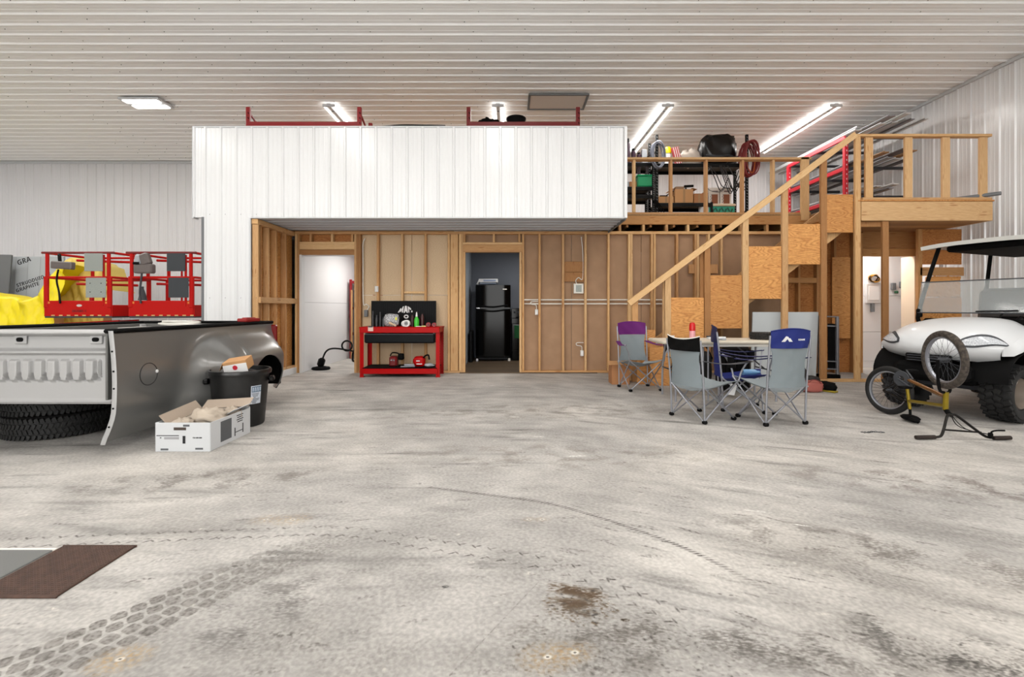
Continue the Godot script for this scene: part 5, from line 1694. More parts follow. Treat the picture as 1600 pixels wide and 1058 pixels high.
func pickup_bed() -> void:
	var paint := mat(Color(0.46, 0.46, 0.455), 0.30, 0.4)
	paint.clearcoat_enabled = true
	paint.clearcoat = 0.6
	paint.clearcoat_roughness = 0.15
	var pale := mat(Color(0.66, 0.66, 0.66), 0.45, 0.2)
	var inner := mat(Color(0.40, 0.40, 0.39), 0.6)
	var base := V(-3.83, 0, 4.8)
	var t := thing("pickup_bed", "silver grey dually pickup bed standing on stacked tyres", "truck bed", base)
	# near side with the wide rear fender
	for side in [1.0, -1.0]:
		var rows: Array = []
		for i in 61:
			var d := 3.60 + i / 60.0 * 2.42
			var lo := bed_low(d)
			var row := PackedVector3Array()
			for k in 23:
				var h := lerpf(lo, 0.935, k / 22.0)
				var x := bed_x(d, h)
				row.append(V(x if side > 0.0 else -7.66 - x, h, d) - base)
			rows.append(row)
		var st := mb()
		if side < 0.0:
			rows.reverse()
		sheet(st, rows, 0.012)
		part(t, "side_panel" if side > 0.0 else "far_side_panel", st, paint)
		# folded front flange with its bolt holes
		var fl: Array = []
		for k in 19:
			var h := lerpf(0.085, 0.945, k / 18.0)
			var x := bed_x(3.6, h)
			var row := PackedVector3Array()
			for q in [[0.0, 3.602], [0.008, 3.592], [-0.030, 3.594], [-0.040, 3.606]]:
				row.append(V((x + q[0]) if side > 0.0 else -7.66 - (x + q[0]), h, q[1]) - base)
			fl.append(row)
		var fs := mb()
		sheet(fs, fl, 0.004)
		part(t, "front_flange", fs, pale)
		if side > 0.0:
			for h in [0.22, 0.36, 0.51, 0.64, 0.79]:
				var ho := mb()
				lathe(ho, [Vector2(0.007, 0.0), Vector2(0.007, 0.004), Vector2(0.0, 0.004)], V(bed_x(3.6, h) - 0.014, h, 3.592) - base, Basis(Vector3.RIGHT, PI / 2), 10)
				part(t, "bolt", ho, M.matt_black)
		var rc := mb()
		var rx := -3.03 if side > 0.0 else -4.63
		bx(rc, V(rx, 0.942, 4.81) - base, Vector3(0.10, 0.035, 2.42), 0.012)
		part(t, "rail_cap", rc, M.matt_black)
		box(t, "inner_panel", V(rx - side * 0.07, 0.67, 4.83) - base, Vector3(0.02, 0.52, 2.34), inner)
		var ww := mb()
		bx(ww, V(rx - side * 0.20, 0.56, 5.42) - base, Vector3(0.24, 0.24, 0.86), 0.08)
		part(t, "wheel_well", ww, inner)
		box(t, "wheel_liner", V(rx - side * 0.02, 0.40, 5.44) - base, Vector3(0.05, 0.50, 0.98), M.matt_black, 0.01)
		box(t, "mud_guard", V(rx + side * 0.10, 0.42, 5.865) - base, Vector3(0.22, 0.46, 0.03), M.matt_black, 0.01)
		var post := mb()
		for dd in [4.15, 5.9]:
			bx(post, V(rx - side * 0.085, 0.67, dd) - base, Vector3(0.03, 0.5, 0.10), 0.01)
		part(t, "stake_pocket", post, pale)
		box(t, "tail_lamp", V(rx + side * 0.045, 0.76, 6.0) - base, Vector3(0.10, 0.30, 0.06), mat(Color(0.45, 0.02, 0.03), 0.2), 0.015)
	# marker lens on the fender, behind the bin
	box(t, "marker_lens", V(bed_x(4.9, 0.40) + 0.004, 0.41, 4.9) - base, Vector3(0.014, 0.03, 0.09), mat(Color(0.6, 0.02, 0.03), 0.2), 0.004)
	# fuel door ring and latch
	var fd := mb()
	var fc := V(bed_x(3.92, 0.58), 0.576, 3.92) - base
	var ring: Array = []
	for k in 33:
		var a := TAU * k / 32.0
		var dd := 3.92 + cos(a) * 0.095
		var hh := 0.576 + sin(a) * 0.09
		ring.append(V(bed_x(dd, hh) + 0.001, hh, dd) - base)
	tube(fd, ring, 0.0035, 6, false)
	var fdoor := part(t, "fuel_door", fd, mat(Color(0.13, 0.13, 0.13), 0.6))
	var lt := mb()
	blob(lt, V(bed_x(4.01, 0.585) + 0.003, 0.588, 4.008) - base, Vector3(0.016, 0.03, 0.03), 0.0, 1, 8, 12)
	part(fdoor, "latch", lt, M.white)
	# bulkhead with its pressed ribs
	var rows: Array = []
	for i in 64:
		var h := lerpf(0.39, 0.953, i / 63.0)
		var row := PackedVector3Array()
		for k in 221:
			var x := lerpf(-4.57, -3.09, k / 220.0)
			var dz := 0.0
			if h > 0.905:
				dz = 0.045 * smoothstep(0.905, 0.912, h) - 0.02 * smoothstep(0.93, 0.953, h)
			elif h > 0.795:
				dz = -0.022 * smoothstep(0.795, 0.805, h)
			elif h > 0.755:
				dz = 0.03 * smoothstep(0.755, 0.765, h) * (1.0 - smoothstep(0.785, 0.795, h))
			else:
				var p := fposmod(x + 3.09 + 0.118, 0.0985) / 0.0985
				var wid := 0.30 - 0.10 * smoothstep(0.60, 0.56, h)
				var m := smoothstep(0.5 - wid - 0.09, 0.5 - wid, p) * (1.0 - smoothstep(0.5 + wid, 0.5 + wid + 0.09, p))
				var cap_h := smoothstep(0.545, 0.56, h) * (1.0 - smoothstep(0.705, 0.722, h))
				var in_x := smoothstep(-4.54, -4.52, x) * (1.0 - smoothstep(-3.185, -3.175, x))
				dz = 0.026 * m * cap_h * in_x - 0.024 * (1.0 - m) * smoothstep(0.55, 0.56, h) * (1.0 - smoothstep(0.60, 0.615, h)) * in_x
				dz += 0.02 * (1.0 - smoothstep(0.39, 0.405, h))
			row.append(V(x, h, 3.71 - dz) - base)
		rows.append(row)
	var bs := mb()
	rows.reverse()
	sheet(bs, rows, 0.02)
	var bulk := part(t, "bulkhead", bs, pale)
	for x in [-3.82, -3.23]:
		box(bulk, "hole_plate", V(x, 0.872, 3.722) - base, Vector3(0.095, 0.07, 0.012), pale, 0.012)
		var ho := mb()
		blob(ho, V(x, 0.872, 3.714) - base, Vector3(0.055, 0.034, 0.012), 0.0, 1, 8, 16, 0.7)
		part(bulk, "mount_hole", ho, M.matt_black)
	box(t, "bed_floor", V(-3.83, 0.43, 4.83) - base, Vector3(1.46, 0.04, 2.22), inner)
	for i in 4:
		box(t, "cross_member", V(-3.83, 0.402, 3.95 + i * 0.58) - base, Vector3(1.40, 0.02, 0.08), M.dark_grey)
	var tg := mb()
	bx(tg, V(-3.83, 0.675, 5.98) - base, Vector3(1.46, 0.52, 0.06), 0.015)
	part(t, "tailgate", tg, inner)
	box(t, "tailgate_cap", V(-3.83, 0.945, 5.98) - base, Vector3(1.48, 0.03, 0.07), M.matt_black, 0.01)
	# what carries it
	for q in [[-4.10, 4.36, 0.10, "bald tyre, lower of the two under the bed front"], [-4.13, 4.38, 0.295, "tyre stacked on another directly under the bed front"], [-4.0, 5.45, 0.10, "lower tyre under the rear of the bed"], [-4.0, 5.45, 0.295, "upper tyre under the rear of the bed"]]:
		var y := thing("stacked_tyre", q[3], "tyre", V(q[0], q[2] - 0.098, q[1]), 0.3, "")
		tyre(y, 0.395, 0.22, 0.19, Transform3D(Basis.IDENTITY, Vector3(0, 0.098, 0)), 64, M.rubber, 0.009)

func bed_neighbours() -> void:
	# things lying in the bed
	var cr := thing("parts_crate", "pale grey crate inside the pickup bed near the tailgate", "crate", V(-3.95, 0.452, 5.45))
	box(cr, "body", Vector3(0, 0.225, 0), Vector3(0.80, 0.45, 0.36), mat(Color(0.66, 0.66, 0.64), 0.7), 0.01)
	for x in [-0.2, 0.05]:
		var st := mb()
		tube(st, curve([Vector3(x, 0.40, 0.185), Vector3(x + 0.03, 0.42, 0.195), Vector3(x + 0.12, 0.42, 0.195), Vector3(x + 0.15, 0.40, 0.185)], 4), 0.008, 6)
		part(cr, "handle", st, M.dark_grey)
	var co := mb()
	var pts: Array = []
	for k in 70:
		var a := TAU * k / 16.0
		pts.append(Vector3(cos(a) * (0.24 - 0.001 * k), 0.015 + 0.0006 * k + 0.012 * sin(a * 0.7), sin(a) * 0.12))
	tube(co, pts, 0.011, 6)
	single("cable_coil", "pale coiled hose lying on the crate in the pickup bed", "hose", co, M.pvc, V(-3.78, 0.912, 5.47))
	var rt := mb()
	bx(rt, Vector3(0, 0.02, 0), Vector3(0.11, 0.04, 0.30), 0.008)
	bx(rt, Vector3(0, 0.043, 0), Vector3(0.05, 0.012, 0.2), 0.004)
	single("red_case", "small flat red case lying on the black bed rail", "case", rt, mat(Color(0.55, 0.06, 0.05), 0.5), V(-3.04, 0.961, 5.55))
	# dustbin
	var c := V(-2.60, 0, 4.59)
	var b := thing("dustbin", "round black plastic dustbin in front of the bed's rear fender", "dustbin", c)
	var bm := tex(mat(Color(1, 1, 1), 0.5), ramp_image(noise_bytes(128, 128, 0.05, 77, 4), Color(0.012, 0.012, 0.013), Color(0.10, 0.10, 0.10), 2.2), Vector3(3, 1.2, 3))
	var st := mb()
	lathe(st, [Vector2(0, 0.004), Vector2(0.205, 0.004), Vector2(0.212, 0.015), Vector2(0.25, 0.47), Vector2(0.252, 0.50), Vector2(0.246, 0.50), Vector2(0.24, 0.46), Vector2(0.2, 0.03), Vector2(0, 0.03)], Vector3.ZERO, Basis.IDENTITY, 40)
	part(b, "body", st, bm)
	var rm := mb()
	lathe(rm, [Vector2(0.248, 0.49), Vector2(0.272, 0.49), Vector2(0.276, 0.515), Vector2(0.268, 0.535), Vector2(0.252, 0.535), Vector2(0.248, 0.49)], Vector3.ZERO, Basis.IDENTITY, 40)
	part(b, "rim", rm, mat(Color(0.06, 0.06, 0.062), 0.3))
	for a in [0.35, 0.35 + PI]:
		var hd := mb()
		bx(hd, Vector3(cos(a) * 0.275, 0.43, -sin(a) * 0.275), Vector3(0.05, 0.05, 0.12), 0.012, Basis(Vector3.UP, a))
		part(b, "handle", hd, M.black)
	var lb := mb()
	var rows: Array = []
	for i in 2:
		var row := PackedVector3Array()
		for k in 7:
			var a := -0.47 + (k - 3) * 0.07
			var y := 0.22 + 0.17 * i
			var r := lerpf(0.212, 0.25, y / 0.47) + 0.003
			row.append(Vector3(cos(a) * r, y, -sin(a) * r))
		rows.append(row)
	rows.reverse()
	sheet(lb, rows, 0.001)
	var im := Image.create_empty(64, 96, false, Image.FORMAT_RGB8)
	im.fill(Color(0.75, 0.78, 0.82))
	im.fill_rect(Rect2i(4, 4, 56, 30), Color(0.25, 0.33, 0.42))
	for i in 5:
		im.fill_rect(Rect2i(8 + i * 10, 8, 5, 22), Color(0.75, 0.8, 0.85))
	for i in 8:
		im.fill_rect(Rect2i(4 + (i % 3) * 3, 40 + i * 7, 40 - (i % 4) * 6, 3), Color(0.3, 0.31, 0.33))
	var lm := mat(Color(1, 1, 1), 0.6)
	lm.albedo_texture = ImageTexture.create_from_image(im)
	part(b, "label", lb, lm)
	var k := thing("small_carton", "open brown and white carton with a red mark on top of the bin", "carton", c + Vector3(0.03, 0.55, 0.06), 0.12)
	k.rotation = Vector3(0.22, 0.12, 0.16)
	box(k, "carton", Vector3(0, 0.04, 0), Vector3(0.21, 0.10, 0.15), M.cardboard, 0.003)
	box(k, "front", Vector3(0, 0.02, 0.077), Vector3(0.212, 0.085, 0.004), M.paper, 0.001)
	var rd := mb()
	lathe(rd, [Vector2(0, 0.003), Vector2(0.022, 0.003), Vector2(0.022, 0)], Vector3(0, 0.03, 0.079), Basis(Vector3.RIGHT, PI / 2), 16)
	part(k, "red_mark", rd, mat(Color(0.75, 0.12, 0.2), 0.6))
	box(k, "flap", Vector3(-0.13, 0.05, 0.0), Vector3(0.07, 0.004, 0.13), M.cardboard, 0.001, Vector3(0, 0, 1.0))
	var tr := mb()
	blob(tr, Vector3(0, 0, 0), Vector3(0.40, 0.16, 0.40), 0.12, 5, 12, 20)
	single("rubbish_bag", "dark crumpled rubbish filling the black bin", "rubbish", tr, mat(Color(0.10, 0.10, 0.11), 0.5), c + Vector3(0, 0.45, 0))
	# opened white carton on the floor
	var x := thing("open_carton", "open white carton with torn flaps and printed sides on the concrete floor", "carton", V(-2.55, 0, 4.0))
	var wpap := mat(Color(0.77, 0.78, 0.79), 0.75)
	var w := 0.425
	var l := 0.57
	var h := 0.225
	var fr := box(x, "front_side", Vector3(0, h * 0.5, l * 0.5), Vector3(w, h, 0.006), wpap, 0.002)
	box(x, "back_side", Vector3(0, h * 0.5, -l * 0.5), Vector3(w, h * 1.1, 0.006), wpap, 0.002)
	var rg := box(x, "right_side", Vector3(w * 0.5, h * 0.5, 0), Vector3(0.006, h, l), wpap, 0.002)
	box(x, "left_side", Vector3(-w * 0.5, h * 0.5, 0), Vector3(0.006, h, l), wpap, 0.002)
	box(x, "base", Vector3(0, 0.004, 0), Vector3(w, 0.006, l), wpap, 0.001)
	var kraft := mat(Color(0.66, 0.60, 0.54), 0.85)
	for q in [[Vector3(-0.20, h + 0.02, 0.0), Vector3(0.10, 0.005, 0.50), Vector3(0.05, 0.08, -0.9)], [Vector3(0.03, h + 0.045, -0.26), Vector3(0.40, 0.005, 0.12), Vector3(0.5, 0.1, 0.05)], [Vector3(0.19, h + 0.015, -0.15), Vector3(0.10, 0.005, 0.22), Vector3(0.1, -0.2, 0.5)]]:
		box(x, "flap", q[0], q[1], kraft if q[0].x < 0.1 else wpap, 0.001, q[2])
	for q in [[Vector3(-0.06, 0.19, 0.20), Vector3(0.16, 0.10, 0.14), 3], [Vector3(0.02, 0.20, 0.02), Vector3(0.26, 0.16, 0.22), 11], [Vector3(0.10, 0.18, -0.17), Vector3(0.2, 0.13, 0.16), 8]]:
		var p := mb()
		blob(p, q[0], q[1], 0.35, q[2], 14, 20)
		part(x, "packing_paper", p, mat(Color(0.72, 0.67, 0.61), 0.85))
	# print and hand holes
	var ink: Material = M.ink
	var gi := mat(Color(0.34, 0.35, 0.36), 0.8)
	box(fr, "hand_hole", Vector3(-0.02, 0.065, 0.004), Vector3(0.095, 0.022, 0.002), mat(Color(0.25, 0.21, 0.18), 0.8), 0.0)
	box(fr, "print", Vector3(0.03, 0.09, 0.004), Vector3(0.05, 0.016, 0.001), gi, 0.0)
	box(fr, "print", Vector3(-0.115, 0.012, 0.004), Vector3(0.175, 0.006, 0.001), ink, 0.0)
	box(fr, "print", Vector3(-0.085, -0.008, 0.004), Vector3(0.115, 0.018, 0.001), mat(Color(0.6, 0.6, 0.61), 0.8), 0.0)
	box(fr, "print", Vector3(0.012, -0.02, 0.004), Vector3(0.022, 0.06, 0.001), ink, 0.004)
	box(fr, "print", Vector3(-0.17, -0.005, 0.004), Vector3(0.012, 0.008, 0.001), gi, 0.0)
	letters(fr, "lettering", "154 090 080", 0.010, ink, Transform3D(Basis.IDENTITY, Vector3(0.115, -0.005, 0.004)))
	for q in [[-0.14, -0.095, 0.06], [0.13, -0.09, 0.06]]:
		box(fr, "print", Vector3(q[0], q[1], 0.004), Vector3(q[2], 0.014, 0.001), gi, 0.0)
	var sb := Basis(Vector3.UP, PI / 2)
	var pn := part(rg, "print_panel", box_mesh(Vector3(0.15, 0.165, 0.001), 0.0), gi)
	pn.transform = Transform3D(sb, Vector3(0.004, 0.005, 0.08))
	for i in 4:
		var ln := part(rg, "print", box_mesh(Vector3(0.10 - (i % 2) * 0.02, 0.007, 0.001), 0.0), ink)
		ln.transform = Transform3D(sb, Vector3(0.004, 0.085 - i * 0.018, -0.12))
	for q in [[-0.045, -0.05, 0.10, 0.006], [-0.045, -0.045, 0.012, 0.07], [-0.165, -0.035, 0.012, 0.08]]:
		var ln := part(rg, "print", box_mesh(Vector3(q[2], q[3], 0.001), 0.0), ink)
		ln.transform = Transform3D(sb, Vector3(0.004, q[1], q[0]) + Vector3(0, 0, -0.06 if q[2] > 0.05 else 0.0))

func lift(cx: float, label: String, kind: int) -> void:
	var fd := 8.30
	var t := thing("scissor_lift", label, "lift", V(cx, 0, fd + 0.45))
	var hw := 0.585 if kind == 0 else 0.565
	var hd := 0.45
	var red: Material = M.lift_red
	var m2: Material = M.galv if kind == 0 else mat(Color(0.20, 0.22, 0.24), 0.5)
	# chassis, wheels and folded arms
	box(t, "chassis", Vector3(0, 0.30, 0), Vector3(hw * 2.0 - 0.1, 0.30, 0.72), red, 0.02)
	for sx in [-1, 1]:
		for sz in [-1, 1]:
			var st := mb()
			lathe(st, [Vector2(0, -0.05), Vector2(0.14, -0.05), Vector2(0.15, -0.03), Vector2(0.15, 0.03), Vector2(0.14, 0.05), Vector2(0, 0.05)], Vector3(0.36 * sx, 0.15, 0.40 * sz), Basis(Vector3.RIGHT, PI / 2), 20)
			part(t, "wheel", st, M.dark_grey)
	for i in 4:
		for s in [-1, 1]:
			var st := mb()
			bx(st, Vector3(0, 0.52 + i * 0.11, 0.22 * s), Vector3(hw * 1.8, 0.06, 0.05), 0.004, Basis(Vector3.BACK, 0.05 * (1 if i % 2 else -1)))
			part(t, "scissor_arm", st, red)
	# platform
	box(t, "deck", Vector3(0, 0.975, 0), Vector3(hw * 2.0, 0.05, hd * 2.0), M.dark_grey, 0.006)
	var tb := box(t, "toe_board", Vector3(0, 1.115, hd), Vector3(hw * 2.0 - 0.02, 0.27, 0.02), red, 0.006)
	box(t, "toe_board", Vector3(0, 1.075, -hd), Vector3(hw * 2.0 - 0.02, 0.20, 0.02), red, 0.006)
	for s in [-1, 1]:
		box(t, "toe_board", Vector3(s * hw, 1.075, 0), Vector3(0.02, 0.20, hd * 2.0), red, 0.006)
		box(tb, "warning_label", Vector3(s * (hw - 0.06), 0.10, 0.012), Vector3(0.085, 0.035, 0.002), mat(Color(0.85, 0.52, 0.2), 0.6), 0.0)
	for i in 8:
		box(tb, "hazard_mark", Vector3(-hw + 0.16 + i * 0.135, -0.122, 0.012), Vector3(0.06, 0.02, 0.002), mat(Color(0.82, 0.66, 0.42), 0.6), 0.0)
	if kind == 0:
		var ov := mb()
		blob(ov, Vector3(0.03, 0.05, 0.012), Vector3(0.10, 0.045, 0.004), 0.0, 1, 6, 18)
		part(tb, "emblem", ov, mat(Color(0.8, 0.75, 0.72), 0.6))
		letters(tb, "lettering", "BRAME-1", 0.045, mat(Color(0.40, 0.03, 0.05), 0.6), Transform3D(Basis.IDENTITY, Vector3(0.03, -0.045, 0.012)))
	# rails and posts
	for s in [-1, 1]:
		for z in [hd, -hd]:
			var lo := mb()
			bx(lo, Vector3(s * (hw - 0.035), 1.40, z), Vector3(0.075, 0.55, 0.05), 0.012)
			part(t, "post_sleeve", lo, red)
			var up := mb()
			bx(up, Vector3(s * (hw - 0.05), 1.85, z), Vector3(0.055, 0.45, 0.045), 0.012)
			part(t, "post", up, red)
		var dg := mb()
		bx(dg, Vector3(s * (hw - 0.14), 1.60, hd), Vector3(0.035, 0.9, 0.035), 0.01)
		if s > 0:
			part(t, "gate_post", dg, red)
	for y in [2.085, 1.655]:
		for z in [hd, -hd]:
			box(t, "rail", Vector3(0, y, z), Vector3(hw * 2.0 + (0.1 if z > 0.0 and y > 2.0 else 0.0), 0.04, 0.04), red if y < 2.0 or z < 0.0 else mat(Color(0.45, 0.10, 0.10), 0.5), 0.01)
		for s in [-1, 1]:
			box(t, "rail", Vector3(s * hw, y, 0), Vector3(0.04, 0.04, hd * 2.0), red, 0.01)
		box(t, "rail", Vector3(hw * 0.1, y - 0.10, -hd * 0.2), Vector3(hw * 1.7, 0.045, 0.04), red, 0.01, Vector3(0, 0.2, -0.02))
	# hung plates on the right of the front rail
	box(t, "upper_plate", Vector3(hw - 0.285, 1.915, hd + 0.035), Vector3(0.32, 0.31, 0.012), m2, 0.004)
	var lp := box(t, "lower_plate", Vector3(hw - 0.235, 1.475, hd + 0.045), Vector3(0.35, 0.345, 0.012), m2, 0.004)
	if kind == 0:
		for ix in [-1, 1]:
			for iy in [-1, 1]:
				var bo := mb()
				blob(bo, Vector3(0.095 * ix, 0.075 * iy, 0.008), Vector3(0.018, 0.018, 0.008), 0.0, 1, 6, 10)
				part(lp, "bolt", bo, M.matt_black)
	# controls
	var gm := mat(Color(0.40, 0.37, 0.36), 0.5)
	if kind == 0:
		box(t, "control_box", Vector3(-hw + 0.38, 1.86, hd + 0.06), Vector3(0.36, 0.13, 0.10), gm, 0.015, Vector3(0, 0, -0.06))
		box(t, "joystick", Vector3(-hw + 0.32, 1.99, hd + 0.06), Vector3(0.05, 0.14, 0.05), M.black, 0.015, Vector3(0, 0, 0.1))
		var c := mb()
		tube(c, curve([Vector3(-hw + 0.30, 1.79, hd + 0.06), Vector3(-hw + 0.26, 1.6, hd + 0.05), Vector3(-hw + 0.29, 1.4, hd + 0.04), Vector3(-hw + 0.30, 1.2, hd + 0.03)], 6), 0.014, 8)
		part(t, "control_cable", c, M.black)
	else:
		box(t, "control_box", Vector3(-hw + 0.32, 1.80, hd + 0.06), Vector3(0.32, 0.16, 0.12), gm, 0.02)
		box(t, "control_hood", Vector3(-hw + 0.33, 1.96, hd + 0.05), Vector3(0.16, 0.22, 0.12), gm, 0.03, Vector3(0, 0, 0.35))
		box(t, "control_arm", Vector3(-hw + 0.22, 1.95, hd + 0.06), Vector3(0.13, 0.20, 0.10), M.foam, 0.03, Vector3(0, 0, -0.2))
		box(t, "control_face", Vector3(-hw + 0.22, 1.89, hd + 0.125), Vector3(0.11, 0.045, 0.01), M.matt_black, 0.01)
		var c := mb()
		tube(c, curve([Vector3(-hw + 0.27, 1.73, hd + 0.06), Vector3(-hw + 0.25, 1.6, hd + 0.05), Vector3(-hw + 0.22, 1.4, hd + 0.04), Vector3(-hw + 0.23, 1.2, hd + 0.03)], 6), 0.016, 8)
		part(t, "control_cable", c, M.dark_grey)
		box(t, "inner_post", Vector3(-hw + 0.37, 1.55, -hd + 0.1), Vector3(0.03, 1.05, 0.03), red, 0.008)
		var cn := mb()
		lathe(cn, [Vector2(0.07, 1.0), Vector2(0.05, 1.10), Vector2(0.02, 1.2), Vector2(0.02, 1.24)], Vector3(-hw + 0.16, 0.26, hd - 0.1), Basis.IDENTITY, 14)
		part(t, "cone_cover", cn, M.dark_grey)

func drape(pts: Array, d: float, seed_: int, fold: float, low := 0.0) -> SurfaceTool:
	# cloth hanging over a load: pts are Vector2(x, top height); it slopes to the lens and folds
	var nz := FastNoiseLite.new()
	nz.seed = seed_
	nz.frequency = 1.1
	var p3: Array = []
	for p: Vector2 in pts:
		p3.append(Vector3(p.x, p.y, 0))
	var c := curve(p3, 8)
	var rows: Array = []
	for i in 33:
		var v := i / 32.0
		var row := PackedVector3Array()
		for q: Vector3 in c:
			var back := 0.0
			var h := q.y
			var dd := d
			if v < 0.72:
				h = lerpf(low, q.y, v / 0.72)
				dd = d - 0.25 * (1.0 - v / 0.72)
			else:
				h = q.y - 0.06 * pow((v - 0.72) / 0.28, 2.0)
				back = (v - 0.72) / 0.28 * 0.7
			var f := nz.get_noise_2d(q.x * 1.6 + h * 0.5, h * 0.5) + 0.25 * nz.get_noise_2d(q.x * 3.0 - h * 1.2, h * 1.0 + 9.0) + 0.8 * absf(nz.get_noise_2d(q.x * 1.5 + h * 1.1, h * 0.7 - q.x * 0.5))
			row.append(V(q.x, maxf(0.01, h + f * fold * 0.35), dd + back + f * fold))
		rows.append(row)
	var st := mb()
	sheet(st, rows, 0.006)
	return st

func tarps() -> void:
	single("yellow_tarp", "bright yellow tarp draped in folds over a low pile at the frame edge", "tarp", drape([Vector2(-10.9, 1.46), Vector2(-9.95, 1.36), Vector2(-9.72, 1.28), Vector2(-9.5, 1.28), Vector2(-9.3, 1.38), Vector2(-9.0, 1.80), Vector2(-8.8, 1.98)], 9.35, 4, 0.15), M.yellow)
	single("pale_tarp", "pale yellow tarp over a tall load behind the first lift", "tarp", drape([Vector2(-9.55, 1.7), Vector2(-9.35, 2.12), Vector2(-9.1, 2.16), Vector2(-8.8, 2.13), Vector2(-8.62, 1.95), Vector2(-8.45, 1.5)], 10.0, 9, 0.16), M.pale_yellow)
	var hp := mb()
	bx(hp, Vector3(0, 0.5, 0), Vector3(1.3, 1.0, 0.7), 0.05)
	single("pallet_load", "crate hidden under the bright yellow tarp", "crate", hp, M.cardboard, V(-9.9, 0, 9.85))
	var pl := mb()
	bx(pl, Vector3(0, 0.7, 0), Vector3(0.45, 1.4, 0.5), 0.05)
	single("pallet_load", "tall crate hidden under the pale yellow tarp", "crate", pl, M.cardboard, V(-9.12, 0, 10.45))
	# foam insulation boards on edge
	var st := mb()
	bx(st, Vector3(0, 1.15, 0), Vector3(1.35, 2.30, 0.05), 0.004)
	var b := thing("insulation_board", "grey printed foam insulation board standing behind the yellow tarp", "board", V(-10.85, 0.0, 10.75))
	b.rotation = Vector3(-0.06, 0, 0)
	part(b, "board", st, M.foam)
	var tilt := Basis(Vector3.BACK, 0.33)
	var ik := mat(Color(0.16, 0.16, 0.17), 0.8)
	letters(b, "lettering", "STRUODUIO XS", 0.085, ik, Transform3D(tilt, Vector3(0.03, 1.76, 0.026)))
	letters(b, "lettering", "GRAPHITE", 0.085, ik, Transform3D(tilt, Vector3(-0.10, 1.60, 0.026)))
	letters(b, "lettering", "GRA", 0.12, ik, Transform3D(tilt, Vector3(-0.22, 2.20, 0.026)))
	for q in [[0.50, 2.17, 0.2, 0.022], [0.50, 2.12, 0.2, 0.03], [0.44, 1.66, 0.2, 0.012], [0.42, 1.50, 0.2, 0.012], [0.42, 1.45, 0.2, 0.02]]:
		box(b, "print", Vector3(q[0], q[1], 0.0265), Vector3(q[2], q[3], 0.001), mat(Color(0.36, 0.42, 0.42), 0.8), 0.0)
	for x in [-0.40, -0.12, 0.16]:
		box(b, "seam", Vector3(x, 1.15, 0.0255), Vector3(0.004, 2.28, 0.001), M.grey, 0.0)
	var s2 := mb()
	bx(s2, Vector3(0, 1.16, 0), Vector3(0.6, 2.32, 0.05), 0.004)
	single("dark_board", "dark grey foam board at the frame edge beside the printed board", "board", s2, mat(Color(0.40, 0.41, 0.42), 0.8), V(-11.35, 0, 10.35), Vector3(-0.10, 0.25, 0.0))

func hood(u: float, v: float) -> Vector3:
	# front body of the cart: u across (-1..1), v from the lower lip to the cowl (0..1)
	var prof := [Vector3(0.40, 0.60, 0.44), Vector3(0.50, 0.66, 0.48), Vector3(0.53, 0.74, 0.51), Vector3(0.47, 0.85, 0.525), Vector3(0.28, 0.945, 0.525), Vector3(0.0, 1.0, 0.51), Vector3(-0.34, 1.02, 0.50)]
	var f := v * 6.0
	var i := clampi(int(f), 0, 5)
	var p: Vector3 = prof[i].cubic_interpolate(prof[i + 1], prof[maxi(i - 1, 0)], prof[mini(i + 2, 6)], f - i)
	var a := absf(u)
	var edge := pow(a, 2.6)
	return Vector3(u * p.z, p.y - 0.13 * pow(a, 4.0) * smoothstep(0.25, 0.7, v) - 0.03 * edge, p.x - 0.26 * edge * (1.0 - v * 0.7))

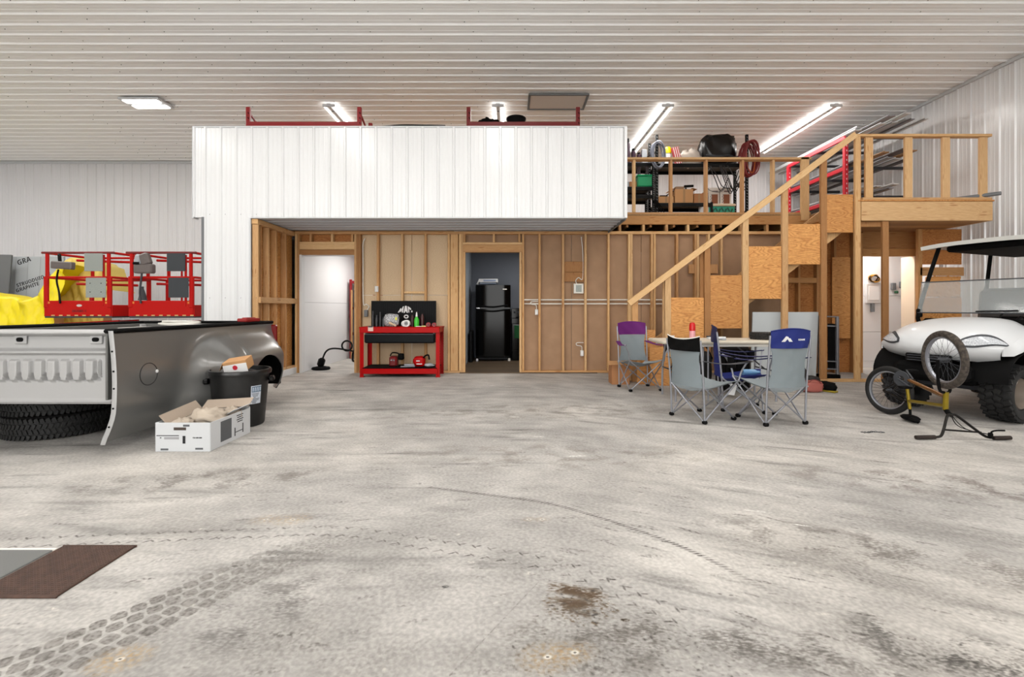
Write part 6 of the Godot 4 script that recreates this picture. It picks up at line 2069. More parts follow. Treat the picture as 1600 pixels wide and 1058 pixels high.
func golf_cart() -> void:
	var t := thing("golf_cart", "white lifted golf cart with knobbly tyres facing the lens at the right", "golf cart", V(4.75, 0, 5.10), -1.179)
	var white := mat(Color(0.82, 0.83, 0.84), 0.22)
	white.clearcoat_enabled = true
	white.clearcoat = 0.5
	# front body
	var rows: Array = []
	for i in 29:
		var row := PackedVector3Array()
		for k in 41:
			row.append(hood(k / 20.0 - 1.0, i / 28.0))
		rows.append(row)
	var st := mb()
	rows.reverse()
	sheet(st, rows, 0.012)
	part(t, "front_cowl", st, white)
	# fenders over the front wheels
	for s in [-1.0, 1.0]:
		var g: Array = []
		for i in 25:
			var z := lerpf(0.325, -0.52, i / 24.0)
			var a := (z + 0.02) / 0.40
			var lo := 0.66 if z > -0.3 else 0.55
			if absf(a) < 1.0:
				lo = maxf(lo, 0.42 + 0.30 * sqrt(1.0 - a * a))
			var v := 0.34
			while v < 1.0 and hood(s, v).z > z:
				v += 0.01
			var hi := hood(s, minf(v, 1.0))
			var out := lerpf(absf(hi.x), 0.585, smoothstep(0.32, 0.12, z))
			var row := PackedVector3Array()
			for k in 7:
				var q := k / 6.0
				row.append(Vector3(lerpf(s * out, hi.x, pow(q, 2.0)), lerpf(lo, hi.y, q), lerpf(z, minf(z, hi.z), q)))
			g.append(row)
		if s < 0.0:
			g.reverse()
		var fs := mb()
		sheet(fs, g, 0.012)
		part(t, "fender", fs, white)
		var li := mb()
		var lr: Array = []
		for i in 17:
			var an := PI * i / 16.0
			var row := PackedVector3Array()
			for k in 2:
				row.append(Vector3(s * lerpf(0.575, 0.28, k), 0.40 + 0.30 * sin(an), -0.02 + 0.395 * cos(an)))
			lr.append(row)
		sheet(li, lr, 0.01)
		part(t, "wheel_arch", li, M.matt_black)
		# headlamps: an almond with a dark surround
		var hl := mb()
		var hs := mb()
		var gl: Array = []
		var gs: Array = []
		for i in 13:
			var q := i / 12.0
			var u := lerpf(0.50, 0.985, q)
			var mid := lerpf(0.40, 0.565, pow(q, 1.1))
			var half := 0.10 * pow(sin(PI * clampf(q * 0.93 + 0.05, 0.0, 1.0)), 0.8)
			var r1 := PackedVector3Array()
			var r2 := PackedVector3Array()
			for k in 7:
				var e := k / 6.0 * 2.0 - 1.0
				r1.append(hood(u * s, mid + e * half * 0.78) + Vector3(0.012 * s, 0.004, 0.014))
				r2.append(hood(lerpf(0.47, 1.0, q) * s, mid + e * half * 1.18) + Vector3(0.007 * s, 0.002, 0.008))
			gl.append(r1)
			gs.append(r2)
		if s < 0.0:
			gl.reverse()
			gs.reverse()
		sheet(hl, gl, 0.004)
		sheet(hs, gs, 0.004)
		var hp := part(t, "headlamp", hs, M.dark_grey)
		part(hp, "lens", hl, tex(mat(Color(1, 1, 1), 0.12), ramp_image(noise_bytes(64, 64, 0.15, 6), Color(0.55, 0.57, 0.60), Color(0.88, 0.89, 0.90)), Vector3(9, 9, 9)))
	# black bumper, grille mouth and belly
	box(t, "bumper", Vector3(0, 0.47, 0.40), Vector3(0.66, 0.16, 0.14), M.matt_black, 0.04)
	box(t, "grille", Vector3(0, 0.60, 0.475), Vector3(0.40, 0.085, 0.03), M.black, 0.01)
	for i in 3:
		box(t, "grille_bar", Vector3(0, 0.575 + i * 0.025, 0.492), Vector3(0.36, 0.008, 0.01), M.dark_grey, 0.002)
	box(t, "belly", Vector3(0, 0.40, -1.0), Vector3(0.60, 0.12, 2.6), M.matt_black, 0.03)
	box(t, "floor_pan", Vector3(0, 0.48, -0.75), Vector3(1.08, 0.05, 0.85), M.matt_black, 0.02)
	box(t, "dash", Vector3(0, 0.88, -0.42), Vector3(0.98, 0.24, 0.16), M.matt_black, 0.04)
	box(t, "firewall", Vector3(0, 0.66, -0.38), Vector3(0.98, 0.4, 0.05), M.matt_black, 0.02)
	box(t, "axle", Vector3(0, 0.30, 0.0), Vector3(0.66, 0.06, 0.06), M.dark_grey, 0.01)
	# rear body and bench
	box(t, "rear_body", Vector3(0, 0.68, -1.85), Vector3(1.10, 0.42, 1.10), white, 0.08)
	box(t, "seat_base", Vector3(0, 0.86, -1.38), Vector3(1.0, 0.12, 0.52), mat(Color(0.16, 0.15, 0.15), 0.5), 0.05)
	box(t, "seat_back", Vector3(0, 1.16, -1.66), Vector3(1.0, 0.42, 0.12), mat(Color(0.16, 0.15, 0.15), 0.5), 0.05, Vector3(-0.15, 0, 0))
	# wheels
	for q in [[0.43, 0.0], [-0.43, 0.0], [0.45, -1.75], [-0.45, -1.75]]:
		var s: float = signf(q[0])
		var wb := Basis(Vector3.BACK, -PI / 2 * s)
		var w := Node3D.new()
		w.name = "wheel"
		w.transform = Transform3D(wb, Vector3(q[0], 0.285, q[1]))
		t.add_child(w, true)
		tyre(w, 0.285, 0.15, 0.25, Transform3D.IDENTITY, 26, M.rubber, 0.02)
		var rm := mb()
		lathe(rm, [Vector2(0.155, 0.08), Vector2(0.145, 0.10), Vector2(0.135, 0.06), Vector2(0.12, -0.02), Vector2(0.05, -0.03), Vector2(0.045, 0.02), Vector2(0.0, 0.02)], Vector3.ZERO, Basis.IDENTITY, 28)
		part(w, "rim", rm, mat(Color(0.62, 0.58, 0.54), 0.3, 0.6))
	# windscreen, pillars, roof
	var tint := mat(Color(0.68, 0.70, 0.70, 0.34), 0.08, 0.0, 0.3)
	tint.transparency = BaseMaterial3D.TRANSPARENCY_ALPHA
	var ws := mb()
	bx(ws, Vector3.ZERO, Vector3(0.98, 0.365, 0.006), 0.0)
	var wp := part(t, "windscreen", ws, tint, Vector3(0, 1.245, -0.345), Vector3(-0.22, 0, 0))
	box(wp, "edge_strip", Vector3(0, 0.184, 0), Vector3(0.985, 0.012, 0.014), M.dark_grey, 0.004)
	box(wp, "edge_strip", Vector3(0, -0.184, 0), Vector3(0.985, 0.012, 0.014), M.dark_grey, 0.004)
	box(wp, "wiper", Vector3(0.22, -0.165, 0.014), Vector3(0.34, 0.014, 0.014), M.matt_black, 0.004, Vector3(0, 0, 0.03))
	for s in [-1.0, 1.0]:
		var p := mb()
		tube(p, curve([Vector3(0.50 * s, 0.95, -0.36), Vector3(0.50 * s, 1.05, -0.34), Vector3(0.475 * s, 1.42, -0.47), Vector3(0.46 * s, 1.85, -0.68)], 6), 0.022, 8)
		part(t, "front_pillar", p, M.matt_black)
		var r := mb()
		tube(r, curve([Vector3(0.50 * s, 0.86, -1.70), Vector3(0.49 * s, 1.4, -1.82), Vector3(0.46 * s, 1.85, -1.85)], 6), 0.022, 8)
		part(t, "rear_pillar", r, M.matt_black)
		box(t, "screen_clip", Vector3(0.485 * s, 1.06, -0.33), Vector3(0.05, 0.10, 0.06), M.matt_black, 0.012)
	var rf := mb()
	var top: Array = []
	for i in 9:
		var row := PackedVector3Array()
		for k in 13:
			var u := k / 6.0 - 1.0
			var v := i / 8.0
			row.append(Vector3(u * 0.56, 1.925 - 0.03 * pow(absf(u), 3.0) - 0.035 * pow(absf(v * 2.0 - 1.0), 4.0), lerpf(-2.35, -0.50, v)))
		top.append(row)
	sheet(rf, top, 0.045)
	part(t, "roof", rf, mat(Color(0.76, 0.76, 0.74), 0.4))
	box(t, "roof_liner", Vector3(0.06, 1.825, -1.45), Vector3(0.90, 0.075, 1.55), M.matt_black, 0.02)
	# steering wheel
	var sw := mb()
	var ring: Array = []
	for k in 25:
		var a := TAU * k / 24.0
		ring.append(Vector3(0.25 + cos(a) * 0.17, 1.02 + sin(a) * 0.13, -0.72 - sin(a) * 0.11))
	tube(sw, ring, 0.013, 6, false)
	tube(sw, [Vector3(0.25, 1.02, -0.72), Vector3(0.25, 0.88, -0.48)], 0.018, 8)
	tube(sw, [Vector3(0.08, 1.02, -0.72), Vector3(0.42, 1.02, -0.72)], 0.011, 6)
	part(t, "steering_wheel", sw, M.black)

func bike_wheel(t: Node3D, called: String, c: Vector3, axle: Vector3, tm: Material) -> void:
	var b := aim(axle)
	var w := Node3D.new()
	w.name = called
	w.transform = Transform3D(b, c)
	t.add_child(w, true)
	var st := mb()
	var pr: Array = []
	for k in 13:
		var a := TAU * k / 12.0
		pr.append(Vector2(0.222 + cos(a) * 0.030, sin(a) * 0.026))
	lathe(st, pr, Vector3.ZERO, Basis.IDENTITY, 44)
	part(w, "tyre", st, tm)
	var rm := mb()
	lathe(rm, [Vector2(0.198, -0.016), Vector2(0.186, -0.012), Vector2(0.183, 0.0), Vector2(0.186, 0.012), Vector2(0.198, 0.016), Vector2(0.198, -0.016)], Vector3.ZERO, Basis.IDENTITY, 44)
	part(w, "rim", rm, M.tubing)
	var hb := mb()
	lathe(hb, [Vector2(0.0, -0.05), Vector2(0.006, -0.05), Vector2(0.02, -0.032), Vector2(0.013, -0.025), Vector2(0.013, 0.025), Vector2(0.02, 0.032), Vector2(0.006, 0.05), Vector2(0, 0.05)], Vector3.ZERO, Basis.IDENTITY, 16)
	part(w, "hub", hb, M.dark_grey)
	for k in 28:
		var a := TAU * k / 28.0
		var a2 := a + 0.55 * (1 if (k / 2) % 2 else -1)
		var sp := mb()
		tube(sp, [Vector3(cos(a2) * 0.018, 0.028 * (1 if k % 2 else -1), sin(a2) * 0.018), Vector3(cos(a) * 0.184, 0, sin(a) * 0.184)], 0.0014, 4, false)
		part(w, "spoke", sp, M.dark_grey)

func bmx() -> void:
	var base := V(3.85, 0, 4.45)
	var t := thing("bicycle", "small gold and black bicycle standing upside down on its handlebars", "bicycle", base)
	var P := func(x: float, y: float, d: float) -> Vector3:
		return V(x, y, d) - base
	var dusty := tex(mat(Color(1, 1, 1), 0.85), ramp_image(noise_bytes(128, 128, 0.05, 14), Color(0.13, 0.115, 0.10), Color(0.36, 0.32, 0.285)), Vector3(4, 4, 4))
	bike_wheel(t, "front_wheel", P.call(3.75, 0.672, 4.12), Vector3(0.995, 0.03, 0.12), dusty)
	bike_wheel(t, "rear_wheel", P.call(3.985, 0.256, 5.02), Vector3(0.972, -0.05, -0.235), M.rubber)
	var gold := mat(Color(0.55, 0.47, 0.10), 0.3, 0.5)
	var dark := mat(Color(0.09, 0.075, 0.06), 0.35, 0.5)
	# fork blades down to the crown
	for s in [-1.0, 1.0]:
		var st := mb()
		tube(st, curve([P.call(3.75 + 0.055 * s, 0.672, 4.12), P.call(3.755 + 0.052 * s, 0.55, 4.13), P.call(3.775 + 0.045 * s, 0.41, 4.14), P.call(3.785 + 0.015 * s, 0.385, 4.14)], 5), 0.012, 8)
		part(t, "fork_blade", st, M.matt_black)
	var ht := mb()
	tube(ht, [P.call(3.785, 0.39, 4.14), P.call(3.79, 0.235, 4.15)], 0.021, 10)
	part(t, "head_tube", ht, gold)
	var hub := mb()
	tube(hub, [P.call(3.79, 0.24, 4.15), P.call(3.79, 0.205, 4.12), P.call(3.785, 0.20, 4.09)], 0.019, 8)
	part(t, "stem", hub, M.matt_black)
	# frame
	var tubes := [
		["down_tube", [P.call(3.79, 0.345, 4.15), P.call(3.935, 0.415, 4.74)], 0.019, mat(Color(0.50, 0.36, 0.22), 0.25, 0.5)],
		["top_tube", [P.call(3.79, 0.265, 4.16), P.call(3.95, 0.20, 4.72)], 0.016, gold],
		["seat_tube", [P.call(3.935, 0.415, 4.74), P.call(3.95, 0.12, 4.71)], 0.015, gold],
		["seat_post", [P.call(3.95, 0.14, 4.71), P.call(3.945, 0.05, 4.70)], 0.012, M.matt_black]]
	for q in tubes:
		var st := mb()
		tube(st, q[1], q[2], 10)
		part(t, q[0], st, q[3])
	for s in [-1.0, 1.0]:
		var st := mb()
		tube(st, [P.call(3.935 + 0.02 * s, 0.41, 4.76), P.call(3.985 + 0.055 * s, 0.256, 5.02)], 0.008, 8)
		part(t, "chain_stay", st, dark)
		var s2 := mb()
		tube(s2, [P.call(3.95 + 0.02 * s, 0.19, 4.73), P.call(3.985 + 0.055 * s, 0.256, 5.02)], 0.008, 8)
		part(t, "seat_stay", s2, dark)
	# cranks, sprocket, chain guard
	var cr := mb()
	lathe(cr, [Vector2(0.075, -0.004), Vector2(0.08, 0.0), Vector2(0.075, 0.004), Vector2(0.03, 0.004), Vector2(0.03, -0.004), Vector2(0.075, -0.004)], P.call(3.895, 0.415, 4.745), aim(Vector3(0.972, 0, -0.235)), 28)
	part(t, "sprocket", cr, M.dark_grey)
	for s in [-1.0, 1.0]:
		var st := mb()
		var a: Vector3 = P.call(3.935 + 0.06 * s, 0.415, 4.745 - 0.015 * s)
		var e: Vector3 = a + Vector3(0.03, 0.07 * s, -0.11 * s)
		tube(st, [a - Vector3(0.05 * s, 0, 0), a, e], 0.009, 8)
		part(t, "crank", st, M.dark_grey)
		box(t, "pedal", e + Vector3(0.05 * s, 0, 0), Vector3(0.09, 0.02, 0.08), M.matt_black, 0.006)
	var sd := mb()
	blob(sd, P.call(3.945, 0.038, 4.70), Vector3(0.12, 0.06, 0.20), 0.03, 2, 12, 18)
	bx(sd, P.call(3.90, 0.035, 4.60), Vector3(0.045, 0.04, 0.12), 0.018)
	var sm := part(t, "saddle", sd, M.matt_black)
	sm.rotation.y = 0.0
	# handlebars on the floor
	var bar := mb()
	tube(bar, curve([P.call(3.60, 0.022, 4.05), P.call(3.655, 0.03, 4.05), P.call(3.69, 0.075, 4.06), P.call(3.75, 0.19, 4.09), P.call(3.785, 0.20, 4.09), P.call(3.83, 0.195, 4.09), P.call(3.94, 0.10, 4.06), P.call(4.03, 0.03, 4.04), P.call(4.10, 0.022, 4.03)], 5), 0.011, 8)
	part(t, "handlebar", bar, dark)
	var cb := mb()
	tube(cb, [P.call(3.695, 0.082, 4.06), P.call(4.0, 0.062, 4.05)], 0.008, 8)
	part(t, "cross_bar", cb, dark)
	for q in [[3.445, 3.61, 0.0], [4.085, 4.23, -0.02]]:
		var g := mb()
		tube(g, [P.call(q[0], 0.02, 4.05 + q[2]), P.call(q[1], 0.022, 4.05 + q[2])], 0.017, 10)
		part(t, "grip", g, mat(Color(0.15, 0.11, 0.09), 0.8))
	var lv := mb()
	tube(lv, curve([P.call(4.06, 0.03, 4.03), P.call(4.07, 0.07, 4.03), P.call(4.10, 0.085, 4.02), P.call(4.17, 0.085, 4.02)], 5), 0.007, 6)
	bx(lv, P.call(4.06, 0.04, 4.03), Vector3(0.035, 0.05, 0.03), 0.008)
	part(t, "brake_lever", lv, M.matt_black)
	for k in 2:
		var cbl := mb()
		tube(cbl, curve([P.call(3.80, 0.20, 4.11), P.call(3.82 + 0.03 * k, 0.12, 4.08), P.call(3.92, 0.075, 4.07), P.call(4.05, 0.05, 4.03)], 6), 0.0035, 6)
		part(t, "brake_cable", cbl, M.matt_black)


# ------------------------------------------------------------------ things up on the loft

func pallet_rack(x0: float, x1: float, label: String, m: Material) -> void:
	var t := thing("pallet_rack", label, "rack", V((x0 + x1) * 0.5, DECK, 7.9))
	var hw := (x1 - x0) * 0.5
	for sx in [-1, 1]:
		for z in [0.30, -0.30]:
			var top := 1.58 if z > 0.0 else 1.56
			var st := mb()
			bx(st, Vector3(hw * sx, top * 0.5, z), Vector3(0.065, top, 0.05), 0.006)
			var po := part(t, "upright", st, m)
			var sl := mb()
			for k in 18:
				bx(sl, Vector3(hw * sx + 0.012, 0.12 + k * 0.08, z + 0.0255), Vector3(0.013, 0.035, 0.002), 0.0, Basis(Vector3.BACK, 0.3))
			part(po, "slot_row", sl, M.matt_black).set_meta("kind", "stuff")
		var br := mb()
		bx(br, Vector3(hw * sx, 1.40, 0), Vector3(0.025, 0.03, 0.66), 0.004, Basis(Vector3.RIGHT, -0.36))
		bx(br, Vector3(hw * sx, 0.7, 0), Vector3(0.025, 0.03, 0.72), 0.004, Basis(Vector3.RIGHT, -0.5))
		part(t, "brace", br, m)
	for y in [1.305, 0.35]:
		for z in [0.31, -0.31]:
			box(t, "beam", Vector3(0, y, z), Vector3(hw * 2.0, 0.075, 0.04), m, 0.006)
		box(t, "wire_deck", Vector3(0, y + 0.03, 0), Vector3(hw * 2.0 - 0.1, 0.012, 0.58), M.dark_grey)

func loft_things() -> void:
	pallet_rack(-4.17, -2.40, "empty faded red pallet rack behind the loft wall, on the left", M.rack_red)
	pallet_rack(-0.66, 1.08, "dark red pallet rack behind the loft wall carrying black goods", mat(Color(0.42, 0.02, 0.04), 0.4))
	var tub := thing("black_tub", "round black tub on the dark red loft rack", "tub", V(0.10, DECK + 1.342, 7.85))
	var st := mb()
	lathe(st, [Vector2(0, 0.0), Vector2(0.15, 0.0), Vector2(0.155, 0.02), Vector2(0.15, 0.14), Vector2(0.155, 0.15), Vector2(0.15, 0.165), Vector2(0.0, 0.17)], Vector3.ZERO, Basis.IDENTITY, 28)
	part(tub, "tub", st, M.matt_black)
	var s2 := mb()
	lathe(s2, [Vector2(0.158, 0.135), Vector2(0.163, 0.14), Vector2(0.163, 0.158), Vector2(0.158, 0.162)], Vector3.ZERO, Basis.IDENTITY, 28)
	part(tub, "rim", s2, M.black)
	var bg := mb()
	blob(bg, Vector3(0, 0.07, 0), Vector3(0.36, 0.16, 0.26), 0.35, 21, 12, 20)
	single("black_bundle", "lumpy black bundle beside the tub on the dark red loft rack", "bundle", bg, M.matt_black, V(-0.36, DECK + 1.34, 7.85))
	var ms := mb()
	tube(ms, curve([Vector3(-0.45, 0.012, 0), Vector3(-0.2, 0.03, 0.01), Vector3(0.1, 0.034, 0.0), Vector3(0.5, 0.018, 0.02)], 6), 0.014, 8)
	single("rubber_strip", "dark bent rubber strip lying on top of the white loft wall", "strip", ms, M.matt_black, V(-1.46, 3.80, FRONT + 0.06))
	shelves()
	trim_rack()

func shelf_unit(x0: float, x1: float, d0: float, d1: float, top: float, levels: Array, label: String) -> Node3D:
	var t := thing("shelf_unit", label, "shelf", V((x0 + x1) * 0.5, DECK, (d0 + d1) * 0.5))
	var hw := (x1 - x0) * 0.5
	var hd := (d1 - d0) * 0.5
	for sx in [-1, 1]:
		for z in [hd, -hd]:
			var st := mb()
			bx(st, Vector3(hw * sx, top * 0.5, z), Vector3(0.055, top, 0.04), 0.004)
			var p := part(t, "upright", st, M.black)
			var sl := mb()
			for k in 30:
				bx(sl, Vector3(hw * sx, 0.06 + k * top / 31.0, z + 0.0205), Vector3(0.014, 0.03, 0.002), 0.0, Basis(Vector3.BACK, 0.6))
			part(p, "slot_row", sl, M.grey).set_meta("kind", "stuff")
		for y in [0.3, 0.9, 1.5]:
			box(t, "tie", Vector3(hw * sx, y, 0), Vector3(0.02, 0.04, hd * 2.0), M.black)
	for y in levels:
		box(t, "shelf", Vector3(0, y, 0), Vector3(hw * 2.0 - 0.02, 0.02, hd * 2.0), M.dark_grey)
		for z in [hd + 0.012, -hd - 0.012]:
			box(t, "shelf_beam", Vector3(0, y - 0.035, z), Vector3(hw * 2.0, 0.07, 0.025), M.black)
	return t

func coil(parent: Node3D, called: String, c: Vector3, rx: float, ry: float, n: int, r: float, m: Material, seed_: int) -> void:
	# cable wound in long loops, hanging
	var q := RandomNumberGenerator.new()
	q.seed = seed_
	for k in n:
		var st := mb()
		var pts: Array = []
		var a0 := q.randf_range(-0.12, 0.12)
		var sx := rx * q.randf_range(0.55, 1.05)
		var sy := ry * q.randf_range(0.88, 1.05)
		for i in 22:
			var a := TAU * i / 21.0
			var p := Vector3(cos(a) * sx, sin(a) * sy, (k - n * 0.5) * r * 1.3 + 0.02 * sin(a * 2.0 + k))
			pts.append(c + Basis(Vector3.BACK, a0) * p + Vector3(0, -ry * 0.04 * k / n, 0))
		tube(st, pts, r, 6, false)
		part(parent, called, st, m)

func shelves() -> void:
	shelf_unit(2.907, 4.69, 9.45, 9.95, 1.82, [1.24, 0.22], "black steel shelving behind the guard rail, the right unit")
	shelf_unit(1.0, 2.84, 9.45, 9.95, 1.30, [1.26, 0.78, 0.62], "lower black steel shelving beside the loft wall, the left unit")
	var sm := get_node("shelf_unit") as Node3D
	box(sm, "half_shelf", Vector3(-0.36, 0.46, 0), Vector3(1.05, 0.02, 0.5), M.dark_grey)
	for z in [0.262, -0.262]:
		box(sm, "shelf_beam", Vector3(-0.36, 0.425, z), Vector3(1.07, 0.07, 0.025), M.black)
		box(sm, "half_upright", Vector3(0.19, 0.24, z), Vector3(0.04, 0.48, 0.04), M.black)
	var top := DECK + 1.251
	var d := 9.68
	# black holdall on the top shelf
	var h := thing("holdall", "big shiny black holdall on top of the right loft shelving", "bag", V(4.20, top + 0.02, d))
	var st := mb()
	blob(st, Vector3(0, 0.30, 0), Vector3(0.72, 0.62, 0.42), 0.12, 31, 16, 24, 0.6)
	part(h, "body", st, mat(Color(0.015, 0.015, 0.018), 0.3))
	var s2 := mb()
	tube(s2, curve([Vector3(-0.30, 0.16, 0.18), Vector3(-0.1, 0.12, 0.23), Vector3(0.15, 0.14, 0.22), Vector3(0.30, 0.08, 0.2)], 6), 0.016, 6)
	part(h, "strap", s2, M.dark_grey)
	# cables on the posts
	var rc := thing("red_cable", "coils of dusty red cable hanging on the right shelf post", "cable", V(4.70, 4.06, 9.36))
	coil(rc, "loop", Vector3.ZERO, 0.17, 0.34, 16, 0.012, mat(Color(0.46, 0.12, 0.12), 0.6), 3)
	var ob := mb()
	tube(ob, curve([Vector3(-0.10, 0.1, 0.08), Vector3(-0.08, -0.2, 0.09), Vector3(0.02, -0.3, 0.09), Vector3(0.06, -0.1, 0.09)], 6), 0.011, 6)
	part(rc, "orange_lead", ob, mat(Color(0.70, 0.34, 0.10), 0.5))
	var gc := thing("grey_cable", "coils of pale grey cable hanging on the left shelf post", "cable", V(2.90, 4.13, 9.34))
	coil(gc, "loop", Vector3.ZERO, 0.14, 0.26, 7, 0.012, mat(Color(0.45, 0.47, 0.52), 0.5), 5)
	var bc := thing("black_cable", "tangle of dark cables drooping below the top shelf", "cable", V(4.28, 3.72, 9.42))
	var q := RandomNumberGenerator.new()
	q.seed = 9
	for k in 9:
		var cs := mb()
		var x := q.randf_range(-0.25, 0.15)
		tube(cs, curve([Vector3(x - 0.1, 0.22, 0), Vector3(x, 0.05 - k * 0.02, 0.03), Vector3(x + 0.12, -0.18 - k * 0.02, 0.02), Vector3(x + 0.28, -0.28 + k * 0.05, 0.0)], 5), 0.009, 6)
		part(bc, "lead", cs, mat(Color(0.10, 0.085, 0.09), 0.6))
	var lp := mb()
	tube(lp, curve([Vector3(-0.30, 0.2, 0.0), Vector3(-0.42, 0.0, 0.0), Vector3(-0.36, -0.25, 0.0), Vector3(-0.12, -0.30, 0.0), Vector3(0.0, -0.16, 0.0)], 7), 0.007, 6)
	part(bc, "lead", lp, M.grey)
	# odds on the top shelf
	var yc := thing("yellow_jug", "small white jug with a yellow cap on the loft shelving", "jug", V(3.17, top, 9.58))
	var y1 := mb()
	lathe(y1, [Vector2(0, 0), Vector2(0.06, 0), Vector2(0.065, 0.20), Vector2(0.05, 0.24)], Vector3.ZERO, Basis.IDENTITY, 18)
	part(yc, "jug", y1, M.paper)
	var y2 := mb()
	lathe(y2, [Vector2(0.066, 0.23), Vector2(0.07, 0.26), Vector2(0.066, 0.33), Vector2(0.04, 0.365), Vector2(0, 0.37)], Vector3.ZERO, Basis.IDENTITY, 18)
	part(yc, "cap", y2, M.yellow)
	var wb := mb()
	blob(wb, Vector3(0, 0.15, 0), Vector3(0.46, 0.34, 0.26), 0.3, 17, 12, 20)
	single("cloth_bundle", "pale cloth bundle beside the black holdall", "bundle", wb, mat(Color(0.74, 0.70, 0.66), 0.85), V(3.62, top - 0.01, 9.62))
	var rb := thing("striped_carton", "small red striped packet leaning on the pale bundle", "packet", V(3.36, top, 9.50))
	rb.rotation.z = 0.25
	box(rb, "packet", Vector3(0, 0.17, 0), Vector3(0.13, 0.34, 0.08), mat(Color(0.68, 0.28, 0.28), 0.6))
	for i in 3:
		box(rb, "stripe", Vector3(-0.04 + i * 0.04, 0.17, 0.041), Vector3(0.012, 0.34, 0.002), M.paper, 0.0)
	for i in 3:
		var b := thing("dark_jar", ["purple jar at the left end of the loft shelving", "second purple jar on the left loft shelving", "short purple jar nearest the grey cable"][i], "jar", V(2.36 + i * 0.11, DECK + 1.271, 9.55))
		var j := mb()
		var hh: float = [0.50, 0.30, 0.22][i]
		lathe(j, [Vector2(0, 0), Vector2(0.045, 0), Vector2(0.045, hh * 0.8), Vector2(0.03, hh * 0.85)], Vector3.ZERO, Basis.IDENTITY, 16)
		part(b, "jar", j, mat(Color(0.24, 0.15, 0.22), 0.35))
		var jl := mb()
		lathe(jl, [Vector2(0.032, hh * 0.84), Vector2(0.032, hh), Vector2(0, hh)], Vector3.ZERO, Basis.IDENTITY, 16)
		part(b, "lid", jl, M.black)
	var bt := mb()
	bx(bt, Vector3(0, 0.14, 0), Vector3(0.10, 0.28, 0.08), 0.008)
	single("grey_box", "narrow grey box standing left of the grey cable", "box", bt, M.foam, V(2.68, DECK + 1.271, 9.55))
	# boxes on the middle shelf
	var my := DECK + 0.471
	for b in [[3.45, 0.36, 0.27, 0.34, "brown open carton in the middle of the right loft shelving", M.cardboard], [3.76, 0.21, 0.19, 0.28, "smaller brown carton right of the open carton", M.cardboard2], [3.10, 0.30, 0.13, 0.30, "low brown carton at the left end of the shelf", M.cardboard]]:
		var t := thing("shelf_carton", b[4], "carton", V(b[0], my, 9.62))
		box(t, "carton", Vector3(0, b[2] * 0.5, 0), Vector3(b[1], b[2], b[3]), b[5], 0.004)
		box(t, "tape", Vector3(0, b[2] * 0.5, b[3] * 0.5 + 0.001), Vector3(0.04, b[2], 0.002), mat(Color(0.62, 0.48, 0.32), 0.4), 0.0)
		for s in [-1, 1]:
			box(t, "flap", Vector3(s * (b[1] * 0.5 + 0.03), b[2] + 0.01, 0), Vector3(0.10, 0.005, b[3]), b[5], 0.001, Vector3(0, 0, -0.25 * s))
	var cl := thing("clamp_tool", "dark clamp lying on the low carton", "clamp", V(3.16, my + 0.135, 9.50))
	box(cl, "bar", Vector3(0, 0.05, 0), Vector3(0.22, 0.018, 0.018), M.matt_black, 0.004, Vector3(0, 0, 0.6))
	box(cl, "jaw", Vector3(-0.10, 0.012, 0), Vector3(0.16, 0.02, 0.03), M.matt_black, 0.006)
	var tl := thing("drill", "dark power drill resting on the open brown carton", "drill", V(3.58, my + 0.295, 9.58))
	var ds := mb()
	tube(ds, [Vector3(-0.08, 0.06, 0), Vector3(0.10, 0.07, 0)], 0.025, 10)
	part(tl, "body", ds, M.matt_black)
	box(tl, "grip", Vector3(-0.05, 0.01, 0), Vector3(0.04, 0.10, 0.035), M.dark_grey, 0.01)
	var tp := mb()
	bx(tp, Vector3(0, 0.03, 0), Vector3(0.17, 0.06, 0.12), 0.006)
	single("tan_box", "tan box on top of the open brown carton", "box", tp, mat(Color(0.55, 0.44, 0.34), 0.8), V(3.40, my + 0.285, 9.60))
	# tubs on the deck under the shelf
	var gt := thing("green_tub", "white lidded green tub on the deck under the right shelving", "tub", V(4.21, DECK + 0.232, 9.62))
	box(gt, "body", Vector3(0, 0.09, 0), Vector3(0.50, 0.17, 0.34), M.teal, 0.02)
	box(gt, "lid", Vector3(0, 0.195, 0), Vector3(0.53, 0.05, 0.37), mat(Color(0.84, 0.76, 0.66), 0.6), 0.012)
	for i in 7:
		box(gt, "pattern_leaf", Vector3(-0.18 + i * 0.06, 0.08 + 0.02 * (i % 2), 0.171), Vector3(0.03, 0.09, 0.002), mat(Color(0.03, 0.32, 0.26), 0.6), 0.0, Vector3(0, 0, 0.5 if i % 2 else -0.4))
	for i in 2:
		var pb := thing("product_box", ["white product box with a brown window, left of a pair on the green tub", "white product box with a brown window, right of a pair on the green tub"][i], "box", V(4.08 + i * 0.235, DECK + 0.453, 9.62))
		box(pb, "box", Vector3(0, 0.17, 0), Vector3(0.22, 0.34, 0.16), mat(Color(0.82, 0.79, 0.76), 0.6))
		box(pb, "window", Vector3(0.015, 0.11, 0.081), Vector3(0.12, 0.19, 0.002), mat(Color(0.52, 0.30, 0.19), 0.6), 0.0)
		for k in 6:
			box(pb, "print", Vector3(-0.065 + 0.012 * (k % 2), 0.04 + k * 0.03, 0.082), Vector3(0.02, 0.012, 0.002), M.ink, 0.0)
		box(pb, "print", Vector3(0.02, 0.265, 0.081), Vector3(0.11, 0.025, 0.002), mat(Color(0.45, 0.35, 0.33), 0.6), 0.0)
	var jg := mb()
	lathe(jg, [Vector2(0, 0), Vector2(0.10, 0), Vector2(0.105, 0.02), Vector2(0.10, 0.18), Vector2(0.05, 0.24), Vector2(0.03, 0.25), Vector2(0.03, 0.28), Vector2(0, 0.28)], Vector3.ZERO, Basis.IDENTITY, 18)
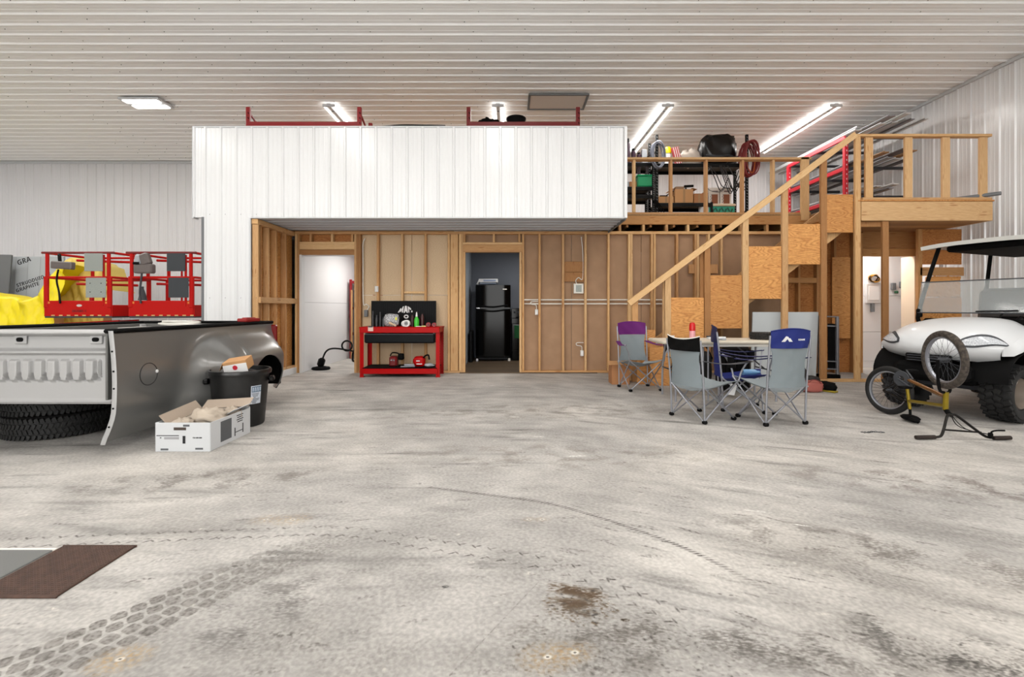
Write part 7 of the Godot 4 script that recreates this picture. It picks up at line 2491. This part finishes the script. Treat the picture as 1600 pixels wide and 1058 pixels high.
	single("white_jug", "white plastic jug left of the green tub on the loft deck", "jug", jg, M.paper, V(3.88, DECK + 0.232, 9.55))
	# left unit
	var gb := thing("green_bin", "bright green storage bin on the left loft shelving", "bin", V(2.68, DECK + 0.791, 9.60))
	box(gb, "bin", Vector3(0, 0.11, 0), Vector3(0.30, 0.22, 0.30), M.green, 0.02)
	box(gb, "lip", Vector3(0, 0.225, 0), Vector3(0.33, 0.02, 0.33), mat(Color(0.05, 0.66, 0.44), 0.4), 0.006)
	var wz := thing("wire_tangle", "tangle of grey wires heaped in the green bin", "wires", V(2.66, DECK + 1.03, 9.56))
	coil(wz, "loop", Vector3(0, 0.10, 0), 0.11, 0.13, 8, 0.008, mat(Color(0.40, 0.36, 0.40), 0.6), 12)
	for i in 2:
		var sb := mb()
		bx(sb, Vector3(0, 0.06, 0), Vector3(0.16, 0.12, 0.14), 0.006)
		single("small_box", ["small pale box at the loft wall end of the left shelving", "small tan box left of the bright green bin"][i], "box", sb, [M.foam, M.cardboard2][i], V(2.30 + i * 0.17, DECK + 0.791, 9.60))
	var bl := thing("black_leads", "black leads trailing from the left shelving to the deck", "cable", V(2.80, DECK, 9.36))
	for k in 4:
		var cs := mb()
		tube(cs, curve([Vector3(0.02 * k, 0.50, 0), Vector3(0.06 + 0.05 * k, 0.28, 0.03), Vector3(-0.08 + 0.07 * k, 0.10, 0.03), Vector3(-0.26 + 0.17 * k, 0.012, 0.02)], 5), 0.012, 6)
		part(bl, "lead", cs, M.matt_black)

func trim_rack() -> void:
	var t := thing("trim_rack", "long crimson rack along the right wall of the loft", "rack", V(6.9, DECK, 10.0))
	for d in [9.1, 10.95]:
		for x in [6.4]:
			var top := 1.64
			var st := mb()
			bx(st, Vector3(x - 6.9, top * 0.5, 10.0 - d), Vector3(0.07, top, 0.07), 0.006)
			var p := part(t, "upright", st, M.rack_pink)
			if x < 7.0:
				var sl := mb()
				for k in 16:
					bx(sl, Vector3(x - 6.9, 0.12 + k * 0.09, 10.0 - d + 0.0355), Vector3(0.014, 0.03, 0.002), 0.0)
				part(p, "slot_row", sl, M.white).set_meta("kind", "stuff")
	for y in [1.635, 1.05, 0.50]:
		box(t, "beam", Vector3(-0.5, y, -0.03), Vector3(0.045, 0.075, 1.85), M.rack_pink, 0.006)
		for z in [0.9, -0.95, 0.0]:
			box(t, "cross_arm", Vector3(0.08, y, z), Vector3(1.16, 0.05, 0.05), M.dark_grey, 0.006)
	# lengths of trim lying along the rack, each one a piece of its own
	var r := RandomNumberGenerator.new()
	r.seed = 5
	var cols := [Color(0.84, 0.84, 0.84), Color(0.78, 0.79, 0.80), Color(0.60, 0.60, 0.62), Color(0.42, 0.40, 0.40), Color(0.30, 0.25, 0.23), Color(0.62, 0.46, 0.30)]
	var levels := [
		[4.42, 9, 6.46, [0, 1, 0, 2, 1, 0, 2, 1, 0], 8.15, "top tier of crimson rack"],
		[3.83, 9, 6.48, [4, 2, 3, 5, 2, 4, 1, 5, 3], 8.25, "middle tier of crimson rack"],
		[3.28, 6, 6.52, [2, 1, 3, 1, 2, 0], 8.35, "bottom tier of crimson rack"]]
	for lv in levels:
		for i in lv[1]:
			var layer: int = i % 2
			var x: float = lv[2] + int(i / 2) * 0.20 + r.randf_range(0.0, 0.04)
			var y: float = lv[0] + 0.02 + layer * 0.045
			var d0: float = lv[4] + r.randf_range(0.0, 0.5) + (0.3 if i < 3 else 0.0)
			var d1: float = 11.9 - r.randf_range(0.0, 0.4)
			var st := mb()
			var w := r.randf_range(0.06, 0.13)
			var len := d1 - d0
			# an angle section: web and lip
			bx(st, Vector3(0, 0, 0), Vector3(w, 0.022, len), 0.003)
			bx(st, Vector3(-w * 0.5 + 0.006, 0.008, 0), Vector3(0.012, 0.034, len), 0.003)
			var c: Color = cols[lv[3][i]]
			var hue: String = ["white", "off-white", "grey", "dark grey", "dark brown", "tan"][lv[3][i]]
			var place: String = ["first", "second", "third", "fourth", "fifth", "sixth", "seventh", "eighth", "ninth"][i]
			single("trim_length", "%s trim length, %s from the aisle side, %s" % [hue, place, lv[5]], "trim", st, mat(c, 0.5), V(x, y, (d0 + d1) * 0.5), Vector3(r.randf_range(-0.004, 0.004), 0, 0), "lengths of trim on the crimson rack")
	var dk := thing("tool_bag", "dark tool bag on the deck beneath the crimson rack", "bag", V(6.75, DECK, 10.2))
	var st := mb()
	blob(st, Vector3(0, 0.16, 0), Vector3(0.4, 0.34, 0.5), 0.12, 19, 12, 18, 0.7)
	part(dk, "body", st, M.matt_black)
	box(dk, "handle", Vector3(0, 0.335, 0), Vector3(0.04, 0.03, 0.22), M.dark_grey, 0.008)

# ------------------------------------------------------------------ small things

func small_things() -> void:
	# plates over the floor drain
	var p := thing("drain_plate", "rusty brown steel plate set in the concrete floor", "floor plate", V(-1.915, 0.0, 2.03))
	var rust := tex(mat(Color(1, 1, 1), 0.75), ramp_image(noise_bytes(256, 256, 0.03, 51, 5), Color(0.24, 0.17, 0.14), Color(0.34, 0.245, 0.20)), Vector3(2.2, 2.2, 2.2))
	box(p, "plate", Vector3(0, 0.004, 0), Vector3(0.335, 0.012, 0.385), rust, 0.003)
	var ex := mb()
	for i in 24:
		for k in 28:
			bx(ex, Vector3(-0.155 + i * 0.0135, 0.0105, -0.18 + k * 0.0134), Vector3(0.009, 0.002, 0.0035), 0.0, Basis(Vector3.UP, 0.7 if (i + k) % 2 else -0.7))
	part(p, "raised_tread", ex, rust).set_meta("kind", "stuff")
	box(p, "frame", Vector3(0, 0.005, 0.196), Vector3(0.345, 0.010, 0.008), rust, 0.002)
	box(p, "frame", Vector3(0, 0.005, -0.196), Vector3(0.345, 0.010, 0.008), rust, 0.002)
	var g := thing("drain_grate", "grey gritty plate left of the rusty floor plate", "floor plate", V(-2.36, 0.0, 2.05))
	var grit := tex(mat(Color(1, 1, 1), 0.9), ramp_image(noise_bytes(256, 256, 0.3, 52, 3), Color(0.24, 0.25, 0.25), Color(0.62, 0.62, 0.61)), Vector3(5, 5, 5))
	box(g, "plate", Vector3(0, 0.002, 0), Vector3(0.52, 0.010, 0.28), grit, 0.003)
	box(g, "edge", Vector3(0, 0.003, -0.147), Vector3(0.54, 0.012, 0.014), M.pvc, 0.002)
	# chain scrap on the floor
	var ch := thing("chain", "short dark chain lying on the concrete beside the bicycle", "chain", V(3.25, 0.0, 4.28))
	for i in 11:
		var st := mb()
		var ring: Array = []
		for k in 11:
			var a := TAU * k / 10.0
			ring.append(Vector3(cos(a) * 0.012, 0.004 + (sin(a) * 0.005 if i % 2 else 0.0), 0.0 if i % 2 else sin(a) * 0.007))
		tube(st, ring, 0.0025, 5, false)
		var o := part(ch, "link", st, M.dark_grey, Vector3(-0.09 + i * 0.018, 0.002, 0.012 * sin(i * 0.8)))
		o.rotation.y = 0.3 * sin(i * 1.3)
	# pantry wall
	var e := thing("fuse_box", "white electrical panel on the bright pantry wall", "electrical panel", V(6.82, 1.40, 8.97))
	box(e, "box", Vector3(0, 0, 0), Vector3(0.27, 0.38, 0.06), mat(Color(0.80, 0.80, 0.80), 0.4), 0.01)
	box(e, "door", Vector3(0, 0, 0.032), Vector3(0.20, 0.26, 0.012), M.white, 0.006)
	box(e, "conduit", Vector3(0.0, -0.27, 0), Vector3(0.06, 0.16, 0.05), M.grey, 0.008)
	var y := thing("yellow_lead", "yellow and black leads looped above the white electrical panel", "cable", V(6.82, 1.68, 8.95))
	coil(y, "loop", Vector3(0.02, 0, 0), 0.10, 0.07, 5, 0.010, mat(Color(0.66, 0.46, 0.06), 0.5), 2)
	coil(y, "loop", Vector3(-0.02, -0.01, 0.04), 0.11, 0.06, 2, 0.008, M.matt_black, 4)
	var mt := thing("wall_device", "pair of small grey controls on the pantry wall", "control", V(7.36, 1.53, 8.98))
	box(mt, "box", Vector3(0.03, 0.03, 0), Vector3(0.10, 0.12, 0.05), M.grey, 0.008)
	box(mt, "box", Vector3(-0.14, 0.0, 0), Vector3(0.08, 0.13, 0.05), M.grey, 0.008)
	box(mt, "dial", Vector3(-0.10, -0.11, 0.02), Vector3(0.07, 0.05, 0.03), mat(Color(0.1, 0.35, 0.2), 0.4), 0.01)
	# the store room behind the left opening
	var tr := thing("garden_trimmer", "black garden trimmer with a round foot and loop grip in the store room", "trimmer", V(-3.36, 0, 9.0))
	var hd := mb()
	lathe(hd, [Vector2(0, 0.0), Vector2(0.15, 0.0), Vector2(0.165, 0.02), Vector2(0.15, 0.045), Vector2(0.07, 0.06), Vector2(0, 0.065)], Vector3(-0.09, 0.0, 0.30), Basis.IDENTITY, 24)
	part(tr, "foot", hd, M.matt_black)
	var nk := mb()
	bx(nk, Vector3(-0.09, 0.13, 0.29), Vector3(0.12, 0.16, 0.10), 0.03, Basis(Vector3.BACK, -0.3))
	part(tr, "motor", nk, M.black)
	var sh := mb()
	tube(sh, curve([Vector3(-0.07, 0.18, 0.29), Vector3(-0.02, 0.32, 0.25), Vector3(0.06, 0.37, 0.15), Vector3(0.20, 0.33, -0.1), Vector3(0.42, 0.22, -0.5)], 6), 0.016, 8)
	part(tr, "shaft", sh, M.black)
	var lo := mb()
	var ring: Array = []
	for k in 25:
		var a := TAU * k / 24.0
		ring.append(Vector3(0.24 + cos(a) * 0.095, 0.40 + sin(a) * 0.095, -0.12))
	tube(lo, ring, 0.017, 8, false)
	part(tr, "loop_grip", lo, M.black)
	var en := mb()
	blob(en, Vector3(0.42, 0.13, -0.52), Vector3(0.20, 0.22, 0.20), 0.12, 3, 12, 16, 0.7)
	part(tr, "engine", en, M.foam)
	box(tr, "engine_cap", Vector3(0.50, 0.19, -0.52), Vector3(0.08, 0.16, 0.12), M.black, 0.02)
	var rk := thing("red_shelf", "red slotted shelving with stored boxes inside the store room", "shelf", V(-3.28, 0, 10.9))
	for sx in [-1, 1]:
		for sz in [-1, 1]:
			box(rk, "upright", Vector3(0.26 * sx, 0.88, 0.3 * sz), Vector3(0.05, 1.76, 0.05), mat(Color(0.55, 0.03, 0.09), 0.45))
	for yy in [0.55, 1.12, 1.70]:
		box(rk, "shelf", Vector3(0, yy, 0), Vector3(0.54, 0.06, 0.64), mat(Color(0.55, 0.03, 0.09), 0.45))
	for q in [["white carton on the top tier of the red shelf", 1.15, 0.42, M.paper], ["white carton on the middle tier of the red shelf", 0.58, 0.40, M.foam]]:
		var o := mb()
		bx(o, Vector3(0, q[2] * 0.5, 0), Vector3(0.40, q[2], 0.5), 0.006)
		single("shelf_box", q[0], "box", o, q[3], V(-3.26, q[1], 10.82))
	for i in 2:
		var pl := mb()
		bx(pl, Vector3(0, 0.76, 0), Vector3(0.04, 1.52, 0.03), 0.004)
		single("timber_strip", ["tan timber strip leaning on the red shelf", "dark timber strip leaning on the red shelf"][i], "timber", pl, [M.cardboard, M.dark_grey][i], V(-3.50 + i * 0.06, 0.0, 10.54))
	var vc := thing("shop_vacuum", "black workshop vacuum just inside the store room", "vacuum", V(-3.0, 0, 10.15))
	var vb := mb()
	lathe(vb, [Vector2(0, 0.08), Vector2(0.17, 0.08), Vector2(0.19, 0.12), Vector2(0.19, 0.36), Vector2(0.18, 0.42), Vector2(0.10, 0.48), Vector2(0, 0.49)], Vector3.ZERO, Basis.IDENTITY, 24)
	part(vc, "tank", vb, M.black)
	box(vc, "handle", Vector3(0, 0.51, 0), Vector3(0.18, 0.04, 0.05), M.grey, 0.012)
	for a in 4:
		var w := mb()
		blob(w, Vector3(cos(a * TAU / 4 + 0.6) * 0.17, 0.04, sin(a * TAU / 4 + 0.6) * 0.17), Vector3(0.07, 0.08, 0.07), 0.0, 1, 8, 12)
		part(vc, "caster", w, M.dark_grey)
	var hs := mb()
	tube(hs, curve([Vector3(-0.18, 0.3, 0.05), Vector3(-0.30, 0.2, 0.1), Vector3(-0.28, 0.03, 0.2), Vector3(-0.12, 0.025, 0.35)], 6), 0.022, 8)
	part(vc, "hose", hs, M.matt_black)
	# steel frame post label etc. are left to the staircase
